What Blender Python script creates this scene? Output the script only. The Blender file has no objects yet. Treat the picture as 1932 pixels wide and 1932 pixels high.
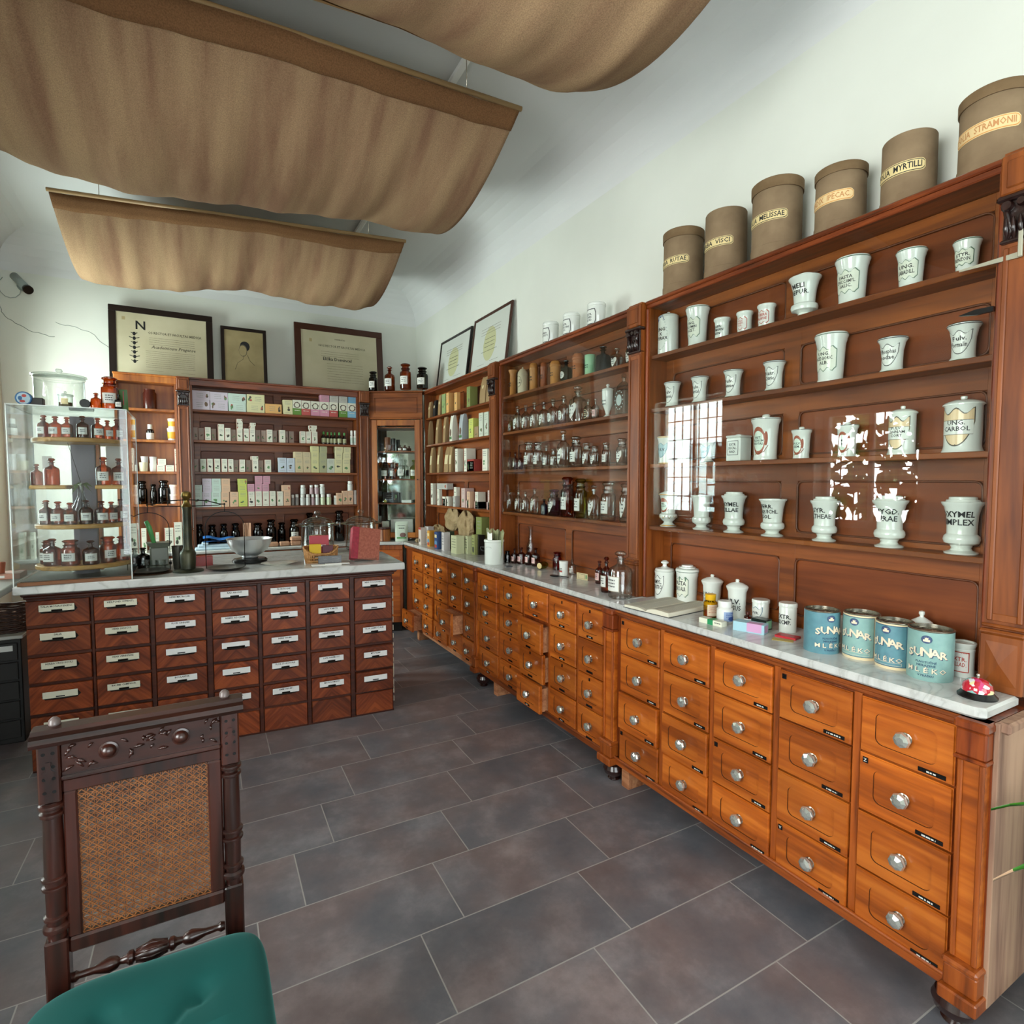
import bpy, bmesh, math, random
from mathutils import Vector, Matrix, noise
PI = math.pi
rnd = random.Random(11)
sc = bpy.context.scene
C = sc.collection
sin, cos = math.sin, math.cos

# ---------------------------------------------------------------- camera
cam_data = bpy.data.cameras.new('camera')
cam_data.sensor_width = 36.0
cam_data.lens = 36.0 * 1058.5 / 1932.0
cam_data.clip_start = 0.05
cam = bpy.data.objects.new('camera', cam_data)
C.objects.link(cam)
cam.location = (0, 0, 1.436)
cam.rotation_euler = (PI/2 - 0.0534, 0, -0.5099)
sc.camera = cam

# ---------------------------------------------------------------- sky, daylight at the windows, added rear fill, exposure
world = bpy.data.worlds.new('sky')
sc.world = world
world.use_nodes = True
wb = world.node_tree.nodes['Background']
wb.inputs[0].default_value = (0.80, 0.92, 1.0, 1)
wb.inputs[1].default_value = 1.5

def area(name, loc, rot, sx, sy, power, colour, spread=180):
    l = bpy.data.lights.new(name, 'AREA')
    l.shape = 'RECTANGLE'; l.size = sx; l.size_y = sy
    l.energy = power; l.color = colour
    l.spread = math.radians(spread)
    o = bpy.data.objects.new(name, l)
    C.objects.link(o)
    o.location = loc; o.rotation_euler = rot
    return o
# daylight through the three windows of the left wall and an added soft fill lamp behind the camera
area('daylight_far_window', (-1.62, 4.95, 1.75), (0, -PI/2, 0), 1.5, 1.3, 64, (0.90, 1.0, 0.97))
area('daylight_middle_window', (-2.1, 2.9, 1.7), (0, -PI/2, 0), 1.7, 1.5, 185, (1.0, 0.985, 0.975))
area('daylight_near_window', (-2.1, 0.35, 1.7), (0, -PI/2, 0), 1.7, 1.9, 70, (1.0, 0.985, 0.96))
area('added_rear_fill', (0.35, -2.75, 1.55), (PI/2, 0, 0), 2.6, 2.3, 26, (1.0, 0.985, 0.97))

sc.view_settings.view_transform = 'Standard'
sc.view_settings.look = 'None'
sc.view_settings.gamma = 1.0
sc.view_settings.use_curve_mapping = False
sc.view_settings.exposure = 1.5
sc.cycles.use_denoising = True
sc.cycles.max_bounces = 8
sc.cycles.diffuse_bounces = 4
sc.cycles.glossy_bounces = 3
sc.cycles.transmission_bounces = 2
sc.cycles.transparent_max_bounces = 24
sc.cycles.caustics_reflective = False
sc.cycles.caustics_refractive = False
sc.cycles.sample_clamp_indirect = 6.0

# ---------------------------------------------------------------- materials
MATS = {}
def _new(name):
    m = bpy.data.materials.new(name); m.use_nodes = True
    nt = m.node_tree
    b = nt.nodes['Principled BSDF']
    return m, nt, b
def _lk(nt, a, b): nt.links.new(a, b)
def _n(nt, t, **kw):
    n = nt.nodes.new(t)
    for k, v in kw.items(): setattr(n, k, v)
    return n
def rgb(h):
    """sRGB hex to linear"""
    h = h.lstrip('#'); v = [int(h[i:i+2], 16)/255 for i in (0, 2, 4)]
    return tuple((c/12.92 if c <= .04045 else ((c+.055)/1.055)**2.4) for c in v) + (1,)
def plain(name, col, rough=.5, metal=0.0, spec=.5, col2=None, scale=20, stretch=(1, 1, 1), bump=0.0, coat=0.0, lo=.35, hi=.65):
    if name in MATS: return MATS[name]
    m, nt, b = _new(name)
    col = rgb(col) if isinstance(col, str) else col
    b.inputs['Base Color'].default_value = col
    b.inputs['Roughness'].default_value = rough
    b.inputs['Metallic'].default_value = metal
    b.inputs['Specular IOR Level'].default_value = spec
    if coat: b.inputs['Coat Weight'].default_value = coat; b.inputs['Coat Roughness'].default_value = .06
    if col2 is not None or bump:
        tc = _n(nt, 'ShaderNodeTexCoord'); mp = _n(nt, 'ShaderNodeMapping')
        mp.inputs['Scale'].default_value = stretch
        nz = _n(nt, 'ShaderNodeTexNoise'); nz.inputs['Scale'].default_value = scale; nz.inputs['Detail'].default_value = 5
        _lk(nt, tc.outputs['Object'], mp.inputs[0]); _lk(nt, mp.outputs[0], nz.inputs['Vector'])
        if col2 is not None:
            col2 = rgb(col2) if isinstance(col2, str) else col2
            cr = _n(nt, 'ShaderNodeValToRGB')
            cr.color_ramp.elements[0].position = lo; cr.color_ramp.elements[0].color = col
            cr.color_ramp.elements[1].position = hi; cr.color_ramp.elements[1].color = col2
            _lk(nt, nz.outputs['Fac'], cr.inputs[0]); _lk(nt, cr.outputs[0], b.inputs['Base Color'])
        if bump:
            bp = _n(nt, 'ShaderNodeBump'); bp.inputs['Strength'].default_value = bump; bp.inputs['Distance'].default_value = .004
            _lk(nt, nz.outputs['Fac'], bp.inputs['Height']); _lk(nt, bp.outputs[0], b.inputs['Normal'])
    MATS[name] = m
    return m

def wood(name, light, mid, dark, axis='x', rough=.38, freq=1.0, vee=False, spec=.5, vary=.18, coat=.25):
    """varnished wood; the grain runs along `axis` of the object"""
    if name in MATS: return MATS[name]
    m, nt, b = _new(name)
    tc = _n(nt, 'ShaderNodeTexCoord'); oi = _n(nt, 'ShaderNodeObjectInfo')
    mul = _n(nt, 'ShaderNodeMath', operation='MULTIPLY'); mul.inputs[1].default_value = 17.3
    _lk(nt, oi.outputs['Random'], mul.inputs[0])
    src = tc.outputs['Object']
    if vee:      # book-matched veneer: the grain falls away to both sides of the middle
        sp = _n(nt, 'ShaderNodeSeparateXYZ'); _lk(nt, src, sp.inputs[0])
        ab = _n(nt, 'ShaderNodeMath', operation='ABSOLUTE'); _lk(nt, sp.outputs[0], ab.inputs[0])
        a1 = _n(nt, 'ShaderNodeMath', operation='SUBTRACT'); _lk(nt, ab.outputs[0], a1.inputs[0]); _lk(nt, sp.outputs[2], a1.inputs[1])
        a2 = _n(nt, 'ShaderNodeMath', operation='ADD'); _lk(nt, ab.outputs[0], a2.inputs[0]); _lk(nt, sp.outputs[2], a2.inputs[1])
        cb = _n(nt, 'ShaderNodeCombineXYZ'); _lk(nt, a1.outputs[0], cb.inputs[0]); _lk(nt, a2.outputs[0], cb.inputs[2])
        src = cb.outputs[0]
    add = _n(nt, 'ShaderNodeVectorMath', operation='ADD')
    _lk(nt, src, add.inputs[0]); _lk(nt, mul.outputs[0], add.inputs[1])
    s = {'x': (1.6, 22, 22), 'y': (22, 1.6, 22), 'z': (22, 22, 1.6)}[axis]
    mp = _n(nt, 'ShaderNodeMapping'); mp.inputs['Scale'].default_value = tuple(q*freq for q in s)
    _lk(nt, add.outputs[0], mp.inputs[0])
    n1 = _n(nt, 'ShaderNodeTexNoise'); n1.inputs['Scale'].default_value = 1.0; n1.inputs['Detail'].default_value = 4
    n1.inputs['Distortion'].default_value = 1.1
    _lk(nt, mp.outputs[0], n1.inputs['Vector'])
    mp2 = _n(nt, 'ShaderNodeMapping'); mp2.inputs['Scale'].default_value = tuple(q*freq*5 for q in s)
    _lk(nt, add.outputs[0], mp2.inputs[0])
    n2 = _n(nt, 'ShaderNodeTexNoise'); n2.inputs['Scale'].default_value = 1.0; n2.inputs['Detail'].default_value = 3
    _lk(nt, mp2.outputs[0], n2.inputs['Vector'])
    n3 = _n(nt, 'ShaderNodeTexNoise'); n3.inputs['Scale'].default_value = 4.0; n3.inputs['Detail'].default_value = 2
    _lk(nt, add.outputs[0], n3.inputs['Vector'])
    mx = _n(nt, 'ShaderNodeMath', operation='MULTIPLY_ADD'); mx.inputs[1].default_value = .35
    _lk(nt, n2.outputs['Fac'], mx.inputs[0])
    h = _n(nt, 'ShaderNodeMath', operation='MULTIPLY'); h.inputs[1].default_value = .65; _lk(nt, n1.outputs['Fac'], h.inputs[0])
    _lk(nt, h.outputs[0], mx.inputs[2])
    cr = _n(nt, 'ShaderNodeValToRGB'); e = cr.color_ramp.elements
    e[0].position = .36; e[0].color = rgb(dark)
    e[1].position = .62; e[1].color = rgb(light)
    k = e.new(.48); k.color = rgb(mid)
    _lk(nt, mx.outputs[0], cr.inputs[0])
    hs = _n(nt, 'ShaderNodeHueSaturation')
    v = _n(nt, 'ShaderNodeMath', operation='MULTIPLY_ADD'); v.inputs[1].default_value = vary*2; v.inputs[2].default_value = 1 - vary
    _lk(nt, oi.outputs['Random'], v.inputs[0])
    v2 = _n(nt, 'ShaderNodeMath', operation='MULTIPLY_ADD'); v2.inputs[1].default_value = .55; 
    _lk(nt, n3.outputs['Fac'], v2.inputs[0])
    v3 = _n(nt, 'ShaderNodeMath', operation='SUBTRACT'); v3.inputs[1].default_value = .27; _lk(nt, v.outputs[0], v3.inputs[0]); _lk(nt, v3.outputs[0], v2.inputs[2])
    _lk(nt, v2.outputs[0], hs.inputs['Value']); _lk(nt, cr.outputs[0], hs.inputs['Color'])
    _lk(nt, hs.outputs[0], b.inputs['Base Color'])
    b.inputs['Roughness'].default_value = rough
    b.inputs['Specular IOR Level'].default_value = spec
    if coat:
        b.inputs['Coat Weight'].default_value = coat; b.inputs['Coat Roughness'].default_value = .18
    bp = _n(nt, 'ShaderNodeBump'); bp.inputs['Strength'].default_value = .12; bp.inputs['Distance'].default_value = .002
    _lk(nt, mx.outputs[0], bp.inputs['Height']); _lk(nt, bp.outputs[0], b.inputs['Normal'])
    MATS[name] = m
    return m

def glassy(name, tint, edge, rough=.02, refl=1.0, blend=.35):
    """thin glass: a tinted see-through wall with a real surface reflection"""
    if name in MATS: return MATS[name]
    m, nt, b = _new(name)
    nt.nodes.remove(b)
    out = nt.nodes['Material Output']
    tr = _n(nt, 'ShaderNodeBsdfTransparent'); gl = _n(nt, 'ShaderNodeBsdfGlossy'); gl.inputs['Roughness'].default_value = rough
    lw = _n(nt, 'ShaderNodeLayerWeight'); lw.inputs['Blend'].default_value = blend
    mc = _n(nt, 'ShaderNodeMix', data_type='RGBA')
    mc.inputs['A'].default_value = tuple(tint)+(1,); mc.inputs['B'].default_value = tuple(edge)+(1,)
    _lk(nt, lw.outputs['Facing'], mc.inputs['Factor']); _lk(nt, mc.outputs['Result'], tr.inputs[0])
    fw = _n(nt, 'ShaderNodeLayerWeight'); fw.inputs['Blend'].default_value = .5
    pw = _n(nt, 'ShaderNodeMath', operation='POWER'); pw.inputs[1].default_value = 5.0; _lk(nt, fw.outputs['Facing'], pw.inputs[0])
    mu = _n(nt, 'ShaderNodeMath', operation='MULTIPLY_ADD'); mu.inputs[1].default_value = .9; mu.inputs[2].default_value = .043*refl; mu.use_clamp = True
    _lk(nt, pw.outputs[0], mu.inputs[0])
    ms = _n(nt, 'ShaderNodeMixShader')
    _lk(nt, mu.outputs[0], ms.inputs[0]); _lk(nt, tr.outputs[0], ms.inputs[1]); _lk(nt, gl.outputs[0], ms.inputs[2])
    _lk(nt, ms.outputs[0], out.inputs[0])
    MATS[name] = m
    return m

# varnished honey coloured drawer wood, brown show-case wood, mahogany veneer
W_DRAW = wood('honey_drawer_wood', '#c26a22', '#aa5414', '#873f0e', 'x', .36, .55, vary=.17)
W_STILE = wood('honey_stile_wood', '#a8561c', '#904411', '#69300c', 'z', .38, .8)
W_RAIL = wood('honey_rail_wood', '#9e4f18', '#853e10', '#5c290b', 'x', .38, .8)
W_FIELD = wood('burr_field_wood', '#bb6a20', '#9e4e13', '#77360c', 'x', .34, .35, vary=.22)
W_CASE = wood('show_case_wood_upright', '#8a4a1c', '#743a12', '#572809', 'z', .42, .5, vary=.06, spec=.35, coat=.08)
W_CASEH = wood('show_case_wood_level', '#8c4c1b', '#763c12', '#5a2a0a', 'x', .42, .5, vary=.06, spec=.35, coat=.08)
W_BACK = wood('show_case_back_wood', '#7c3e16', '#6c3310', '#572709', 'x', .45, .35, vary=.05, spec=.3, coat=.05)
W_EDGE = wood('red_brown_frame_wood', '#8c4016', '#702f10', '#481c0a', 'z', .33, 1.0, vary=.05)
W_EDGEH = wood('red_brown_cornice_wood', '#84401a', '#662c10', '#43200c', 'x', .33, 1.0, vary=.05)
W_MAHO = wood('mahogany_veneer', '#86401c', '#6c2e12', '#522008', 'x', .38, .7, vee=True, vary=.24, spec=.35, coat=.1)
W_MAHOR = wood('mahogany_rail', '#55240f', '#43190a', '#2e1006', 'x', .4, .8, spec=.35, coat=.1)
W_CHAIR = wood('dark_chair_wood', '#38170f', '#240e09', '#140705', 'z', .3, .8, vary=.05, coat=.35)
W_CHAIRH = wood('dark_chair_rail_wood', '#3c1a11', '#28100a', '#160806', 'x', .3, .8, vary=.05, coat=.35)
W_SIDE = wood('dusty_side_board', '#a8876f', '#957460', '#76584a', 'z', .7, .5, spec=.2, coat=0)
W_RAW = wood('raw_pine', '#c98f66', '#b67a55', '#965d3d', 'x', .7, .8, spec=.2, coat=0)
W_PLAIN = wood('plain_pine_case', '#b06a28', '#935019', '#6b350f', 'z', .4, .35, vary=.1)
W_DARK = plain('carved_dark_wood', '#2a1410', .3, col2='#160a08', scale=60, bump=.4, coat=.4)
W_FOOT = plain('turned_dark_foot', '#2c1612', .25, coat=.6)
CER = plain('white_porcelain', '#dfe4dc', .12, spec=.6, coat=.5)
CERW = plain('warm_porcelain', '#e2e0d4', .14, coat=.4)
BLACK = plain('black_gloss', '#0c0c0c', .25)
INK = plain('black_ink', '#15171a', .5)
INKR = plain('red_ink', '#a83a2c', .5)
INKB = plain('blue_ink', '#2c4f86', .5)
INKG = plain('green_ink', '#2e6a4a', .5)
GOLD = plain('gold_rim', '#b98a35', .3, metal=.8)
PAPER = plain('white_paper', '#e9e8e2', .6)
CREAMP = plain('cream_paper', '#e6d8a4', .6)
BEIGEP = plain('aged_label', '#d9c48c', .6)
STEEL = plain('brushed_steel', '#cfd2d3', .30, metal=.75)
NICKEL = plain('nickel', '#c9c2b4', .2, metal=.9)
BRASS = plain('tarnished_brass', '#43422f', .38, metal=.55, col2='#282c22', scale=12)
IRON = plain('dark_iron', '#1b1712', .4, metal=.6)
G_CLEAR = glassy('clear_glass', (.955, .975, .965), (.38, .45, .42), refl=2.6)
G_PANE = glassy('window_glass', (.95, .965, .955), (.85, .88, .87), .0, refl=.62, blend=.2)
G_KNOB = plain('cut_glass_knob', '#cfd3cc', .05, metal=.75)
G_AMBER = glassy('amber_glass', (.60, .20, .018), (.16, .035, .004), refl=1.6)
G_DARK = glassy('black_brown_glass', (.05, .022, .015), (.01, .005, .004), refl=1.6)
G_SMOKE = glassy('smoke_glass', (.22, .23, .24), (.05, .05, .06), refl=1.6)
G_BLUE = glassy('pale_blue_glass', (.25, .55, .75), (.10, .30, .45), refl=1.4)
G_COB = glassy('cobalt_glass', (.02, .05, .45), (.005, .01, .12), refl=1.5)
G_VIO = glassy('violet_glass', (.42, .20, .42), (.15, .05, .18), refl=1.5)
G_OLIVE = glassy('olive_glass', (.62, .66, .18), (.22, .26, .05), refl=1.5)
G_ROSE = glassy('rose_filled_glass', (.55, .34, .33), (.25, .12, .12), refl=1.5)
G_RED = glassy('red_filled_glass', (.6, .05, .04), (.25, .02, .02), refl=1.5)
ACRYL = glassy('acrylic_sheet', (.93, .95, .95), (.80, .86, .86), .01, refl=1.0, blend=.3)
ACEDGE = plain('acrylic_edge', '#d4dcd8', .2)
GLMAT = dict(clear=G_CLEAR, amber=G_AMBER, dark=G_DARK, smoke=G_SMOKE, blue=G_BLUE, cobalt=G_COB, violet=G_VIO, olive=G_OLIVE, rose=G_ROSE, red=G_RED, black=G_DARK)

# ---------------------------------------------------------------- mesh builder
class MB:
    def __init__(s): s.v = []; s.f = []; s.m = []; s.s = []
    def add(s, vs, fs, mi=0, sm=False):
        o = len(s.v); s.v += [tuple(p) for p in vs]
        for f in fs: s.f.append(tuple(i+o for i in f)); s.m.append(mi); s.s.append(sm)
        return s
    def box(s, x0, x1, y0, y1, z0, z1, mi=0, c=0.0):
        if x0 > x1: x0, x1 = x1, x0
        if y0 > y1: y0, y1 = y1, y0
        if z0 > z1: z0, z1 = z1, z0
        if c <= 0:
            v = [(x0,y0,z0),(x1,y0,z0),(x1,y1,z0),(x0,y1,z0),(x0,y0,z1),(x1,y0,z1),(x1,y1,z1),(x0,y1,z1)]
            return s.add(v, [(0,3,2,1),(4,5,6,7),(0,1,5,4),(1,2,6,5),(2,3,7,6),(3,0,4,7)], mi)
        c = min(c, (x1-x0)*.45, (y1-y0)*.45, (z1-z0)*.45)
        v = []; idx = {}
        for a, X in ((-1, x0), (1, x1)):
            for b, Y in ((-1, y0), (1, y1)):
                for d, Z in ((-1, z0), (1, z1)):
                    idx[a,b,d] = len(v)
                    v += [(X, Y-b*c, Z-d*c), (X-a*c, Y, Z-d*c), (X-a*c, Y-b*c, Z)]
        f = []
        S = (-1, 1)
        for a in S:
            f.append([idx[a,p,q] for p, q in ((-1,-1),(1,-1),(1,1),(-1,1))])
            f.append([idx[p,a,q]+1 for p, q in ((-1,-1),(1,-1),(1,1),(-1,1))])
            f.append([idx[p,q,a]+2 for p, q in ((-1,-1),(1,-1),(1,1),(-1,1))])
        for a in S:
            for b in S:
                f.append((idx[a,b,-1], idx[a,b,-1]+1, idx[a,b,1]+1, idx[a,b,1]))
                f.append((idx[a,-1,b], idx[a,-1,b]+2, idx[a,1,b]+2, idx[a,1,b]))
                f.append((idx[-1,a,b]+1, idx[-1,a,b]+2, idx[1,a,b]+2, idx[1,a,b]+1))
                for d in S: f.append((idx[a,b,d], idx[a,b,d]+1, idx[a,b,d]+2))
        return s.add(v, f, mi)
    def lathe(s, prof, c=(0,0,0), seg=20, mi=0, flat=False, sx=1.0, sy=1.0, ax='z', rot=0.0):
        """prof: (radius, height) list; sharp corners are split; mi may be a function of segment index"""
        cx, cy, cz = c; n = len(prof)
        def ring(r, z):
            out = []
            if r < 1e-6: out = [(0, 0, z)]
            else: out = [(r*cos(2*PI*k/seg+rot)*sx, r*sin(2*PI*k/seg+rot)*sy, z) for k in range(seg)]
            if ax == 'x': out = [(p[2], p[0], p[1]) for p in out]
            if ax == 'y': out = [(p[0], p[2], p[1]) for p in out]
            return [(p[0]+cx, p[1]+cy, p[2]+cz) for p in out]
        prev = None
        for i in range(n-1):
            (r0, z0), (r1, z1) = prof[i], prof[i+1]
            if abs(r0-r1)+abs(z0-z1) < 1e-7: continue
            d = math.atan2(z1-z0, r1-r0)
            share = False
            if prev is not None and not flat:
                dd = abs((d-prev[1]+PI) % (2*PI) - PI)
                share = dd < .65
            base0 = prev[0] if share else None
            if base0 is None:
                base0 = len(s.v); s.v += ring(r0, z0)
            n0 = 1 if r0 < 1e-6 else seg
            base1 = len(s.v); s.v += ring(r1, z1); n1 = 1 if r1 < 1e-6 else seg
            m_ = mi(i) if callable(mi) else mi
            for k in range(seg):
                k2 = (k+1) % seg
                if n0 == 1 and n1 == 1: continue
                if n0 == 1: f = (base0, base1+k, base1+k2)
                elif n1 == 1: f = (base0+k, base1, base0+k2)
                else: f = (base0+k, base0+k2, base1+k2, base1+k)
                s.f.append(f); s.m.append(m_); s.s.append(not flat)
            prev = (base1, d)
        return s
    def tube(s, pts, r, seg=8, mi=0, closed=False, cap=True):
        pts = [Vector(p) for p in pts]; n = len(pts)
        rr = r if isinstance(r, (list, tuple)) else [r]*n
        base = len(s.v); up = Vector((0, 0, 1)); u = None
        for i, p in enumerate(pts):
            a = pts[(i-1) % n] if (closed or i > 0) else p
            b = pts[(i+1) % n] if (closed or i < n-1) else p
            t = (b-a)
            t = t.normalized() if t.length > 1e-9 else Vector((0, 0, 1))
            if u is None:
                u = t.cross(up)
                if u.length < 1e-3: u = t.cross(Vector((1, 0, 0)))
            else: u = u - t*u.dot(t)
            u.normalize(); w = t.cross(u)
            for k in range(seg):
                q = p + (u*cos(2*PI*k/seg) + w*sin(2*PI*k/seg))*rr[i]
                s.v.append(tuple(q))
        for i in range(n if closed else n-1):
            for k in range(seg):
                a = base+i*seg; b = base+((i+1) % n)*seg; k2 = (k+1) % seg
                s.f.append((a+k, a+k2, b+k2, b+k)); s.m.append(mi); s.s.append(True)
        if cap and not closed:
            s.f.append(tuple(base+k for k in range(seg))); s.m.append(mi); s.s.append(False)
            s.f.append(tuple(base+(n-1)*seg+k for k in range(seg))); s.m.append(mi); s.s.append(False)
        return s
    def prism(s, poly, vec, mi=0):
        """extrude a 3-D polygon by vec"""
        n = len(poly); v = [tuple(p) for p in poly] + [tuple(Vector(p)+Vector(vec)) for p in poly]
        return s.add(v, [tuple(range(n)), tuple(range(2*n-1, n-1, -1))] + [(i, (i+1) % n, (i+1) % n+n, i+n) for i in range(n)], mi)
    def grid(s, fn, nu, nv, mi=0, sm=True, flip=False):
        o = len(s.v)
        for j in range(nv+1):
            for i in range(nu+1): s.v.append(tuple(fn(i/nu, j/nv)))
        for j in range(nv):
            for i in range(nu):
                a = o+j*(nu+1)+i
                s.f.append((a, a+1, a+nu+2, a+nu+1)); s.m.append(mi); s.s.append(sm)
        return s
    def mark(s): return len(s.v)
    def xf(s, M, start=0):
        for i in range(start, len(s.v)): s.v[i] = tuple(M @ Vector(s.v[i]))
        return s
    def build(s, name, mats, parent=None, loc=(0,0,0), rz=0.0):
        me = bpy.data.meshes.new(name); me.from_pydata(s.v, [], s.f)
        mats = mats if isinstance(mats, (list, tuple)) else [mats]
        for m in mats: me.materials.append(m)
        me.polygons.foreach_set('material_index', s.m)
        me.polygons.foreach_set('use_smooth', s.s)
        bm = bmesh.new(); bm.from_mesh(me); bmesh.ops.recalc_face_normals(bm, faces=bm.faces); bm.to_mesh(me); bm.free()
        me.update()
        o = bpy.data.objects.new(name, me); C.objects.link(o)
        o.location = loc; o.rotation_euler = (0, 0, rz)
        if parent is not None: o.parent = parent
        return o

def tag(o, label, cat, group=None, kind=None):
    if label: o['label'] = label
    if cat: o['category'] = cat
    if group: o['group'] = group
    if kind: o['kind'] = kind
    return o
def thing(name, label, cat, loc=(0,0,0), rz=0.0, group=None):
    o = bpy.data.objects.new(name, None); C.objects.link(o); o.empty_display_size = .05
    o.location = loc; o.rotation_euler = (0, 0, rz)
    return tag(o, label, cat, group)
def copy_tree(src, parent=None):
    c = src.copy(); C.objects.link(c)
    if parent is not None: c.parent = parent
    for ch in list(src.children): copy_tree(ch, c)
    return c
def struct(name, mb, mats, parent=None, **k):
    o = mb.build(name, mats, parent, **k); o['kind'] = 'structure'; return o

ORD = ['', 'first', 'second', 'third', 'fourth', 'fifth', 'sixth', 'seventh', 'eighth', 'ninth', 'tenth', 'eleventh', 'twelfth', 'thirteenth', 'fourteenth', 'fifteenth', 'sixteenth', 'seventeenth', 'eighteenth', 'nineteenth', 'twentieth', 'twenty-first', 'twenty-second', 'twenty-third', 'twenty-fourth']

# ---------------------------------------------------------------- lettering
_tc = {}
def glyphs(text, shear=0.0, fat=.018):
    k = (text, shear, fat)
    if k in _tc: return _tc[k]
    cu = bpy.data.curves.new('lettering', 'FONT'); cu.body = text; cu.size = 1.0
    cu.align_x = 'CENTER'; cu.align_y = 'CENTER'; cu.resolution_u = 1; cu.shear = shear; cu.offset = fat
    ob = bpy.data.objects.new('lettering', cu)
    me = bpy.data.meshes.new_from_object(ob)
    vs = [(v.co.x, v.co.y) for v in me.vertices]; fs = [tuple(p.vertices) for p in me.polygons]
    if vs:
        w = max(v[0] for v in vs) - min(v[0] for v in vs)
    else: w = 1.0
    bpy.data.objects.remove(ob); bpy.data.meshes.remove(me); bpy.data.curves.remove(cu)
    _tc[k] = (vs, fs, w)
    return _tc[k]
def put_text(mb, text, mp, u, w, size, mi, maxw=None, off=.0012, sx=1.0, shear=0.0, fat=.018):
    if not text: return
    vs, fs, tw = glyphs(text, shear, fat)
    kx = size*sx
    if maxw and tw*kx > maxw: kx = maxw/tw
    mb.add([mp(u+a*kx, w+b*size, off) for a, b in vs], fs, mi)
def flat_map(cx, cy, cz, ax=(1,0,0), up=(0,0,1)):
    ax = Vector(ax); up = Vector(up); n = ax.cross(up)     # outward normal of the face
    o = Vector((cx, cy, cz))
    return lambda u, w, d: tuple(o + ax*u + up*w + n*d)
def cyl_map(rf, cz, phi=-PI/2):
    rf = rf if callable(rf) else (lambda z, r=rf: r)
    def f(u, w, d):
        r = rf(cz+w)+d
        a = phi + u/max(rf(cz), .004)
        return (r*cos(a), r*sin(a), cz+w)
    return f
def strokes(mb, mp, u0, u1, w, h, mi, off=.0008, seed=None):
    """a line of writing too small to read: broken short strokes"""
    r = rnd if seed is None else random.Random(seed)
    u = u0
    while u < u1:
        l = r.uniform(.5, 2.2)*h; e = min(u+l, u1)
        hh = h*r.uniform(.32, .5)
        mb.add([mp(u, w-hh, off), mp(e, w-hh, off), mp(e, w+hh, off), mp(u, w+hh, off)], [(0, 1, 2, 3)], mi)
        u = e + h*r.uniform(.25, .6)
def plate(mb, mp, hw, hh, top, bot, mi, off, n=14, sc_=1.0, cu=0, cw=0):
    """label shape between bot(x) and top(x), x in -1..1, heights in units of hh"""
    vs = []; fs = []
    for i in range(n+1):
        x = -1 + 2*i/n
        for k in range(4):
            w = bot(x) + (top(x)-bot(x))*k/3
            vs.append(mp(cu + x*hw*sc_, cw + w*hh*sc_, off))
    for i in range(n):
        for k in range(3): fs.append((i*4+k, i*4+k+1, i*4+k+5, i*4+k+4))
    mb.add(vs, fs, mi)
SH = {
 'rect': (lambda x: 1, lambda x: -1),
 'round': (lambda x: 1 if abs(x) < .86 else 1-.5*((abs(x)-.86)/.14)**2, lambda x: -1 if abs(x) < .86 else -1+.5*((abs(x)-.86)/.14)**2),
 'oval': (lambda x: math.sqrt(max(0, 1-x*x))+.01, lambda x: -math.sqrt(max(0, 1-x*x))-.01),
 'shield': (lambda x: .84+.16*math.cos(2*PI*x), lambda x: -1 + 1.25*abs(x)**2.2),
 'heart': (lambda x: .55+.45*abs(x)**.8 if abs(x) < .8 else .93-1.2*(abs(x)-.8), lambda x: -1+1.3*abs(x)**1.4),
 'cart': (lambda x: .85+.15*math.cos(3*PI*x), lambda x: -.85-.15*math.cos(3*PI*x)),
}
SHI = ('shield', 'heart')
# ================================================================ THE ROOM
XL, XR, YB, YF, ZC = -1.35, 2.12, 5.95, -2.2, 3.42
COVE = .30
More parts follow.
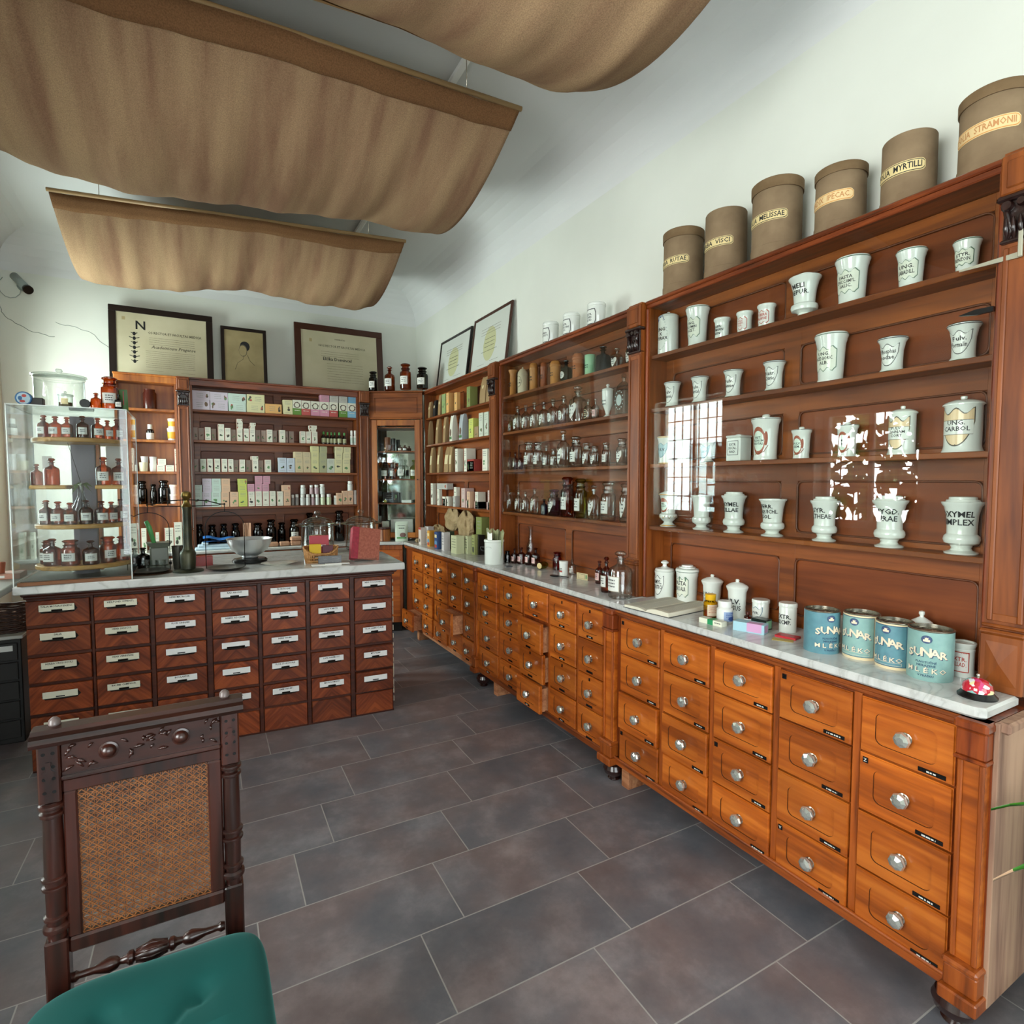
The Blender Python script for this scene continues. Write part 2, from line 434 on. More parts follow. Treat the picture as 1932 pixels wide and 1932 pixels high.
# floor of 60 x 30 slate-look tiles, every course shifted by a quarter tile
def floor_mat():
    m, nt, b = _new('slate_tiles')
    tc = _n(nt, 'ShaderNodeTexCoord'); mp = _n(nt, 'ShaderNodeMapping'); mp.vector_type = 'POINT'
    th = .0125
    mp.inputs['Rotation'].default_value = (0, 0, th)
    # p' = R p + t, so that the measured joint corner lands on a tile corner
    ox, oy = .1284, 1.6375
    mp.inputs['Location'].default_value = (-(ox*cos(th)-oy*sin(th)), -(ox*sin(th)+oy*cos(th)), 0)
    _lk(nt, tc.outputs['Object'], mp.inputs[0])
    sp = _n(nt, 'ShaderNodeSeparateXYZ'); _lk(nt, mp.outputs[0], sp.inputs[0])
    def ma(op, a, bb=None, c=None):
        n = _n(nt, 'ShaderNodeMath', operation=op)
        for i, q in enumerate((a, bb, c)):
            if q is None: continue
            if isinstance(q, (int, float)): n.inputs[i].default_value = q
            else: _lk(nt, q, n.inputs[i])
        return n.outputs[0]
    S = .30156
    v = ma('DIVIDE', sp.outputs[1], S); row = ma('FLOOR', v); fv = ma('SUBTRACT', v, row)
    u = ma('SUBTRACT', ma('DIVIDE', sp.outputs[0], 2*S), ma('MULTIPLY', row, .25)); cu = ma('FLOOR', u); fu = ma('SUBTRACT', u, cu)
    du = ma('MULTIPLY', ma('MINIMUM', fu, ma('SUBTRACT', 1.0, fu)), 2*S)
    dv = ma('MULTIPLY', ma('MINIMUM', fv, ma('SUBTRACT', 1.0, fv)), S)
    g = ma('LESS_THAN', ma('MINIMUM', du, dv), .0021)
    cb = _n(nt, 'ShaderNodeCombineXYZ'); _lk(nt, cu, cb.inputs[0]); _lk(nt, row, cb.inputs[1])
    wn = _n(nt, 'ShaderNodeTexWhiteNoise', noise_dimensions='3D'); _lk(nt, cb.outputs[0], wn.inputs['Vector'])
    off = _n(nt, 'ShaderNodeVectorMath', operation='MULTIPLY_ADD'); off.inputs[1].default_value = (9, 9, 9)
    _lk(nt, wn.outputs['Color'], off.inputs[0]); _lk(nt, mp.outputs[0], off.inputs[2])
    n1 = _n(nt, 'ShaderNodeTexNoise'); n1.inputs['Scale'].default_value = 5; n1.inputs['Detail'].default_value = 9; n1.inputs['Roughness'].default_value = .68
    _lk(nt, off.outputs[0], n1.inputs['Vector'])
    n2 = _n(nt, 'ShaderNodeTexNoise'); n2.inputs['Scale'].default_value = 3.1; n2.inputs['Detail'].default_value = 4
    o2 = _n(nt, 'ShaderNodeVectorMath', operation='ADD'); o2.inputs[1].default_value = (31, 7, 2); _lk(nt, off.outputs[0], o2.inputs[0]); _lk(nt, o2.outputs[0], n2.inputs['Vector'])
    c1 = _n(nt, 'ShaderNodeValToRGB'); e = c1.color_ramp.elements
    e[0].position = .3; e[0].color = rgb('#4a464b'); e[1].position = .72; e[1].color = rgb('#9a9193'); k = e.new(.5); k.color = rgb('#6b6467')
    _lk(nt, n1.outputs['Fac'], c1.inputs[0])
    c2 = _n(nt, 'ShaderNodeValToRGB'); e = c2.color_ramp.elements
    e[0].position = .38; e[0].color = rgb('#61666c'); e[1].position = .62; e[1].color = rgb('#776662')
    _lk(nt, n2.outputs['Fac'], c2.inputs[0])
    mx = _n(nt, 'ShaderNodeMix', data_type='RGBA'); mx.inputs['Factor'].default_value = .5
    _lk(nt, c1.outputs[0], mx.inputs['A']); _lk(nt, c2.outputs[0], mx.inputs['B'])
    hs = _n(nt, 'ShaderNodeHueSaturation'); _lk(nt, mx.outputs['Result'], hs.inputs['Color'])
    _lk(nt, ma('MULTIPLY_ADD', wn.outputs['Value'], .16, .92), hs.inputs['Value'])
    mg = _n(nt, 'ShaderNodeMix', data_type='RGBA'); _lk(nt, g, mg.inputs['Factor'])
    _lk(nt, hs.outputs[0], mg.inputs['A']); mg.inputs['B'].default_value = rgb('#9c9894')
    _lk(nt, mg.outputs['Result'], b.inputs['Base Color'])
    r = ma('MULTIPLY_ADD', n1.outputs['Fac'], .35, .30); r2 = ma('MAXIMUM', r, ma('MULTIPLY', g, .8)); _lk(nt, r2, b.inputs['Roughness'])
    b.inputs['Specular IOR Level'].default_value = .45
    bp = _n(nt, 'ShaderNodeBump'); bp.inputs['Strength'].default_value = .25; bp.inputs['Distance'].default_value = .002
    _lk(nt, ma('SUBTRACT', n1.outputs['Fac'], g), bp.inputs['Height']); _lk(nt, bp.outputs[0], b.inputs['Normal'])
    return m
struct('floor', MB().box(XL-.1, XR+.1, YF-.1, YB+.1, -.06, 0), floor_mat())
WALL = plain('white_plaster', '#dcded4', .85, spec=.2, col2='#d3d5cb', scale=1.3, bump=.03)
CEIL = plain('ceiling_plaster', '#d9dad8', .9, spec=.15)
ZW = ZC-COVE
struct('wall_right', MB().box(XR, XR+.1, YF-.1, YB+.1, 0, ZC), WALL)
wbk = struct('wall_back', MB().box(XL-.1, XR, YB, YB+.1, 0, ZC), WALL)
CRK = plain('plaster_crack', '#7d857c', .9)
def crack(pts, r):
    p = [(x, YB-.001, z) for x, z in pts]
    q = []
    for a, b2 in zip(p, p[1:]):
        q.append(a)
        for k in (1, 2):
            t = k/3; q.append((a[0]+(b2[0]-a[0])*t+rnd.uniform(-.006, .006), a[1], a[2]+(b2[2]-a[2])*t+rnd.uniform(-.006, .006)))
    q.append(p[-1])
    struct('crack', MB().tube(q, r, 4), CRK, wbk)
crack([(-1.34, 2.85), (-1.33, 2.79), (-1.29, 2.74), (-1.22, 2.70), (-1.14, 2.655), (-1.05, 2.64), (-1.0, 2.635)], .0022)
crack([(-.99, 2.755), (-.93, 2.735), (-.87, 2.735), (-.80, 2.71), (-.73, 2.68), (-.68, 2.62), (-.63, 2.585)], .0018)
crack([(1.36, 3.02), (1.42, 2.99), (1.47, 2.96), (1.50, 2.88)], .0012)
# left wall with its three windows
WINS = [(-.45, 1.15, .9, 2.45), (2.42, 3.32, 1.02, 2.12), (4.42, 5.5, 1.02, 2.45)]
wl = MB(); y = YF-.1
for (a, b_, z0, z1) in WINS:
    wl.box(XL-.25, XL, y, a, 0, ZC); wl.box(XL-.25, XL, a, b_, 0, z0); wl.box(XL-.25, XL, a, b_, z1, ZC); y = b_
wl.box(XL-.25, XL, y, YB+.1, 0, ZC)
struct('wall_left', wl, WALL)
wf = MB(); wf.box(XL-.1, -.95, YF-.1, YF, 0, ZC); wf.box(1.65, XR+.1, YF-.1, YF, 0, ZC); wf.box(-.95, 1.65, YF-.1, YF, 2.7, ZC); wf.box(-.95, 1.65, YF-.1, YF, 0, .4)
struct('wall_front', wf, WALL)
WF = plain('window_frame_paint', '#d8dad6', .4)
for i, (a, b_, z0, z1) in enumerate(WINS):
    w = MB(); x = XL-.16
    w.box(x-.03, x+.03, a, a+.06, z0, z1, 0, .006); w.box(x-.03, x+.03, b_-.06, b_, z0, z1, 0, .006)
    w.box(x-.03, x+.03, a+.06, b_-.06, z0, z0+.06, 0, .006); w.box(x-.03, x+.03, a+.06, b_-.06, z1-.06, z1, 0, .006)
    w.box(x-.02, x+.02, (a+b_)/2-.02, (a+b_)/2+.02, z0+.06, z1-.06, 0, .004)
    wo = struct('window_%d' % (i+1), w, WF)
    struct('pane', MB().box(x-.003, x+.003, a+.055, b_-.055, z0+.055, z1-.055), G_PANE, wo)
    g = MB()
    n = int((b_-a)/.14)
    for k in range(1, n+1):
        yy = a+(b_-a)*k/(n+1); g.box(x-.075, x-.065, yy-.006, yy+.006, z0, z1)
    for k in range(1, 6):
        zz = z0+(z1-z0)*k/6; g.box(x-.066, x-.060, a, b_, zz-.006, zz+.006)
    struct('grille', g, IRON, wo)
w = MB()
for yy in (-.95, .32, 1.59): w.box(yy, yy+.06, YF-.07, YF-.01, .4, 2.7, 0, .006)
w.box(-.95, 1.65, YF-.07, YF-.01, .4, .46, 0, .006); w.box(-.95, 1.65, YF-.07, YF-.01, 2.64, 2.7, 0, .006)
wo = struct('window_4', w, WF)  # unseen window added to let in the rear fill lamp
struct('pane', MB().box(-.9, 1.6, YF-.045, YF-.04, .45, 2.65), G_PANE, wo)
# ceiling with a plaster cove
def cove():
    mb = MB(); rings = []
    n = 7
    for k in range(n+1):
        t = PI/2*k/n; i = COVE*(1-cos(t)); z = ZW+COVE*sin(t)
        rings.append([(XL+i, YF+i, z), (XR-i, YF+i, z), (XR-i, YB-i, z), (XL+i, YB-i, z)])
    for k in range(n):
        for s_ in range(4):
            a, b2 = rings[k][s_], rings[k][(s_+1) % 4]; c, d = rings[k+1][(s_+1) % 4], rings[k+1][s_]
            mb.add([a, b2, c, d], [(0, 1, 2, 3)], 0, False)
    mb.add(rings[-1], [(0, 1, 2, 3)])
    mb.box(XL-.25, XR+.1, YF-.1, YB+.1, ZC+.01, ZC+.08)
    return mb
struct('ceiling', cove(), CEIL)
struct('baseboard_right', MB().box(XR-.015, XR-.001, YF, .55, 0, .09, 0, .003), WF)
# foliage seen through the windows
def bush(name, y0, y1, z0, z1, n, label, seed):
    r = random.Random(seed); mb = MB()
    for k in range(n):
        c = Vector((r.uniform(-1.98, -1.74), r.uniform(y0, y1), r.uniform(z0, z1)))
        L = r.uniform(.05, .11); W = L*.45
        a = Vector((r.uniform(-.4, .4), r.uniform(-1, 1), r.uniform(-1, 1))).normalized(); b2 = a.cross(Vector((1, r.uniform(-.6, .6), r.uniform(-.6, .6)))).normalized()
        t = a*L; s_ = b2*W; m_ = Vector((.008, 0, 0))
        mb.add([c-t, c-t*.3+s_+m_, c+t*.35+s_*.8+m_, c+t, c+t*.35-s_*.8+m_, c-t*.3-s_+m_, c], [(0, 1, 6), (1, 2, 6), (2, 3, 6), (3, 4, 6), (4, 5, 6), (5, 0, 6)], k % 2)
    for k in range(5):
        yy = y0+(y1-y0)*(k+.5)/5
        mb.tube([(-1.86, yy, z0-.6), (-1.87, yy+.05, (z0+z1)/2), (-1.85, yy-.04, z1)], [.012, .009, .004], 5, 2)
    o = mb.build(name, [plain('leaf_green', '#4c7a34', .5), plain('leaf_dark', '#27421f', .5), plain('twig', '#3c2c20', .8)])
    return tag(o, label, 'shrub', kind='stuff')
bush('shrub', 2.3, 3.5, .9, 2.2, 420, 'dense green shrub growing outside the middle window', 3)
bush('shrub', 4.3, 4.75, .9, 2.3, 90, 'loose green shrub growing outside the far window', 5)

# three burlap slings under the ceiling
def burlap():
    m, nt, b = _new('burlap')
    tc = _n(nt, 'ShaderNodeTexCoord')
    mp = _n(nt, 'ShaderNodeMapping'); mp.inputs['Scale'].default_value = (9, 1.2, 1.2); _lk(nt, tc.outputs['Object'], mp.inputs[0])
    n1 = _n(nt, 'ShaderNodeTexNoise'); n1.inputs['Scale'].default_value = 1; n1.inputs['Detail'].default_value = 5; _lk(nt, mp.outputs[0], n1.inputs['Vector'])
    n2 = _n(nt, 'ShaderNodeTexNoise'); n2.inputs['Scale'].default_value = 260; n2.inputs['Detail'].default_value = 2; _lk(nt, tc.outputs['Object'], n2.inputs['Vector'])
    cr = _n(nt, 'ShaderNodeValToRGB'); e = cr.color_ramp.elements
    e[0].position = .35; e[0].color = rgb('#876750'); e[1].position = .65; e[1].color = rgb('#a58868')
    _lk(nt, n1.outputs['Fac'], cr.inputs[0])
    c2 = _n(nt, 'ShaderNodeValToRGB'); e = c2.color_ramp.elements
    e[0].position = .3; e[0].color = (.72, .72, .72, 1); e[1].position = .7; e[1].color = (1.08, 1.08, 1.08, 1)
    _lk(nt, n2.outputs['Fac'], c2.inputs[0])
    mx = _n(nt, 'ShaderNodeMix', data_type='RGBA', blend_type='MULTIPLY'); mx.inputs['Factor'].default_value = 1
    _lk(nt, cr.outputs[0], mx.inputs['A']); _lk(nt, c2.outputs[0], mx.inputs['B']); _lk(nt, mx.outputs['Result'], b.inputs['Base Color'])
    b.inputs['Roughness'].default_value = .95; b.inputs['Specular IOR Level'].default_value = .1
    bp = _n(nt, 'ShaderNodeBump'); bp.inputs['Strength'].default_value = .5; bp.inputs['Distance'].default_value = .002
    _lk(nt, n2.outputs['Fac'], bp.inputs['Height']); _lk(nt, bp.outputs[0], b.inputs['Normal'])
    return m
BUR = burlap(); BURD = plain('burlap_hem', '#7e5c3e', .95, spec=.1, col2='#6b4c32', scale=200)
def sling(label, near, far, sag, seed, z=3.2, edge=.03):
    """near/far: ((x0,y0),(x1,y1)) ends of the two rods"""
    (ax, ay), (bx, by) = near; (cx_, cy_), (dx, dy) = far
    r = random.Random(seed); ph = [r.uniform(0, 6.28) for _ in range(6)]
    def fn(u, v):
        x0 = ax+(bx-ax)*u; y0 = ay+(by-ay)*u; x1 = cx_+(dx-cx_)*u; y1 = cy_+(dy-cy_)*u
        e = 4*v*(1-v)
        x = x0+(x1-x0)*v; y = y0+(y1-y0)*v
        pinch = edge*e*(1-2*u)*(1 if abs(1-2*u) > .0 else 0)
        w = (.009*sin(5*u*PI+ph[0]+1.3*sin(2*v)) + .006*sin(13*u*PI+ph[1]+1.2*v) + .0022*sin(31*u*PI+ph[2]+2*v))
        z_ = z - sag*e*(1+.12*sin(2.2*u*PI+ph[3])) - w*(.25+e)*.9
        z_ += .05*e*max(0, abs(2*u-1)-.86)/.14*(.9)
        return (x+pinch, y+.012*sin(9*u+ph[4]), z_)
    root = thing('burlap_sling', label, 'cloth', ((ax+bx)/2, (ay+by)/2, z))
    M = Matrix.Translation((-(ax+bx)/2, -(ay+by)/2, -z))
    mb = MB().grid(fn, 110, 30); mb.xf(M); o = mb.build('cloth', BUR, root)
    sd = o.modifiers.new('cloth thickness', 'SOLIDIFY'); sd.thickness = .003
    hm = MB(); hm.grid(lambda u, v: (lambda p: (p[0], p[1]-.004, p[2]-.005+.001*sin(60*u)))(fn(u, v*.055)), 110, 3); hm.grid(lambda u, v: (lambda p: (p[0], p[1], p[2]-.005))(fn(u, 1-v*.05)), 110, 3)
    hm.xf(M); o = hm.build('hem', BURD, root); sd = o.modifiers.new('cloth thickness', 'SOLIDIFY'); sd.thickness = .002
    for (p, q) in (near, far):
        mb = MB().tube([(p[0]-.01, p[1], z+.008), (q[0]+.01, q[1], z+.008)], .012, 10); mb.xf(M); mb.build('rod', plain('rod_wood', '#9a7a50', .6), root)
        for t in (.12, .88):
            x = p[0]+(q[0]-p[0])*t; y = p[1]+(q[1]-p[1])*t
            mb = MB().tube([(x, y, z+.02), (x, y, ZC)], .0022, 5); mb.xf(M); mb.build('hanger_wire', NICKEL, root)
sling('burlap ceiling cloth farthest from the camera, nearest the back wall', ((-.745, 4.43), (1.375, 4.08)), ((-.72, 5.68), (1.36, 5.33)), .30, 4)
sling('large burlap ceiling cloth in the middle, between the other two', ((-.86, 2.50), (1.38, 2.395)), ((-.84, 3.95), (1.36, 3.70)), .33, 9)
sling('burlap ceiling cloth nearest the camera, cut by the top of the photo', ((-.86, .85), (1.42, .80)), ((-.86, 2.36), (1.40, 2.125)), .36, 15)
for i, (y0, y1) in enumerate(((.4, 5.4),)):
    tag(MB().box(1.13, 1.165, y0, y1, ZC-.022, ZC-.001, 0, .003).build('cable_duct', plain('duct_white', '#f2f2ee', .5)), 'long white cable duct running along the ceiling above the cloths', 'cable duct')
# ceiling camera in the far left corner
t = thing('security_camera', 'small grey security camera in the far left corner under the ceiling', 'camera', (-1.19, 5.90, 3.0))
MB().lathe([(0, 0), (.03, 0), (.03, .045), (0, .045)], (0, .05, 0), 16, ax='y').build('mount', plain('camera_grey', '#8d9691', .4), t).location = (0, -.045, 0)
b_ = MB().tube([(-.04, 0, .07), (.06, -.12, -.05)], .030, 16); b_.build('housing', plain('camera_grey', '#8d9691', .4), t)
MB().tube([(.058, -.118, -.048), (.072, -.135, -.062)], .034, 16).build('lens_hood', BLACK, t)
MB().tube([(-.04+.0*k + .07*cos(k*.5+2.2)-.03, 0, -.02+.085*sin(k*.5+2.2)) for k in range(10)], .003, 5).build('cable', plain('camera_grey', '#8d9691', .4), t)
# ================================================================ CABINETS
# every run of cabinets is built in its own frame: x to the viewer's right, y into the wall, z up
RW = -PI/2      # turn for things that stand along the right wall
def rloc(x, y, z=0.0): return (x, y, z)
def panel_front(w, h, mats_, inset=.03, depth=.016, rad=.02, pull=None):
    """drawer front with a sunk, round-cornered field; centred on the origin, face towards -y"""
    mb = MB(); hw, hh = w/2, h/2
    mb.box(-hw, hw, .0, depth, -hh, hh, 0, .0)      # core behind the face
    ix = max(inset, w*.17) if w > .2 else max(.02, w*.15); iz = h*.21
    def loop(ax, az, r, y, nseg=5):
        out = []
        for (sx, sz, a0) in ((1, 1, 0), (-1, 1, PI/2), (-1, -1, PI), (1, -1, 3*PI/2)):
            for k in range(nseg+1):
                a = a0+PI/2*k/nseg
                out.append((sx*(ax-r)+r*cos(a), y, sz*(az-r)+r*sin(a)))
        return out
    ax, az = hw-ix, hh-iz; r = min(rad, az*.6)
    L1 = loop(ax, az, r, -.001); n = len(L1)
    outer = []
    for i, p in enumerate(L1):
        q = i % 6; side = i//6
        cxn = (hw, hh), (-hw, hh), (-hw, -hh), (hw, -hh)
        c = cxn[side]
        if q in (2, 3): outer.append((c[0], -.001, c[1]))
        else:
            d = Vector((p[0], p[2]))
            # straight projection to the nearest edge
            if (side in (0, 2)) == (q < 2): outer.append((c[0], -.001, p[2]))
            else: outer.append((p[0], -.001, c[1]))
    L2 = loop(ax-.0015, az-.0015, r, .008); L3 = loop(ax-.0065, az-.0065, max(.004, r-.005), .0085); L4 = loop(ax-.0085, az-.0085, max(.003, r-.007), .0015)
    def band(A, B, mi):
        o = len(mb.v); mb.v += A+B
        for i in range(n):
            j = (i+1) % n; mb.f.append((o+i, o+j, o+n+j, o+n+i)); mb.m.append(mi); mb.s.append(False)
    # chamfered rim
    rim = [(p[0]*(1-.004/hw) if True else 0, p[1]-.003, p[2]*(1-.004/hh)) for p in outer]
    band([(p[0], p[1]+.004, p[2]) for p in outer], rim, 0)
    L1 = [(p[0], -.004, p[2]) for p in L1]
    band(rim, L1, 0); band(L1, L2, 2); band(L2, L3, 2); band(L3, L4, 1)
    o = len(mb.v); mb.v += L4; mb.f.append(tuple(range(o, o+n))); mb.m.append(1); mb.s.append(False)
    return mb
W_GROOVE = plain('groove_dark', '#4a2409', .5)
_kn = {}
def knob(parent, loc):
    if 'k' not in _kn:
        mb = MB()
        mb.lathe([(.0, 0), (.0165, 0), (.0165, .003), (.008, .007), (.007, .013)], (0, 0, 0), 18, 1, ax='y')
        mb.lathe([(.007, .012), (.0195, .016), (.0225, .022), (.0200, .030), (.010, .035), (0, .035)], (0, 0, 0), 8, 0, flat=True, ax='y')
        for i, v in enumerate(mb.v): mb.v[i] = (v[0], -v[1], v[2])
        _kn['k'] = mb.build('knob', [G_KNOB, NICKEL], parent, loc)
        return _kn['k']
    o = _kn['k'].copy(); C.objects.link(o); o.parent = parent; o.location = loc
    return o
def lab_plate(parent, loc, w, h, text=None, mi=0):
    mb = MB(); mb.box(-w/2, w/2, -.003, 0, -h/2, h/2, 0, .0008)
    mp = flat_map(0, -.003, 0)
    if text in ('V', 'Z'): put_text(mb, text, mp, 0, 0, h*.8, 1, off=.0006)
    elif text: strokes(mb, mp, -w*.3*text, w*.3*text, 0, h*.42, 1, off=.0006)
    o = mb.build('label_plate', [BLACK, plain('pale_lettering', '#c9c9c4', .5)], parent, loc); o['label'] = 'small black embossed label strip'
    return o
def base_cabinet(label, cols, x_left_world, style, plus=(), pil=(), side=False, feet=(), raw=False, skipcol=()):
    """cols: y bounds (world) of the drawer columns from the far end to the near end"""
    y0, y1 = cols[0][0], cols[-1][1]           # far, near
    root = thing('drawer_cabinet', label, 'drawer cabinet', (1.70, y0, 0), RW)
    L = lambda yw: y0-yw                       # world y to local x
    far, near = x_left_world
    xa, xb = L(far), L(near)
    mb = MB(); mb.box(xa, xb, .014, .41, .10, .838); mb.build('carcass', W_EDGE, root)
    # face frame: stiles and rails
    st = MB(); edges = [cols[0][0]] + [c[1] for c in cols]
    for i, c in enumerate(cols[:-1]):
        a, b_ = L(c[1]), L(cols[i+1][0])
        st.box(a-.0005, max(b_, a+.010)+.0005, .003, .016, .118, .812, 0, .002)
    st.build('stile', W_STILE, root)
    rl = MB(); rl.box(xa, xb, -.004, .02, .812, .838, 0, .004); rl.box(xa, xb, -.010, .02, .826, .838, 0, .003)
    rl.build('top_rail', W_RAIL, root)
    pb = MB(); pb.box(xa, xb, -.006, .02, .098, .128, 0, .003); pb.lathe([(.007, xa), (.007, xb)], (0, -.004, .131), 8, 0, ax='x')
    pb.build('plinth', W_RAW if raw else W_RAIL, root)
    zr = [.808, .640, .462, .288, .122]
    k = 0
    for ci, (ya, yb) in enumerate(cols):
        w = abs(ya-yb)-.006
        for ri in range(4):
            z1, z0 = zr[ri], zr[ri+1]; h = z1-z0-.006
            out = plus.get((ci, ri), 0) if isinstance(plus, dict) else 0
            d = rnd.uniform(-.001, .003)
            cx_ = (L(ya)+L(yb))/2
            fr = panel_front(w, h, None)
            if out > .02:      # pulled open: the box behind shows its side
                fr.box(-w/2+.008, w/2-.008, .016, out+.03, -h/2+.008, h/2-.02, 3)
            f = fr.build('drawer', [W_DRAW, W_FIELD, W_GROOVE, W_RAW], root, (cx_, .001-d-out, (z0+z1)/2))
            knob(f, (0, .003, -.002))
            if style == 'A':
                if (ci, ri) in ((0,0),(0,3),(2,2),(3,0),(3,3),(4,1)):
                    lab_plate(f, (-w/2+.018, -.004, h/2-.018), .015, .017, 'V' if (ci, ri) == (3,3) else ('Z' if (ci,ri)==(4,1) else None))
                lab_plate(f, (w/2-.04-.01*(ci > 2), -.004, -h/2+.013), .055 if ci < 3 else .066, .012, {(2, 3): 1.3, (4, 0): .6, (3, 0): 1.1}.get((ci, ri), .85))
            else:
                if rnd.random() < .45: lab_plate(f, (0, -.004, h/2-.016), .010, .016)
                lab_plate(f, (0, -.004, -h/2+.016), .05, .011, (.8 if rnd.random() < .6 else None))
    for (pa, pb_) in pil:      # pilasters of the face: pa far edge, pb near edge (world y)
        a, b_ = L(pa), L(pb_); w = b_-a; m_ = (a+b_)/2
        q = MB()
        q.box(a, b_, -.022, .03, .742, .812, 0, .004)
        q.box(a-.004, b_+.004, -.030, .03, .812, .838, 0, .006); q.box(a-.003, b_+.003, -.027, .03, .732, .742, 0, .003)
        pp = q.build('pilaster_block', W_EDGE, root)
        q = MB(); q.box(a+.004, b_-.004, -.010, .03, .20, .735, 0, .003)
        q.box(a+.004, a+.016, -.018, -.009, .205, .73, 1, .003); q.box(b_-.016, b_-.004, -.018, -.009, .205, .73, 1, .003)
        q.build('pilaster', [W_DRAW, W_STILE], root)
        q = MB(); q.box(a-.004, b_+.004, -.030, .03, .128, .185, 0, .004); q.box(a-.007, b_+.007, -.036, .03, .185, .203, 0, .006); q.box(a-.010, b_+.010, -.044, .03, .092, .128, 0, .004)
        q.build('pilaster_foot', W_STILE, root)
    for yf in feet:
        MB().lathe([(0, 0), (.026, 0), (.030, .006), (.022, .012), (.028, .018), (.046, .034), (.052, .054), (.044, .074), (.026, .084), (.026, .096), (0, .096)], (L(yf), .028, 0), 24).build('bun_foot', W_FOOT, root)
    return root, L
colsA = [(2.005, 1.748), (1.728, 1.480), (1.460, 1.208), (1.186, .941), (.919, .676)]
rA, LA = base_cabinet('near drawer cabinet of honey wood, right end of the right wall run', colsA, (2.118, .606), 'A', plus={(3,0): .0, (0,2): .008, (1,2): .006}, pil=((2.112, 2.035), (.672, .606)), feet=(2.075, .668))
MB().box(LA(.606), LA(.606)+.012, .012, .41, .098, .838, 0, .002).build('side_board', W_SIDE, rA)
MB().box(LA(.606)-.001, LA(.606)+.030, .02, .42, .812, .840, 0, .006).build('side_moulding', W_SIDE, rA)
for x, yy in ((LA(.70), .38), (LA(2.0), .38)): MB().box(x-.02, x+.02, yy-.02, yy+.02, 0, .098).build('rear_foot', IRON, rA)
colsB = [(3.512, 3.222), (3.200, 2.908), (2.890, 2.626), (2.604, 2.352), (2.336, 2.126)]
rB, LB = base_cabinet('middle drawer cabinet of honey wood on the right wall', colsB, (3.575, 2.120), 'B', plus={(0,0): .012, (2,1): .045, (2,2): .03, (2,3): .05, (0,1): .012}, pil=((3.572, 3.518),), feet=(3.50,))
colsC = [(4.912, 4.640), (4.620, 4.380), (4.362, 4.080), (4.066, 3.800), (3.784, 3.580)]
rC, LC = base_cabinet('far drawer cabinet of honey wood beside the back corner', colsC, (5.12, 3.577), 'B', plus={(0,3): .10, (3,2): .09, (1,2): .012, (1,3): .014, (2,3): .012, (4,3): .008}, raw=True)
for (r_, L_, yw) in ((rA, LA, 1.985), (rB, LB, 3.30), (rC, LC, 4.82)):
    MB().box(L_(yw)-.02, L_(yw)+.03, .015, .13, 0, .097, 0, .002).build('support_block', W_RAW, r_)
# marble tops
def marble():
    m, nt, b = _new('veined_marble')
    tc = _n(nt, 'ShaderNodeTexCoord'); mp = _n(nt, 'ShaderNodeMapping'); mp.inputs['Rotation'].default_value = (.3, .2, .7); mp.inputs['Scale'].default_value = (1, 2.4, 1)
    _lk(nt, tc.outputs['Object'], mp.inputs[0])
    n1 = _n(nt, 'ShaderNodeTexNoise'); n1.inputs['Scale'].default_value = 3.5; n1.inputs['Detail'].default_value = 8; n1.inputs['Distortion'].default_value = 1.6; _lk(nt, mp.outputs[0], n1.inputs['Vector'])
    cr = _n(nt, 'ShaderNodeValToRGB'); e = cr.color_ramp.elements
    e[0].position = .40; e[0].color = rgb('#cccdc9'); e[1].position = .60; e[1].color = rgb('#c8c9c6'); k = e.new(.50); k.color = rgb('#b4b4b0'); k2 = e.new(.47); k2.color = rgb('#c2c3bf'); k3 = e.new(.53); k3.color = rgb('#c2c3c0')
    _lk(nt, n1.outputs['Fac'], cr.inputs[0]); _lk(nt, cr.outputs[0], b.inputs['Base Color'])
    b.inputs['Roughness'].default_value = .14; b.inputs['Specular IOR Level'].default_value = .5
    return m
MARB = marble()
def slab(label, pts, z0, z1, c=.006):
    """worktop with eased edges from a plan outline"""
    n = len(pts); ctr = Vector((sum(p[0] for p in pts)/n, sum(p[1] for p in pts)/n))
    def ring(k, z): 
        out = []
        for p in pts:
            d = (Vector(p)-ctr); d2 = Vector((d.x/abs(d.x) if d.x else 0, d.y/abs(d.y) if d.y else 0))
            out.append((p[0]-d2.x*k, p[1]-d2.y*k, z))
        return out
    R_ = [ring(c, z0), ring(0, z0+c), ring(0, z1-c), ring(c, z1)]
    mb = MB(); v = sum(R_, [])
    f = [tuple(range(n)), tuple(range(3*n, 4*n))]
    for k in range(3):
        for i in range(n): f.append((k*n+i, k*n+(i+1) % n, (k+1)*n+(i+1) % n, (k+1)*n+i))
    mb.add(v, f)
    return tag(mb.build('marble_worktop', MARB), label, 'worktop')
slab('white marble worktop on the near right drawer cabinet, tins on it', [(1.696, .628), (1.706, .618), (1.885, .618), (1.885, .702), (2.115, .702), (2.115, 2.075), (1.692, 2.075), (1.692, .64)], .840, .868)
slab('grey marble worktop on the middle right drawer cabinet', [(1.692, 2.078), (2.115, 2.078), (2.115, 3.59), (1.692, 3.59)], .840, .868)
slab('marble worktop on the far right drawer cabinet, herb boxes on it', [(1.692, 3.593), (2.115, 3.593), (2.115, 5.4), (1.86, 5.42), (1.692, 5.135)], .840, .868)
slab('small marble worktop across the back corner below the glass door', [(1.35, 5.262), (1.69, 5.137), (1.856, 5.423), (1.35, 5.423)], .840, .868, .004)
slab('long pale marble worktop along the back wall under the shelves', [(-.56, 5.262), (1.347, 5.262), (1.347, 5.68), (-.56, 5.68)], .840, .868)
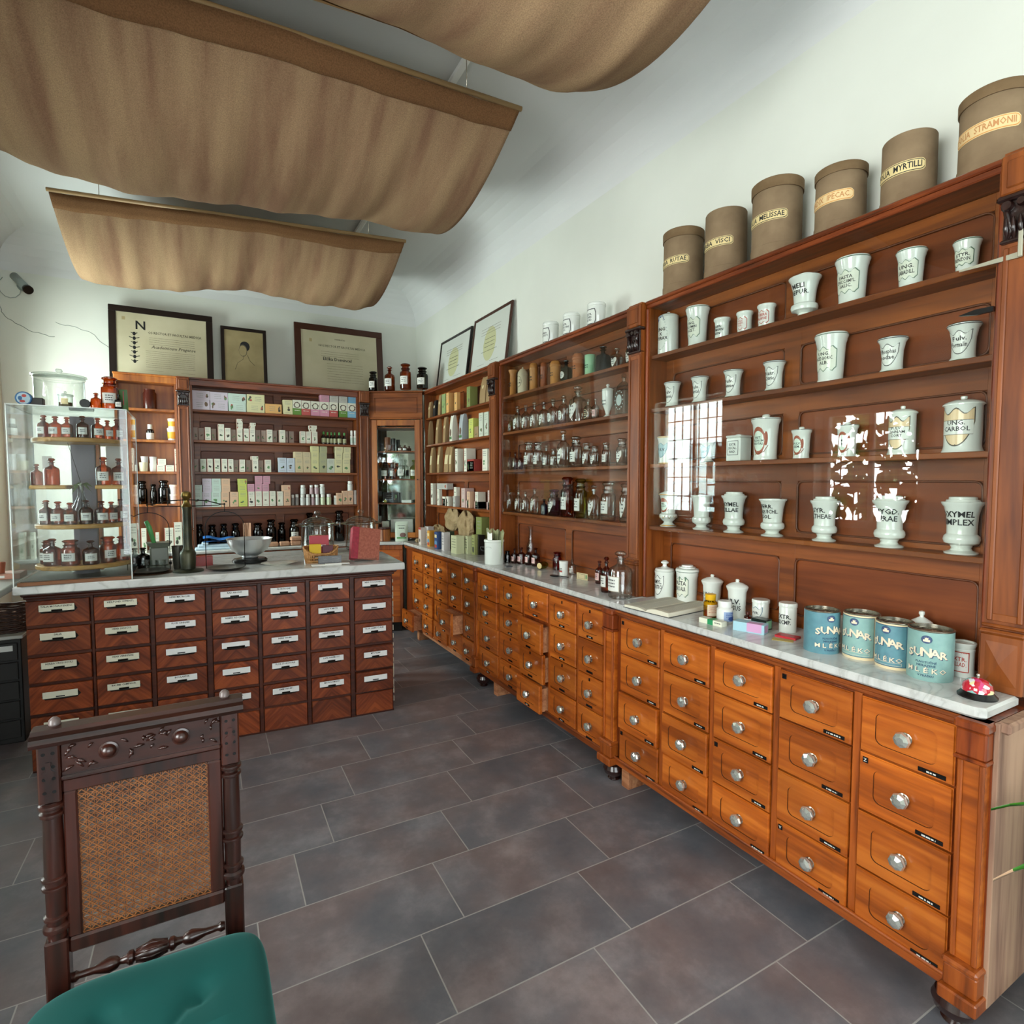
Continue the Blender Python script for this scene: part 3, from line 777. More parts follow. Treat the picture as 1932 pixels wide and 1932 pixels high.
# bases under the back worktops
def panelled_base(label, p0, p1, depth, zt=.838):
    a, b_ = Vector(p0), Vector(p1); d = b_-a; w = d.length; ang = math.atan2(d.y, d.x)
    root = thing('base_cupboard', label, 'cupboard', (p0[0], p0[1], 0), ang)
    MB().box(0, w, .012, depth, .09, zt, 0).build('carcass', W_EDGE, root)
    n = max(1, int(w/.42)); q = MB(); 
    q.box(0, w, 0, .014, .79, zt, 0, .004); q.box(0, w, 0, .014, .09, .15, 0, .004)
    for i in range(n+1):
        x = w*i/n; q.box(max(0, x-.03), min(w, x+.03), 0, .014, .15, .79, 0, .003)
    q.build('face_frame', W_STILE, root)
    for i in range(n):
        MB().box(w*i/n+.03, w*(i+1)/n-.03, .008, .014, .15, .79, 0, .002).build('door_panel', W_DRAW, root)
    MB().box(.02, w-.02, .03, depth-.02, 0, .09).build('plinth', IRON, root)
    return root
panelled_base('angled honey wood base panel across the back corner', (1.375, 5.285), (1.69, 5.158), .12)
panelled_base('long wooden base cupboard along the back wall behind the counter', (-.55, 5.285), (1.34, 5.285), .38)

# --- carved capital used on every show case pilaster
def capital(parent, xa, xb, y, z0, z1):
    w = xb-xa; m_ = (xa+xb)/2; q = MB(); h = z1-z0
    q.box(xa-.008, xb+.008, y-.022, y+.02, z1-.016, z1, 0, .005)
    q.box(xa+.004, xb-.004, y-.006, y+.02, z0, z1-.014, 0, .003)
    q.box(xa, xb, y-.012, y+.02, z0, z0+.010, 0, .003)
    for s_ in (-1, 1):
        cxx = m_+s_*w*.32
        q.lathe([(0, -.012), (.011, -.012), (.014, -.004), (.014, .004), (.011, .012), (0, .012)], (cxx, y-.014, z1-.030), 12, 0, ax='y')
        q.tube([(cxx+s_*.006, y-.012, z1-.03), (cxx, y-.016, z0+h*.55), (cxx-s_*.010, y-.012, z0+h*.25), (cxx, y-.008, z0+.010)], [.006, .007, .006, .003], 7)
    for k in range(5):
        u = m_+(k-2)*w*.17; q.tube([(u, y-.006, z0+.008), (u, y-.015, z0+h*.3), (u*.96+m_*.04, y-.020, z0+h*.5)], [.004, .007, .003], 6)
    q.lathe([(0, -.01), (.009, -.01), (.012, 0), (.009, .006), (0, .008)], (m_, y-.012, z1-.026), 10, 0, ax='y')
    o = q.build('capital', W_DARK, parent); o['label'] = 'dark carved capital'
def pilaster(root, xa, xb, y, zb=.868, zt=2.305, yb=.0, foot=True):
    """upright with base block, panelled shaft, carved capital and top block"""
    q = MB(); q.box(xa, xb, y, yb, zb, zt-.002, 0); q.build('pilaster', W_CASE, root)
    q = MB(); q.box(xa+.006, xa+.018, y-.006, y, zb+.19, 2.055, 0, .003); q.box(xb-.018, xb-.006, y-.006, y, zb+.19, 2.055, 0, .003)
    q.box(xa+.018, xb-.018, y-.003, y, 2.035, 2.055, 0, .002); q.box(xa+.018, xb-.018, y-.003, y, zb+.19, zb+.21, 0, .002)
    q.build('shaft_moulding', W_CASE, root)
    capital(root, xa, xb, y, 2.065, 2.188)
    q = MB(); q.box(xa-.003, xb+.003, y-.014, y, 2.19, zt-.012, 0, .004); q.box(xa+.012, xb-.012, y-.019, y-.013, 2.205, zt-.03, 0, .003)
    q.build('top_block', W_CASE, root)
    if foot:
        q = MB(); q.box(xa-.003, xb+.003, y-.014, y, zb, zb+.155, 0, .003)
        q.box(xa-.006, xb+.006, y-.020, y, zb+.155, zb+.168, 0, .005); q.box(xa-.004, xb+.004, y-.012, y, zb+.172, zb+.182, 0, .004)
        m_ = (xa+xb)/2; zc = zb+.077; hw = (xb-xa)/2-.010; yo = y-.014
        q.add([(m_-hw, yo, zb+.02), (m_+hw, yo, zb+.02), (m_+hw, yo, zb+.135), (m_-hw, yo, zb+.135), (m_, yo-.010, zc)], [(0, 1, 4), (1, 2, 4), (2, 3, 4), (3, 0, 4)], 0)
        q.build('pilaster_foot', W_CASE, root)

SHZ = [2.045, 1.790, 1.523, 1.222]
def back_frames(root, xa, xb, yb, z0, z1, mid=True, mat=None):
    """plain back board with rails, a middle stile and round-cornered field mouldings"""
    MB().box(xa, xb, yb, yb+.012, z0, z1).build('back_board', mat or W_BACK, root)
    q = MB(); m_ = (xa+xb)/2
    for z in SHZ: q.box(xa, xb, yb-.007, yb, z-.085, z+.02, 0, .002)
    q.box(xa, xb, yb-.007, yb, z1-.05, z1, 0, .002); q.box(xa, xb, yb-.007, yb, z0, z0+.05, 0, .002)
    q.box(xa, xa+.05, yb-.0083, yb, z0, z1, 0, .002); q.box(xb-.05, xb, yb-.0083, yb, z0, z1, 0, .002)
    q.box(m_-.035, m_+.035, yb-.0076, yb, z0, z1, 0, .002)
    q.build('back_frame', W_CASEH, root)
    # dark sunk line round each field
    fields = []
    zs = [z1-.05] + SHZ + [z0+.05]
    g = MB()
    for i in range(len(zs)-1):
        zt = zs[i]-(.085 if i > 0 else 0); zb_ = zs[i+1]+(.02 if i < len(zs)-2 else 0)
        if zt-zb_ < .06: continue
        for a, b_ in ((xa+.05, m_-.035), (m_+.035, xb-.05)):
            r = .022; P = []
            for (cx_, cz_, a0) in ((b_-r, zt-r, 0), (a+r, zt-r, PI/2), (a+r, zb_+r, PI), (b_-r, zb_+r, 1.5*PI)):
                for k in range(5): P.append((cx_+r*cos(a0+PI/2*k/4), yb-.006, cz_+r*sin(a0+PI/2*k/4)))
            g.tube(P, .0042, 5, closed=True)
            # fill of the square corners outside the round
    g.build('field_moulding', plain('field_moulding_dark', '#5a2d10', .45), root)
def show_case(label, far, near, pane=None, depth=.18, pil=(), name='show_case', strips=True, zbase=.868):
    root = thing(name, label, 'show case', (1.92, far, 0), RW)
    L = lambda yw: far-yw
    xa, xb = 0.0, far-near
    MB().box(xa, xa+.018, .0, depth, zbase, 2.28, 0).build('side_panel', W_CASE, root)
    MB().box(xb-.018, xb, .0, depth, zbase, 2.28, 0).build('side_panel', W_CASE, root)
    q = MB(); q.box(xa-.004, xb+.004, -.012, depth+.012, 2.288, 2.305, 0, .004); q.box(xa, xb, -.006, depth, 2.270, 2.289, 0, .003)
    q.build('cornice', W_EDGEH, root)
    back_frames(root, xa+.018, xb-.018, .118, zbase, 2.270)
    for z in SHZ:
        MB().box(xa+.018, xb-.018, .010, .118, z-.018, z, 0, .002).build('shelf', W_CASEH, root)
    if strips:
        MB().box(xa-.002, xa+.014, -.012, .006, zbase, 2.27, 0, .005).build('door_guide', W_EDGE, root)
        MB().box(xb-.014, xb+.002, -.012, .006, zbase, 2.27, 0, .005).build('door_guide', W_EDGE, root)
    if pane:
        p = MB().box(xa+.014, xb-.014, -.001, .004, pane[0], pane[1], 0); p.build('glass_pane', G_PANE, root)
    for (a, b_) in pil: pilaster(root, L(a), L(b_), -.030, yb=.10)
    return root, L
sA, LsA = show_case('near glazed show case full of white pharmacy jars', 2.090, .704, pane=(1.205, 2.268), pil=((.702, .612),))
MB().box(LsA(.612)-.001, LsA(.612)+.006, -.03, .19, .868, 2.30).build('end_board', W_SIDE, sA)
sB, LsB = show_case('middle glazed show case full of glass bottles', 3.605, 2.192, pane=(1.205, 2.268), pil=((2.190, 2.098),))
sC, LsC = show_case('far open show case full of herb packages beside the corner', 5.165, 3.725, pil=((3.722, 3.625),), strips=False, name='open_shelf_case')
# window catch and bracket on the near show case
tag(MB().prism([(1.907, .795, 1.906), (1.907, .755, 1.914), (1.907, .715, 1.913), (1.907, .715, 1.900), (1.907, .755, 1.899)], (-.012, 0, 0)).build('catch', BLACK), 'black pointed catch on the glass of the near show case', 'catch')
bk = MB(); bk.box(1.875, 1.884, .652, .662, 2.02, 2.11, 0, .002); bk.prism([(1.88, .66, 2.02), (1.88, .66, 2.035), (1.90, .80, 2.035), (1.90, .80, 2.030)], (.004, 0, 0))
tag(bk.build('shelf_bracket', plain('bracket_grey', '#a9a692', .4, metal=.3)), 'thin grey metal bracket on the right pilaster near the top', 'bracket')

# --- open shelves along the back wall (frame: x right, y into the wall, world axes)
def back_case(label, xa, xb, Y, shelves, pil=(), depth=.22, mat_back=None, frames=True, mat_side=None, name='open_shelf_case'):
    root = thing(name, label, 'show case', (xa, Y, 0), 0)
    w = xb-xa; ms = mat_side or W_CASE; mh = W_CASEH if not mat_side else W_PLAIN
    MB().box(0, .018, 0, depth, .868, 2.28).build('side_panel', ms, root)
    MB().box(w-.018, w, 0, depth, .868, 2.28).build('side_panel', ms, root)
    q = MB(); q.box(-.004, w+.004, -.012, depth+.16, 2.288, 2.305, 0, .004); q.box(0, w, -.006, depth, 2.24, 2.289, 0, .003)
    q.build('cornice', mh if mat_side else W_EDGEH, root)
    if frames: back_frames(root, .018, w-.018, .16, .868, 2.270)
    else: MB().box(.018, w-.018, .16, .172, .868, 2.27).build('back_board', mat_back, root)
    for z in shelves: MB().box(.018, w-.018, .008, .16, z-.02, z, 0, .002).build('shelf', mh, root)
    for (a, b_) in pil: pilaster(root, a-xa, b_-xa, -.03, yb=.10)
    return root
back_case('wide open shelf case on the back wall full of tea cartons', -.04, 1.352, 5.42, SHZ, pil=((-.13, -.044), (1.356, 1.446)))
back_case('narrow open pine shelf case at the left of the back wall', -.56, -.134, 5.42, [2.03, 1.78, 1.522, 1.255], mat_back=W_PLAIN, frames=False, mat_side=W_PLAIN)
# --- angled corner cupboard with glass door and mirror back
P0, P1 = Vector((1.452, 5.405)), Vector((1.885, 5.125)); dD = P1-P0; wD = dD.length; aD = math.atan2(dD.y, dD.x)
rD = thing('corner_cupboard', 'tall angled corner cupboard with glass door and bottles inside', 'cupboard', (P0.x, P0.y, 0), aD)
q = MB(); q.box(0, wD, 0, .02, 2.04, 2.285, 0); q.box(-.03, wD+.01, -.012, .16, 2.288, 2.305, 0, .004); q.box(0, wD, -.012, .02, 2.035, 2.052, 0, .004)
q.box(.055, wD-.055, -.006, 0, 2.235, 2.243, 0, .002); q.box(.055, wD-.055, -.006, 0, 2.092, 2.100, 0, .002); q.box(.05, .058, -.006, 0, 2.092, 2.243, 0, .002); q.box(wD-.058, wD-.05, -.006, 0, 2.092, 2.243, 0, .002)
q.build('header', W_CASEH, rD)
q = MB(); q.box(0, .022, 0, .02, .868, 2.04); q.box(wD-.022, wD, 0, .02, .868, 2.04); q.build('side_panel', W_CASE, rD)
q = MB(); q.box(.022, .075, -.008, .014, .90, 2.03, 0, .003); q.box(wD-.075, wD-.022, -.008, .014, .90, 2.03, 0, .003); q.box(.075, wD-.075, -.008, .014, 1.975, 2.03, 0, .003); q.box(.075, wD-.075, -.008, .014, .90, .95, 0, .003)
dr = q.build('door', W_PLAIN, rD)
MB().box(.07, wD-.07, .002, .006, .94, 1.985).build('glass_pane', G_PANE, dr)
MB().lathe([(0, 0), (.006, 0), (.006, .012), (0, .014)], (wD-.048, -.022, 1.46), 8, ax='y').build('door_lock', IRON, dr)
MB().box(.03, wD-.03, .168, .176, .87, 2.04).build('mirror', plain('old_mirror', '#c8cec8', .06, metal=1.0), rD)
for z in (1.965, 1.735, 1.465, 1.232, .90): MB().box(.024, wD-.024, .03, .166, z-.012, z).build('shelf', W_CASEH, rD)
# measured places of the goods: (..., x, y, radius, height, base height)
CANS=[('RUTAE',1,2.01,1.952,0.091,0.287),
 ('VISCI',0,2.01,1.709,0.087,0.275),
 ('MELISSAE',1,2.01,1.465,0.092,0.287),
 ('IPECAC',1,2.01,1.214,0.081,0.223),
 ('MYRTILLI',0,2.01,0.995,0.076,0.215),
 ('STRAMONII',1,2.01,0.772,0.084,0.225)]
CANW=[(2.0,3.068,0.051,0.15),
 (2.0,2.837,0.052,0.146),
 (2.0,2.594,0.052,0.141)]
POTS=[('dome','wreath|UNG|X|STYRAX',1.99,2.021,0.049,0.203,2.045),
 ('beaker','gshield|UNG.|PLUMBI|ACET.',1.99,1.84,0.053,0.176,2.045),
 ('cup','plain|CUMARIN',1.99,1.703,0.035,0.093,2.045),
 ('cup','rshield|PULV.|DIGIT.|FOL.',1.99,1.588,0.034,0.09,2.045),
 ('cup','rshield|TUBERA|JALAPAE',1.99,1.486,0.036,0.092,2.045),
 ('urn','none|MELI|DEPUR.',1.99,1.326,0.056,0.162,2.045),
 ('beaker','goval|PASTA|ZINC.C.AMYL.|SALIC.',1.99,1.152,0.054,0.158,2.045),
 ('beaker','goval|UNG.|SABADILL.',1.99,0.968,0.042,0.121,2.045),
 ('beaker','goval|STYR.|BENZOIN.',1.99,0.819,0.035,0.097,2.045),
 ('waist','kshield|Pulv.|Tannal.',1.99,1.988,0.041,0.125,1.79),
 ('waist','kshield|Pulv.|Santal.',1.99,1.821,0.04,0.124,1.79),
 ('waist','kshield|Pulv.|Sennae',1.99,1.639,0.041,0.122,1.79),
 ('waist','kshield|Natr.|Citric.',1.99,1.445,0.042,0.122,1.79),
 ('beaker','gshield|UNG.|ACID.BORIC.|ALB.',1.99,1.219,0.054,0.172,1.79),
 ('waist','kshield|Phosphas|sodae.',1.99,1.014,0.043,0.118,1.79),
 ('waist','kshield|Pulv.|Formalin.',1.99,0.818,0.042,0.116,1.79),
 ('cupgold','bshield|PULV.',1.99,2.027,0.041,0.133,1.523),
 ('cup','none|',2.0,1.925,0.032,0.111,1.523),
 ('waist','bshield|PULV.',1.99,1.773,0.033,0.098,1.523),
 ('jarknob','medal|PIST.|FLORUM|ROTAS',1.99,1.477,0.056,0.182,1.523),
 ('jarknob','medal|PULV.|SEM.',1.99,1.323,0.036,0.12,1.523),
 ('jarknob','medal|SEM. L.|LOBULI',1.99,1.152,0.036,0.122,1.523),
 ('domejar','cshield|PULV.|CINNAM|CORT',1.99,0.976,0.041,0.159,1.523),
 ('domejar','cshield|UNG.|CARBOL',1.99,0.811,0.051,0.169,1.523),
 ('urngold','medal|MEL.|ROSAT.',1.99,2.004,0.049,0.172,1.222),
 ('urnopen','none|',1.99,1.798,0.048,0.154,1.222),
 ('urnlid','none|OXYMEL|SCILLAE',1.99,1.622,0.052,0.173,1.222),
 ('urnopen','none|FERR.|SESQUICHL.|SOL.',1.99,1.437,0.052,0.147,1.222),
 ('urnlid','none|SYR.|ALTHEAE',1.99,1.225,0.049,0.162,1.222),
 ('urnlid','none|AMYGD.|DURAE',1.99,1.004,0.052,0.17,1.222),
 ('urnlid','none|OXYMEL|SIMPLEX',1.99,0.803,0.053,0.171,1.222),
 ('knobjar','kshield|AMYL.|TRITICI',1.99,2.022,0.048,0.186,0.868),
 ('ringlid','gshield|PASTA|ZINCI ALB.',2.01,1.895,0.054,0.177,0.868),
 ('ball','none|PULV.|GUMM.',2.0,1.738,0.047,0.156,0.868),
 ('ball','none|PULV.|CROSUS',1.96,1.572,0.044,0.163,0.868),
 ('flatlid','bshieldw|PYR.',1.98,1.473,0.034,0.094,0.868),
 ('flatlid','none|EXTR.|FILICMP.',1.95,1.332,0.033,0.11,0.868),
 ('flatlid','roval|EXTR.|BELL.',1.97,1.151,0.025,0.093,0.868),
 ('bowl','none|',1.98,0.895,0.038,0.164,0.868),
 ('spoutcup','rrect|EXTR.|BELLAD.',1.95,0.771,0.032,0.1,0.868)]
TINS=[(1.83,1.159,0.053,0.141),
 (1.88,1.034,0.05,0.146),
 (1.85,0.919,0.046,0.155),
 (1.85,0.824,0.053,0.151)]
SM=[('yellow',1.874,1.636,0.027,0.098),
 ('whiteblue',1.85,1.538,0.031,0.089),
 ('small',1.959,1.55,0.017,0.043),
 ('bell',1.765,0.679,0.043,0.06)]
BOTS=[('albarello','','tan',1.99,3.544,0.032,0.189,2.045),
 ('dometop','circle','cream',1.99,3.404,0.038,0.189,2.045),
 ('woodpot','','tan',1.99,3.26,0.03,0.186,2.045),
 ('woodpot','','rust',1.99,3.131,0.026,0.166,2.045),
 ('woodpot','','tan',1.99,2.997,0.036,0.152,2.045),
 ('bottle','oval','dark',1.99,2.878,0.035,0.137,2.045),
 ('woodpot','','terra',1.99,2.754,0.037,0.149,2.045),
 ('tinpot','','green',1.99,2.637,0.032,0.12,2.045),
 ('bottle','','smoke',1.99,2.518,0.041,0.147,2.045),
 ('bottle','heart','clear',1.99,2.398,0.031,0.111,2.045),
 ('bottle','heart','blue',1.99,2.288,0.026,0.131,2.045),
 ('bottle','heart','clear',1.99,3.586,0.017,0.13,1.79),
 ('bottle','heart','clear',1.99,3.477,0.032,0.184,1.79),
 ('bottle','heart','clear',1.99,3.363,0.028,0.177,1.79),
 ('bottle','heart','clear',1.99,3.249,0.03,0.181,1.79),
 ('bottle','heart','clear',1.99,3.131,0.033,0.17,1.79),
 ('bottle','oval','clear',1.99,3.021,0.035,0.175,1.79),
 ('bottle','oval','clear',1.99,2.903,0.033,0.181,1.79),
 ('bottle','heart','clear',1.99,2.755,0.052,0.215,1.79),
 ('bottle','black','clear',1.99,2.653,0.025,0.127,1.79),
 ('bottle','pink','clear',1.99,2.583,0.02,0.121,1.79),
 ('china','','white',1.99,2.474,0.035,0.185,1.79),
 ('square','','clear',1.99,2.341,0.055,0.221,1.79),
 ('bottle','oval','amber',1.99,3.591,0.018,0.133,1.523),
 ('bottle','oval','amber',1.99,3.509,0.019,0.126,1.523),
 ('bottle','oval','amber',1.99,3.433,0.016,0.12,1.523),
 ('jar','rect','clear',1.99,3.323,0.034,0.186,1.523),
 ('jar','rect','clear',1.99,3.203,0.032,0.179,1.523),
 ('bottle','rect','clear',1.99,3.099,0.024,0.152,1.523),
 ('jar','rect','clear',1.99,3.014,0.02,0.126,1.523),
 ('bottle','heart','clear',1.99,2.904,0.039,0.235,1.523),
 ('jar','rect','clear',1.99,2.77,0.037,0.186,1.523),
 ('jar','heart','clear',1.99,2.662,0.027,0.143,1.523),
 ('jar','heart','clear',1.99,2.587,0.024,0.12,1.523),
 ('jar','rect','clear',1.99,2.483,0.024,0.133,1.523),
 ('jar','heart','clear',1.99,2.35,0.03,0.146,1.523),
 ('bottle','heart','clear',1.99,3.588,0.026,0.162,1.222),
 ('bottle','heart','clear',1.99,3.465,0.026,0.162,1.222),
 ('bottle','oval','clear',1.99,3.364,0.024,0.147,1.222),
 ('bottle','heart','clear',1.99,3.246,0.028,0.174,1.222),
 ('bottle','','cobalt',1.99,3.123,0.024,0.101,1.222),
 ('jar','heart','violet',1.99,3.007,0.038,0.168,1.222),
 ('jar','rect','amber',1.99,2.859,0.04,0.246,1.222),
 ('jar','rect','olive',1.99,2.721,0.038,0.235,1.222),
 ('bottle','heart','clear',1.99,2.592,0.034,0.197,1.222),
 ('jar','rect','clear',1.99,2.461,0.041,0.216,1.222),
 ('jar','heart','clear',1.99,2.316,0.032,0.207,1.222),
 ('jar','','dark',1.896,3.456,0.023,0.085,0.868),
 ('bottle','pink','rose',1.925,3.405,0.023,0.103,0.868),
 ('bottle','pink','rose',1.947,3.35,0.027,0.116,0.868),
 ('bottle','pink','rose',1.964,3.281,0.023,0.121,0.868),
 ('bottle','pink','rose',1.981,3.214,0.028,0.124,0.868),
 ('jar','','red',2.015,3.005,0.029,0.118,0.868),
 ('whitejar','','white',1.935,2.814,0.028,0.088,0.868),
 ('bottle','rect','clear',1.989,2.799,0.022,0.095,0.868),
 ('bottle','pink','rose',1.95,2.484,0.023,0.128,0.868),
 ('bottle','rect','amber',1.829,2.272,0.028,0.183,0.868),
 ('bottle','rect','clear',1.802,2.13,0.059,0.229,0.868)]
CORN=[(1.5,5.424,0.045,0.193),
 (1.62,5.283,0.054,0.228),
 (1.73,5.144,0.057,0.24),
 (1.86,5.045,0.056,0.202)]
EBOX=[('lilac',1,-0.025,0.107,2.143,2.22),
 ('lilac',1,-0.027,0.105,2.062,2.143),
 ('lilac',1,0.108,0.244,2.14,2.218),
 ('lilac',1,0.109,0.242,2.061,2.139),
 ('mint',1,0.246,0.386,2.138,2.216),
 ('mint',1,0.247,0.384,2.061,2.137),
 ('cream',1,0.392,0.534,2.142,2.22),
 ('cream',1,0.39,0.533,2.059,2.138),
 ('orange',1,0.538,0.673,2.059,2.143),
 ('cream',1,0.686,0.765,2.062,2.191),
 ('greenp',1,0.767,0.841,2.056,2.191),
 ('redp',1,0.843,0.921,2.058,2.191),
 ('pinkp',1,0.925,1.002,2.059,2.192),
 ('pinkp',1,1.004,1.086,2.064,2.197),
 ('redp',1,1.089,1.166,2.062,2.197),
 ('greenp',1,1.177,1.255,2.065,2.2),
 ('bluep',1,1.257,1.34,2.063,2.201),
 ('pink',1,1.01,1.089,2.201,2.269),
 ('grey',1,1.094,1.172,2.203,2.272),
 ('grey',1,1.179,1.256,2.204,2.272),
 ('blue',1,1.264,1.345,2.205,2.274),
 ('dim',2,-0.032,0.011,1.812,1.919),
 ('dim',2,0.015,0.057,1.812,1.915),
 ('white',2,0.061,0.107,1.812,1.922),
 ('dim',2,0.111,0.147,1.811,1.912),
 ('white',2,0.16,0.209,1.81,1.919),
 ('white',2,0.212,0.258,1.81,1.921),
 ('dim',2,0.262,0.299,1.81,1.911),
 ('white',2,0.305,0.351,1.81,1.918),
 ('white',2,0.357,0.402,1.81,1.922),
 ('white',2,0.405,0.452,1.811,1.922),
 ('dim',2,0.458,0.497,1.808,1.914),
 ('dim',2,0.501,0.539,1.809,1.913),
 ('white',2,0.544,0.593,1.81,1.921),
 ('white',2,0.16,0.209,1.921,1.953),
 ('white',2,0.306,0.352,1.981,2.008),
 ('white',2,0.307,0.355,1.952,1.98),
 ('white',2,0.307,0.354,1.921,1.95),
 ('white',2,0.41,0.458,1.953,1.98),
 ('white',2,0.405,0.451,1.925,1.951),
 ('dim',2,0.597,0.633,1.806,1.913),
 ('white',2,0.647,0.699,1.811,1.923),
 ('dim',2,0.704,0.726,1.808,1.913),
 ('dim',2,0.732,0.775,1.808,1.915),
 ('white',2,0.826,0.873,1.81,1.919),
 ('white',2,0.876,0.921,1.81,1.919),
 ('white',2,0.925,0.978,1.811,1.921),
 ('white',2,0.907,0.974,1.946,1.979),
 ('white',2,0.911,0.967,1.922,1.945),
 ('dim',3,-0.037,0.009,1.545,1.653),
 ('pale',3,0.023,0.066,1.544,1.652),
 ('white',3,0.071,0.116,1.545,1.655),
 ('white',3,0.124,0.171,1.544,1.655),
 ('white',3,0.179,0.226,1.544,1.655),
 ('white',3,0.23,0.274,1.543,1.653),
 ('dim',3,0.276,0.314,1.543,1.648),
 ('white',3,0.319,0.365,1.542,1.651),
 ('dim',3,0.373,0.412,1.542,1.648),
 ('white',3,0.42,0.471,1.542,1.651),
 ('dim',3,0.475,0.514,1.542,1.648),
 ('white',3,0.522,0.575,1.542,1.653),
 ('white',3,0.411,0.472,1.652,1.683),
 ('sky',3,0.635,0.704,1.54,1.671),
 ('sky',3,0.708,0.775,1.542,1.671),
 ('beige',3,0.78,0.846,1.54,1.67),
 ('beige',3,0.849,0.914,1.54,1.667),
 ('straw',3,0.917,0.986,1.54,1.668),
 ('sage',3,0.99,1.057,1.54,1.671),
 ('pale',3,1.06,1.126,1.54,1.671),
 ('cream',3,1.128,1.199,1.54,1.671),
 ('cream',3,1.203,1.272,1.542,1.671),
 ('beige',3,0.772,0.843,1.671,1.729),
 ('beige',3,0.845,0.913,1.669,1.73),
 ('straw',3,0.919,0.988,1.73,1.787),
 ('straw',3,0.919,0.988,1.671,1.729),
 ('sage',3,0.996,1.062,1.732,1.787),
 ('sage',3,0.992,1.059,1.672,1.729),
 ('cream',3,1.135,1.207,1.732,1.788),
 ('cream',3,1.135,1.203,1.672,1.73),
 ('cream',3,1.212,1.28,1.732,1.789),
 ('cream',3,1.208,1.277,1.673,1.73),
 ('mint',4,-0.041,0.028,1.246,1.377),
 ('lilac',4,0.03,0.095,1.244,1.374),
 ('mint',4,0.097,0.17,1.244,1.373),
 ('peach',4,0.173,0.234,1.242,1.371),
 ('peach',4,0.24,0.305,1.24,1.369),
 ('lime',4,0.309,0.377,1.24,1.37),
 ('white',4,0.381,0.435,1.238,1.368),
 ('white',4,0.439,0.493,1.236,1.368),
 ('white',4,0.497,0.552,1.236,1.367),
 ('white',4,0.555,0.607,1.235,1.367),
 ('mint',4,-0.04,0.031,1.378,1.436),
 ('lilac',4,0.033,0.101,1.435,1.491),
 ('lilac',4,0.037,0.102,1.375,1.432),
 ('mint',4,0.104,0.172,1.433,1.49),
 ('mint',4,0.104,0.174,1.375,1.432),
 ('peach',4,0.177,0.243,1.432,1.49),
 ('peach',4,0.178,0.244,1.373,1.429),
 ('lime',4,0.304,0.376,1.433,1.486),
 ('lime',4,0.305,0.374,1.372,1.431),
 ('pink',4,0.379,0.435,1.371,1.438),
 ('pink',4,0.441,0.495,1.369,1.438),
 ('pink',4,0.443,0.502,1.44,1.506),
 ('pink',4,0.498,0.554,1.369,1.436),
 ('pink',4,0.507,0.565,1.438,1.507),
 ('white',4,0.617,0.669,1.235,1.364),
 ('peach',4,0.675,0.733,1.234,1.364),
 ('peach',4,0.661,0.734,1.365,1.421),
 ('peach',4,1.145,1.196,1.242,1.352),
 ('peach',4,1.199,1.247,1.238,1.367),
 ('peach',4,1.249,1.296,1.236,1.367)]
EBOT=[('gcap',1.038,5.47,0.02,0.118,1.79),
 ('gcap',1.076,5.47,0.016,0.114,1.79),
 ('gcap',1.109,5.47,0.014,0.113,1.79),
 ('gcap',1.141,5.47,0.016,0.114,1.79),
 ('gcap',1.183,5.47,0.021,0.116,1.79),
 ('gcap',1.229,5.47,0.018,0.114,1.79),
 ('wsp',1.299,5.47,0.015,0.139,1.79),
 ('wsp',1.332,5.47,0.017,0.14,1.79),
 ('grey',0.757,5.47,0.015,0.098,1.222),
 ('grey',0.792,5.47,0.016,0.102,1.222),
 ('white',0.841,5.47,0.022,0.101,1.222),
 ('white',0.887,5.47,0.021,0.099,1.222),
 ('rose',0.931,5.47,0.016,0.1,1.222),
 ('white',0.971,5.47,0.019,0.098,1.222),
 ('green',1.02,5.47,0.022,0.108,1.222),
 ('green',1.075,5.47,0.023,0.108,1.222),
 ('white',1.136,5.47,0.016,0.087,1.222),
 ('jar',1.322,5.47,0.016,0.137,1.222),
 ('white',0.846,5.47,0.023,0.084,1.326),
 ('rose',0.92,5.47,0.018,0.084,1.325),
 ('rose',0.965,5.47,0.021,0.086,1.323),
 ('white',1.017,5.47,0.024,0.094,1.331),
 ('white',1.276,5.47,0.024,0.092,1.368)]
EJAR=[(0.002,5.5,0.032,0.207),
 (0.098,5.5,0.036,0.201),
 (0.187,5.48,0.033,0.207),
 (0.279,5.48,0.036,0.208),
 (0.462,5.52,0.047,0.201),
 (0.57,5.5,0.044,0.23),
 (0.662,5.52,0.036,0.198),
 (0.762,5.46,0.046,0.229),
 (0.908,5.52,0.04,0.281),
 (1.181,5.52,0.048,0.294)]
EPK=[(0.394,0.491,0.955,1.003),
 (0.4,0.483,0.915,0.957),
 (0.512,0.609,0.885,0.925),
 (0.615,0.702,0.886,0.924),
 (0.708,0.804,0.925,0.969),
 (0.706,0.799,0.883,0.923),
 (0.328,0.392,0.935,1.085),
 (0.024,0.262,0.935,0.988),
 (-0.034,0.275,0.878,0.948)]
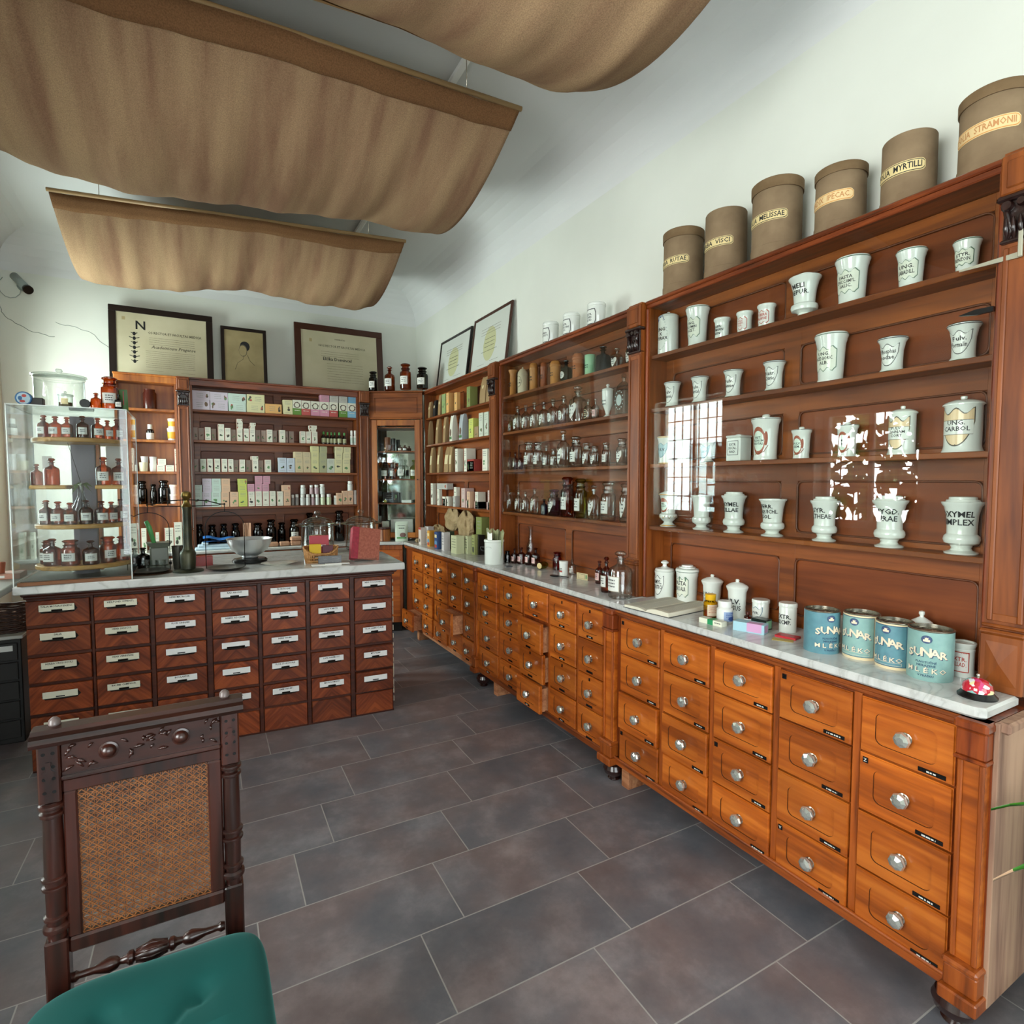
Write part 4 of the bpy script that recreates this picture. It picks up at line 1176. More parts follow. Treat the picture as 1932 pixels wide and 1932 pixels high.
CBOX=[('bag','kraft',1,4.985,5.144,2.096,2.292),
 ('bag','black',1,4.87,5.011,2.098,2.279),
 ('bag','kraft',1,4.761,4.883,2.094,2.263),
 ('box','green',1,4.685,4.78,2.09,2.24),
 ('box','orange',1,4.504,4.678,2.088,2.235),
 ('box','orange',1,4.369,4.497,2.082,2.208),
 ('box','olive',1,4.035,4.24,2.075,2.212),
 ('bag','kraft',1,3.897,4.011,2.067,2.255),
 ('bag','kraft',1,3.795,3.897,2.067,2.269),
 ('bag','kraft',2,4.99,5.211,1.828,2.038),
 ('bag','kraft',2,4.775,4.951,1.825,2.024),
 ('bag','kraft',2,4.62,4.77,1.818,2.021),
 ('pouch','white',2,4.414,4.612,1.815,2.019),
 ('pouch','silver',2,4.2,4.41,1.809,2.01),
 ('box','lime',2,4.107,4.204,1.809,1.95),
 ('box','kraft',2,4.019,4.099,1.806,1.877),
 ('box','pale',2,3.933,4.015,1.806,1.976),
 ('box','pale',2,3.841,3.92,1.807,1.973),
 ('box','pale',2,3.77,3.835,1.804,1.962),
 ('bag','kraft',3,4.924,5.107,1.559,1.782),
 ('bag','kraft',3,4.755,4.918,1.549,1.767),
 ('bag','kraft',3,4.642,4.75,1.546,1.755),
 ('bag','kraft',3,4.498,4.636,1.543,1.748),
 ('box','white',3,4.311,4.489,1.54,1.722),
 ('box','white',3,4.242,4.303,1.54,1.715),
 ('box','red',3,3.966,4.238,1.623,1.706),
 ('box','red',3,3.967,4.239,1.539,1.621),
 ('box','white',3,3.853,3.958,1.538,1.692),
 ('box','white',3,3.771,3.842,1.535,1.611),
 ('box','white',3,3.771,3.842,1.614,1.679),
 ('box','white',3,3.771,3.835,1.68,1.746),
 ('box','white',4,4.922,5.074,1.24,1.423),
 ('box','white',4,4.795,4.915,1.24,1.369),
 ('box','grey',4,4.53,4.913,1.374,1.428),
 ('box','pale',4,4.53,4.784,1.31,1.373),
 ('box','white',4,4.704,4.787,1.235,1.304),
 ('box','white',4,4.554,4.697,1.23,1.306),
 ('box','grey',4,4.386,4.543,1.229,1.315),
 ('box','white',4,4.385,4.519,1.317,1.393),
 ('box','pinkl',4,4.274,4.358,1.23,1.385),
 ('box','pinkl',4,4.115,4.268,1.361,1.421),
 ('box','peach',4,4.104,4.245,1.224,1.358),
 ('box','white',4,3.897,4.104,1.36,1.417),
 ('box','white',4,3.897,4.092,1.227,1.357),
 ('box','pinkl',4,3.774,3.879,1.375,1.433),
 ('box','pinkl',4,3.774,3.862,1.224,1.372)]
CMAR=[('box','redwhite',1.747,4.723,4.873,1.058),
 ('box','white',1.843,4.756,4.967,1.047),
 ('box','orange',1.763,4.559,4.694,1.007),
 ('box','bluered',1.749,4.331,4.486,1.014),
 ('box','white',1.762,4.253,4.354,1.018),
 ('box','dkgreen',1.839,4.342,4.439,1.018),
 ('box','pale',1.764,3.905,4.159,1.01),
 ('box','pale',1.842,3.942,4.067,1.009),
 ('box','olive',1.869,3.918,3.99,1.028),
 ('box','black',1.896,3.864,3.972,1.03)]
FCYL=[('jar','plum',-0.326,5.5,0.048,0.162,2.03),
 ('bottle','dropper',-0.331,5.5,0.027,0.128,1.78),
 ('tub','yellow',-0.172,5.5,0.041,0.106,1.78),
 ('cup','cream',-0.384,5.5,0.032,0.074,1.522),
 ('cup','white',-0.318,5.5,0.027,0.069,1.522),
 ('bottle','black',-0.399,5.5,0.035,0.189,1.255),
 ('bottle','black',-0.322,5.5,0.023,0.163,1.255),
 ('bottle','black',-0.249,5.5,0.041,0.196,1.255),
 ('tub','white',-0.176,5.5,0.039,0.081,1.255),
 ('tub','mint',-0.516,5.5,0.031,0.092,1.255),
 ('tub','yellow',-0.169,5.5,0.038,0.076,1.889),
 ('cup','white',-0.376,5.5,0.027,0.049,1.593),
 ('cup','white',-0.317,5.5,0.027,0.052,1.591),
 ('tub','white',-0.174,5.5,0.038,0.077,1.337),
 ('tub','mint',-0.511,5.5,0.028,0.067,1.348)]
FBOX=[(-0.286,-0.225,1.597,1.647),
 (-0.294,-0.233,1.542,1.595),
 (-0.231,-0.168,1.543,1.595),
 (-0.165,-0.128,1.544,1.73),
 (-0.46,-0.437,0.908,1.062),
 (-0.407,-0.371,0.905,1.063),
 (-0.311,-0.286,0.899,1.026),
 (-0.249,-0.185,0.898,1.06),
 (-0.183,-0.123,0.895,1.105)]
DIT=[('jar','smoke',1.559,5.364,0.034,0.042,1.98),
 ('jar','dark',1.732,5.271,0.046,0.057,1.98),
 ('cyl','brown',1.595,5.351,0.034,0.135,1.75),
 ('cyl','black',1.649,5.322,0.022,0.124,1.75),
 ('bottle','amber',1.707,5.293,0.022,0.05,1.75),
 ('bottle','amber',1.75,5.27,0.022,0.046,1.75),
 ('jar','amber',1.577,5.371,0.042,0.165,1.48),
 ('jar','amber',1.64,5.336,0.024,0.161,1.48),
 ('bottle','clear',1.716,5.292,0.061,0.193,1.48),
 ('bottle','olive',1.825,5.232,0.036,0.185,1.48)]

# ================================================================ JARS, POTS, BOTTLES
def rprof(prof):
    """outer radius at height, from a profile"""
    def f(z):
        for (r0, z0), (r1, z1) in zip(prof, prof[1:]):
            if z0 <= z <= z1 and z1 > z0: return r0+(r1-r0)*(z-z0)/(z1-z0)
        return prof[len(prof)//2][0]
    return f
def scaled(p, r, h): return [(a*r, b*h) for a, b in p]
POTP = {   # body profile (radius/r, height/h), lid profile or None, label band (centre height, half height), wall radius factor
 'beaker': ([(0,0),(.74,0),(.78,.02),(.78,.05),(.74,.08),(.77,.3),(.84,.72),(.87,.80),(.92,.84),(.93,.88),(1,.93),(1,.97),(.96,1.0),(.86,1.0),(.82,.9),(0,.9)], None, (.47,.26)),
 'cup': ([(0,0),(.80,0),(.82,.03),(.82,.6),(.86,.84),(.98,.9),(1,.97),(.96,1.0),(.86,1.0),(.82,.92),(0,.92)], None, (.45,.3)),
 'cupgold': ([(0,0),(.82,0),(.84,.06),(.80,.12),(.82,.6),(.90,.86),(.97,.92),(1,.98),(.95,1.0),(.86,1.0),(.82,.92),(0,.92)], None, (.5,.27)),
 'waist': ([(0,0),(.84,0),(.86,.03),(.80,.08),(.70,.13),(.69,.3),(.72,.6),(.84,.82),(.97,.90),(1,.92),(1,.94),(0,.94)], [(.94,.94),(.90,.965),(.5,.975),(.30,.98),(.28,1.0),(.2,1.01),(0,1.01)], (.48,.30)),
 'dome': ([(0,0),(.96,0),(.98,.02),(.98,.86),(.9,.87),(0,.87)], [(1,.865),(1,.88),(.92,.91),(.6,.945),(.2,.955),(.16,.96),(.2,.975),(.14,.995),(0,1.0)], (.46,.30)),
 'domejar': ([(0,0),(.98,0),(1,.02),(.93,.07),(.90,.12),(.90,.80),(.94,.82),(.94,.83),(0,.83)], [(1,.825),(1,.845),(.93,.87),(.6,.915),(.2,.925),(.14,.93),(.17,.96),(.16,.985),(0,1.0)], (.44,.30)),
 'jarknob': ([(0,0),(.78,0),(.80,.02),(.78,.06),(.76,.1),(.80,.5),(.87,.78),(.97,.84),(1,.88),(0,.88)], [(.98,.88),(.98,.91),(.7,.925),(.3,.93),(.22,.94),(.28,.97),(.2,1.0),(0,1.0)], (.42,.30)),
 'urn': ([(0,0),(.62,0),(.62,.03),(.40,.07),(.38,.11),(.50,.14),(.78,.17),(.84,.23),(.80,.29),(.64,.33),(.66,.42),(.72,.62),(.84,.80),(.97,.87),(1,.90),(.98,.915),(0,.915)], [(.78,.915),(.74,.94),(.70,.945),(.5,.95),(.48,.985),(.4,1.0),(0,1.0)], (.62,.2)),
 'urnlid': ([(0,0),(.78,0),(.80,.025),(.52,.06),(.46,.10),(.50,.13),(.52,.15),(.80,.19),(.86,.25),(.82,.31),(.70,.35),(.70,.45),(.74,.66),(.86,.82),(.98,.87),(1,.90),(.97,.91),(0,.91)], [(.80,.91),(.76,.945),(.66,.95),(.64,.99),(.55,1.0),(0,1.0)], (.62,.2)),
 'urnopen': ([(0,0),(.78,0),(.80,.03),(.52,.07),(.46,.11),(.50,.14),(.80,.20),(.86,.27),(.82,.34),(.68,.38),(.70,.5),(.76,.74),(.88,.92),(1,.97),(.99,1.0),(.90,1.0),(.84,.93),(0,.93)], None, (.66,.2)),
 'urngold': ([(0,0),(.80,0),(.80,.03),(.52,.07),(.40,.12),(.62,.18),(.88,.26),(.86,.33),(.68,.37),(.68,.5),(.72,.74),(.86,.86),(.96,.88),(.96,.90),(0,.90)], [(.94,.90),(.84,.93),(.5,.965),(.4,.99),(0,1.0)], (.6,.2)),
 'knobjar': ([(0,0),(.95,0),(.97,.02),(.96,.62),(1,.68),(1,.71),(.9,.72),(0,.72)], [(.96,.72),(.98,.74),(.9,.78),(.4,.81),(.22,.84),(.20,.89),(.40,.925),(.40,.95),(.22,.985),(0,1.0)], (.36,.26)),
 'ringlid': ([(0,0),(.86,0),(.88,.04),(.86,.09),(.90,.7),(.93,.72),(.93,.78),(.98,.82),(.98,.84),(0,.84)], [(1,.84),(1,.88),(.93,.9),(.93,.92),(.72,.93),(.70,.96),(.5,.965),(.48,1.0),(0,1.0)], (.44,.28)),
 'ball': ([(0,0),(.84,0),(.86,.03),(.80,.07),(.78,.3),(.84,.68),(.97,.76),(1,.79),(0,.79)], [(1,.79),(1,.81),(.86,.85),(.5,.90),(.2,.92),(.14,.935),(.19,.965),(.12,.995),(0,1.0)], (.36,.24)),
 'flatlid': ([(0,0),(.92,0),(.94,.02),(.94,.84),(.9,.86),(0,.86)], [(1,.86),(1,.97),(.95,1.0),(0,1.0)], (.44,.28)),
 'bowl': ([(0,0),(.6,0),(.62,.05),(.70,.3),(.95,.58),(1,.66),(0,.66)], [(1.05,.66),(1.0,.70),(.7,.80),(.3,.86),(.16,.88),(.14,.90),(.22,.94),(.2,.98),(0,1.0)], (.3,.2)),
 'spoutcup': ([(0,0),(.86,0),(.88,.03),(.88,.72),(.92,.80),(.88,.82),(.92,.88),(.98,.92),(1,.98),(.96,1.0),(.8,1.0),(.78,.95),(0,.95)], None, (.45,.3)),
}
POTNAMES = {'urn': 'urn', 'urnlid': 'urn', 'urnopen': 'urn', 'urngold': 'urn'}
def pot(kind, spec, x, y, r, h, z0, label, group):
    body, lid, (lc, lh) = POTP[kind]
    root = thing('apothecary_'+POTNAMES.get(kind, 'jar'), label, 'urn' if kind in POTNAMES else 'jar', (x, y, z0), RW+rnd.uniform(-.03, .03), group)
    prof = scaled(body, r, h)
    mb = MB(); mb.lathe(prof, seg=32)
    mats = [CER, plain('dark_green_band', '#3c5b45', .3), GOLD, INK]
    def ring(zf, th=.0012, mi=1):
        rr = rprof(prof)(zf*h); mb.lathe([(rr+.0004, zf*h-th), (rr+.0009, zf*h), (rr+.0004, zf*h+th)], seg=32, mi=mi)
    if kind == 'beaker': ring(.965)
    if kind == 'waist': ring(.915, mi=3); ring(.04, .001, 1)
    if kind in ('cupgold', 'urngold'): ring(.97 if kind == 'cupgold' else .89, .002, 2); ring(.03, .002, 2)
    if kind == 'urngold':
        for k in range(9):
            a = 2*PI*k/9; q = .87*r; mb.tube([(q*cos(a-.2), q*sin(a-.2), .30*h), (q*1.02*cos(a), q*1.02*sin(a), .225*h), (q*cos(a+.2), q*sin(a+.2), .30*h)], .0012, 5, 2)
    if kind == 'ringlid': ring(.83)
    mb.build('body', mats, root)
    if lid:
        l = MB(); l.lathe([(0, lid[0][1]*h)] + scaled(lid, r, h), seg=32)
        if kind == 'ringlid':
            for rr, zz in ((.93, .91), (.70, .95)): l.lathe([(rr*r+.0003, zz*h-.001), (rr*r+.001, zz*h), (rr*r+.0003, zz*h+.001)], seg=32, mi=1)
        if kind in ('waist', 'jarknob'): l.lathe([(lid[0][0]*r, lid[0][1]*h+.001), (lid[0][0]*r+.0008, lid[0][1]*h+.002), (lid[0][0]*r, lid[0][1]*h+.003)], seg=32, mi=3)
        l.build('lid', mats, root)
    parts = spec.split('|'); sh, lines = parts[0], [p for p in parts[1:] if p]
    if not lines: return root
    rf = rprof(prof); zc = lc*h; mp = cyl_map(rf, zc); tb = MB()
    cols = {'g': ('#5f7a66', '#dfe3d2'), 'r': ('#b5493a', '#e6e2dc'), 'k': ('#2a2d2c', '#dfe2da'), 'b': ('#4d6f86', '#9fc0c6'), 'c': ('#4a4536', '#e3c9a0')}
    hw = r*.80; hh = lh*h; ink = 2; tscale = 1.0; cw = 0
    tm = [plain('ink_black', '#15171a', .4), plain('ink_red', '#b3402f', .4)]
    mats = [plain('line_dark', '#2a2d2c', .4), plain('fill_white', '#dfe2da', .2), tm[0]]
    if sh not in ('none', 'plain'):
        key = sh[0] if sh not in ('wreath', 'medal') else 'k'
        line, fill = cols[key]; mats[0] = plain('line_'+key, line, .4); mats[1] = plain('fill_'+key, fill, .25)
        if sh == 'rshield' or sh[0] == 'r': mats[2] = tm[1]
        S_ = 'cart' if sh in ('gshield', 'goval', 'rshield') else ('rect' if sh == 'rrect' else 'shield')
        if sh == 'goval' or sh == 'roval': S_ = 'cart' if sh == 'goval' else 'oval'
        if sh in ('bshieldw',): mats[1] = plain('fill_white', '#dfe2da', .2)
        if sh == 'medal':
            mats = [plain('medal_brown', '#9a4a2c', .4), plain('medal_pale', '#cfe0cf', .25), tm[0], GOLD]
            plate(tb, mp, hw*.62, hh, *SH['oval'], 0, .0006); plate(tb, mp, hw*.52, hh*.72, *SH['oval'], 1, .001, cw=-.02*hh)
            for k in range(12):
                a = 2*PI*k/12; tb.lathe([(0, 0), (.06*hh, 0)], mp(hw*.58*cos(a), hh*.9*sin(a), .0016), 6, 3)
            tb.tube([mp(hw*.1, -hh*.9, .0015), mp(hw*.5, -hh*.8, .0015), mp(hw*.85, -hh*.35, .0015)], .0012, 5, 0)
            tb.tube([mp(-hw*.1, -hh*.9, .0015), mp(-hw*.4, -hh*1.0, .0015)], .0012, 5, 3)
            plate(tb, mp, hw*.16, hh*.5, *SH['oval'], 0, .0008, cu=hw*.66, cw=hh*.15)
            tscale = .52
        elif sh == 'wreath':
            mats = [plain('wreath_green', '#3f6e62', .4), mats[1], tm[0], INKB]
            for k in range(26):
                a = PI*.62 + 2*PI*k/28*1.0
                tb.lathe([(0, 0), (.0035, 0)], mp(hw*.82*cos(a), hh*1.18*sin(a), .0012), 5, 0 if k % 3 else 3)
            for s_ in (-1, 1): tb.tube([mp(s_*hw*t_, hh*(1.25+.22*sin(t_*9)), .0014) for t_ in (0, .12, .25, .38, .5)], .0012, 5, 3)
        else:
            if sh == 'cshield': hw = r*.92; hh *= 1.12
            if sh == 'kshield': hw = r*.72
            plate(tb, mp, hw, hh, *SH[S_], 0, .0005); k_ = .93 if hh > .03 else .90
            plate(tb, mp, hw*k_, hh*k_, *SH[S_], 1, .0009)
            if sh == 'cshield':
                mats.append(plain('fill_white', '#dfe2da', .2)); mats.append(mats[0])
                plate(tb, mp, hw*.90, hh*.36, *SH['rect'], 3, .0012, cw=-.02*hh)
                for s_ in (-1, 1): plate(tb, mp, hw*.90, hh*.012, *SH['rect'], 0, .0016, cw=-.02*hh+s_*hh*.37)
            tscale = .80
    elif sh == 'plain':
        for s_ in (-1, 1): plate(tb, mp, hw*.6, hh*.05, *SH['rect'], 0, .0008, cw=s_*hh*.42); strokes(tb, mp, -hw*.5, hw*.5, s_*hh*.6, hh*.16, 2)
    n = len(lines); size = min(.58*hh*2/max(n, 2)*.95, .030)
    if sh == 'none': size = min(.030, hh*.72)
    if sh == 'cshield': size *= .62
    if sh == 'medal': size *= .62
    for i, t in enumerate(lines):
        put_text(tb, t, mp, 0, ((n-1)/2-i)*size*.95 + (.05*hh if sh[1:] == 'shield' else 0), size, 2, maxw=hw*2*tscale*(.9 if sh not in ('none',) else 1.05), off=.0015, shear=0)
    tb.build('lettering', mats, root)
    return root
SHELFW = {2.045: 'top', 1.790: 'second', 1.523: 'third', 1.222: 'bottom'}
DESC = {'beaker': 'tapered white jar', 'cup': 'small white cup jar', 'cupgold': 'white cup with gold rim', 'waist': 'waisted white jar with lid', 'dome': 'tall white wreath-painted jar',
        'domejar': 'white dome-lidded jar', 'jarknob': 'white knobbed jar with painted medallion', 'urn': 'lidded white urn', 'urnlid': 'lidded white urn', 'urnopen': 'open white urn', 'urngold': 'gold-edged white urn',
        'knobjar': 'white jar with tall knob', 'ringlid': 'white jar with ringed lid', 'ball': 'white jar with ball knob', 'flatlid': 'flat-lidded white jar', 'bowl': 'white lidded bowl jar', 'spoutcup': 'white spouted cup with red label'}
cnt = {}
for (kind, spec, x, y, r, h, z0) in POTS:
    cnt[z0] = cnt.get(z0, 0)+1
    ln = ' '.join(p for p in spec.split('|')[1:] if p)
    where = ('%s from left on the %s shelf of the near show case' % (ORD[cnt[z0]], SHELFW[z0])) if z0 in SHELFW else ('%s from left among white jars on the near marble' % ORD[cnt[z0]])
    pot(kind, spec, x, y, r, h, z0, '%s, %s' % (DESC[kind], where), 'white jars in the near show case' if z0 in SHELFW else 'white jars on the near marble')
t = thing('storage_tin', 'square white porcelain box jar between jars on the third shelf, near case', 'jar', (1.99, 1.605, 1.523), RW)
MB().box(-.036, .036, -.036, .036, 0, .098, 0, .004).build('body', CER, t)
q = MB(); q.box(-.038, .038, -.038, .038, .0985, .108, 0, .004); q.lathe([(.012, .108), (.012, .112), (0, .114)], seg=12); q.build('lid', CER, t)
q = MB(); mp = flat_map(0, -.036, .055); plate(q, mp, .027, .030, *SH['rect'], 0, .0006); plate(q, mp, .025, .028, *SH['rect'], 1, .001)
for i, s_ in enumerate(('EXTR.', 'SECAL.', 'RAD.')): put_text(q, s_, mp, 0, .014-i*.015, .014, 0, maxw=.045, off=.0016)
q.build('lettering', [INK, CER], t)

# --- cardboard drums on top of the near show case
CARD = plain('drum_card', '#8b765c', .85, spec=.15, col2='#77634c', scale=9, bump=.08)
CARDL = plain('drum_lid_card', '#7a6449', .85, spec=.15, col2='#69543b', scale=14)
for i, (nm, lid, x, y, r, h) in enumerate(CANS):
    full = {'RUTAE': 'HERBA  RUTAE', 'VISCI': 'HERBA  VISCI', 'MELISSAE': 'FOLIA  MELISSAE', 'IPECAC': 'RADIX  IPECAC.', 'MYRTILLI': 'FOLIA  MYRTILLI', 'STRAMONII': 'FOLIA  STRAMONII'}[nm]
    t = thing('cardboard_drum', 'brown cardboard drum lettered %s on top of the near show case' % nm, 'drum', (x, y, 2.305), RW, 'cardboard drums on the near show case')
    q = MB(); q.lathe([(0, 0), (r*1.01, 0), (r*1.01, h*.14), (r*.985, h*.145), (r*.97, h*.96 if lid else h-.003), (r*.95, h*.97 if lid else h), (0, h*.97 if lid else h-.002)], seg=48); q.build('body', CARD, t)
    if lid: MB().lathe([(r*.985, h*.86), (r*1.02, h*.86), (r*1.025, h*.99), (r*.99, h), (0, h*1.002)], seg=48).build('lid', CARDL, t)
    org = nm in ('IPECAC', 'STRAMONII'); q = MB(); mp = cyl_map(r*.985, h*.50); hw = r*1.04; hh = .0185
    plate(q, mp, hw, hh, *SH['round'], 1, .0006, n=26); plate(q, mp, hw*.975, hh*.88, *SH['round'], 0, .0010, n=26); plate(q, mp, hw*.955, hh*.76, *SH['round'], 1, .0014, n=26)
    put_text(q, full, mp, 0, 0, .026, 2, maxw=hw*1.72, off=.0019)
    q.build('paper_label', [plain('orange_line', '#c9853c', .6) if org else INK, BEIGEP if not org else plain('orange_label', '#dcc08c', .6), plain('faded_orange_ink', '#b9824e', .6) if org else INK], t)
# --- three white canisters on top of the middle show case
for i, (x, y, r, h) in enumerate(CANW):
    t = thing('porcelain_canister', 'white canister with black framed label, %s from left on the middle show case' % ORD[i+1], 'canister', (x, y, 2.305), RW, 'white canisters on the middle show case')
    MB().lathe([(0, 0), (r*.96, 0), (r, .004), (r, h*.86), (r*.97, h*.865), (0, h*.865)], seg=32).build('body', CER, t)
    MB().lathe([(0, h*.866), (r*1.0, h*.866), (r*1.02, h*.88), (r*1.0, h*.96), (r*.9, h), (0, h)], seg=32).build('lid', CER, t)
    q = MB(); mp = cyl_map(r, h*.42); hw = r*.86; hh = h*.30
    plate(q, mp, hw, hh, *SH['round'], 0, .0006); plate(q, mp, hw*.91, hh*.9, *SH['round'], 1, .001)
    for j, s_ in enumerate((('HERBA', 'EQUISETI'), ('EXTR.', 'STRYCHNI', 'SIC.'), ('EXTR.', 'CHIN.', 'FLUID.'))[i]): put_text(q, s_, mp, 0, .013-j*.016, .016, 0, maxw=hw*1.5, off=.0015)
    q.build('lettering', [INK, CER], t)
# --- four teal milk powder tins
TEAL = plain('teal_print', '#86aba4', .35, col2='#7c9f9b', scale=40); TEAL2 = plain('blue_teal_print', '#5e8c96', .35, col2='#557f8b', scale=40)
TINP = [(1.83, 1.125, .054, .141, 0, TEAL2, .95, 'dull blue-teal'), (1.875, 1.020, .052, .146, 1, TEAL, -.01, 'cream-bordered teal'), (1.865, .915, .050, .143, 1, TEAL2, -.12, 'cream-bordered darker teal'), (1.852, .812, .056, .145, 0, TEAL, .13, 'large pale teal')]
for i, (x, y, r, h, border, tm_, dphi, ds) in enumerate(TINP):
    t = thing('milk_powder_tin', '%s milk powder tin, %s from left in the row on the marble' % (ds, ORD[i+1]), 'tin', (x, y, .868), RW+.12, 'milk powder tins')
    q = MB(); q.lathe([(0, 0), (r*.985, 0), (r, .003), (r, h-.004)], seg=48, mi=0); q.build('body', [plain('cream_tin', '#dcc9a3', .4) if border else tm_], t)
    q = MB(); q.lathe([(r, h-.004), (r*1.015, h-.002), (r*1.0, h), (r*.93, h), (r*.92, h-.008), (0, h-.009)], seg=48); q.lathe([(r*.5, h-.0085), (r*.52, h-.007), (r*.5, h-.0055)], seg=40); q.build('rim', plain('tin_lid', '#8f8a7c', .25, metal=.9), t)
    q = MB(); phi = -PI/2+dphi; mp = cyl_map(r, h*.5, phi); cr_ = plain('cream_letter', '#ddccb0', .4); nv = plain('navy_letter', '#2d4c66', .4)
    if border:
        plate(q, mp, r*1.12, h*.44, *SH['rect'], 1, .0005, n=24); plate(q, mp, r*1.08, h*.425, *SH['rect'], 3, .0009, n=24)
    # curved arch of the upper lettering, with a dark shadow
    for off, mi, dx in ((.0013, 1, .0022), (.0019, 2, 0)):
        for k, ch in enumerate('SUNAR'):
            u = (k-2)*r*.36; sz = .034-.002*abs(k-2)
            put_text(q, ch, mp, u+dx, .004+.006*(1-((k-2)/2)**2)-dx, sz, mi, off=off+k*.00001, sx=1.1, fat=.028)
    plate(q, mp, .0135, .0115, *SH['oval'], 1, .0013, cw=.048); plate(q, mp, .0115, .0095, *SH['oval'], 4, .0017, cw=.048)
    plate(q, mp, .008, .003, *SH['rect'], 2, .0021, cw=.045); plate(q, mp, .004, .005, *SH['shield'], 2, .0022, cw=.049)
    if not border:
        put_text(q, 'PLNOTUČNÉ', mp, 0, -.018, .0085, 1, maxw=r*1.2, off=.0014); put_text(q, 'NESLAZENÉ', mp, 0, -.0275, .0085, 1, maxw=r*1.15, off=.0014)
        put_text(q, 'V PRÁŠKU', mp, 0, -.057, .0085, 1, maxw=r*1.0, off=.0014)
    else:
        strokes(q, mp, -r*.8, r*.8, -.018, .004, 3 if False else 2, seed=i); plate(q, mp, r*.85, .0045, *SH['rect'], 2, .0013, cw=-.054); plate(q, mp, r*.83, .0037, *SH['rect'], 3, .0016, cw=-.054)
    for off, mi, dx in ((.0013, 1, .0016), (.0019, 2, 0)):
        for k, ch in enumerate('MLÉKO'): put_text(q, ch, mp, (k-2)*r*.36+dx, -.042-dx*.6, .019, mi, off=off, sx=1.2, fat=.012)
    q.build('printed_label', [INK, nv, cr_, tm_, plain('badge_blue', '#39496f', .4)], t)
# --- desk bell
t = thing('desk_bell', 'floral red desk bell with black base on the marble end', 'bell', (1.79, .672, .868), 0)
MB().lathe([(0, 0), (.043, 0), (.0435, .004), (.036, .012), (.034, .016), (0, .016)], seg=36).build('base', BLACK, t)
m_, nt, b__ = _new('floral_print'); vo = _n(nt, 'ShaderNodeTexVoronoi'); vo.inputs['Scale'].default_value = 85; tc = _n(nt, 'ShaderNodeTexCoord'); _lk(nt, tc.outputs['Object'], vo.inputs[0])
cr_ = _n(nt, 'ShaderNodeValToRGB'); e = cr_.color_ramp.elements; cr_.color_ramp.interpolation = 'CONSTANT'; e[0].color = rgb('#b81f33'); e[1].position = .35; e[1].color = rgb('#d8d4d8')
for p_, c_ in ((.5, '#c23a6e'), (.62, '#7fa9a4'), (.72, '#d9cf9a'), (.82, '#a3142a')): k_ = e.new(p_); k_.color = rgb(c_)
sx_ = _n(nt, 'ShaderNodeSeparateXYZ'); _lk(nt, vo.outputs['Color'], sx_.inputs[0]); _lk(nt, sx_.outputs[0], cr_.inputs[0]); _lk(nt, cr_.outputs[0], b__.inputs['Base Color']); b__.inputs['Roughness'].default_value = .12; b__.inputs['Coat Weight'].default_value = .6
MB().lathe([(.034, .016), (.0345, .020), (.031, .034), (.021, .045), (.008, .050), (0, .051)], seg=36).build('dome', m_, t)
MB().lathe([(.003, .050), (.003, .056), (.0045, .057), (.003, .061), (0, .062)], seg=12).build('button', NICKEL, t)

# --- glassware
def bottle(kind, lab, colour, x, y, r, h, z0, label, group=None, rz=RW, name=None):
    G = GLMAT.get(colour, G_CLEAR)
    root = thing(name or ('glass_jar' if kind == 'jar' else 'glass_bottle'), label, 'jar' if kind == 'jar' else 'bottle', (x, y, z0), rz, group)
    if kind == 'jar': P = [(0, .006), (r*.9, 0), (r, h*.03), (r, h*.60), (r*.93, h*.67), (r*.70, h*.71), (r*.68, h*.76), (r*.80, h*.79), (r*.80, h*.81), (r*.6, h*.81)]; ST = [(r*.55, h*.74), (r*.62, h*.82), (r*.60, h*.88), (r*.85, h*.93), (r*.86, h*.96), (r*.6, h), (0, h)]; lc, lh = .34, .20
    else: P = [(0, .005), (r*.9, 0), (r, h*.03), (r, h*.56), (r*.90, h*.63), (r*.45, h*.70), (r*.30, h*.73), (r*.28, h*.82), (r*.45, h*.84), (r*.45, h*.855), (r*.25, h*.855)]; ST = [(r*.20, h*.76), (r*.26, h*.86), (r*.24, h*.89), (r*.48, h*.93), (r*.50, h*.96), (r*.3, h), (0, h)]; lc, lh = .32, .20
    sg = 20 if r > .022 else 14
    q = MB(); q.lathe(P, seg=sg); q.build('body', G, root)
    q = MB(); q.lathe(ST, seg=sg); q.build('stopper', G, root)
    if lab:
        q = MB(); mp = cyl_map(r, h*lc); hw, hh = r*.78, h*lh
        S_ = {'heart': 'heart', 'oval': 'oval', 'rect': 'rect', 'pink': 'rect', 'black': 'oval', 'circle': 'oval'}[lab]
        pap = {'pink': plain('pink_label', '#dcb4b0', .6), 'black': INK}.get(lab, plain('enamel_white', '#dedfd8', .3))
        ln = plain('enamel_line', '#a9a089', .4) if lab != 'black' else CREAMP
        if lab in ('oval',): hh *= .8; hw *= .8
        if lab in ('pink', 'rect'): hh *= .8
        if lab == 'heart': hh *= 1.15
        plate(q, mp, hw, hh, *SH[S_], 1, .0005, n=10); plate(q, mp, hw*.92, hh*.93, *SH[S_], 0, .0008, n=10)
        nl = 3 if hh > .02 else 2
        for k in range(nl): strokes(q, mp, -hw*.5, hw*.5, ((nl-1)/2-k)*hh*.42+.08*hh, hh*.2, 2, off=.0012)
        q.build('paper_label', [pap, ln, INK if lab != 'black' else CREAMP], root)
    return root
CTXT = dict(clear='clear', amber='amber', dark='black-brown', smoke='smoky grey', blue='pale blue', cobalt='cobalt blue', violet='violet', olive='olive green', rose='rose-filled', red='red-filled', black='black')
SOLID = dict(tan='#b97c3c', cream='#cfc2a6', rust='#8e4a22', terra='#a8653c', green='#8fbf95', white='#dfe3dc')
cnt = {}
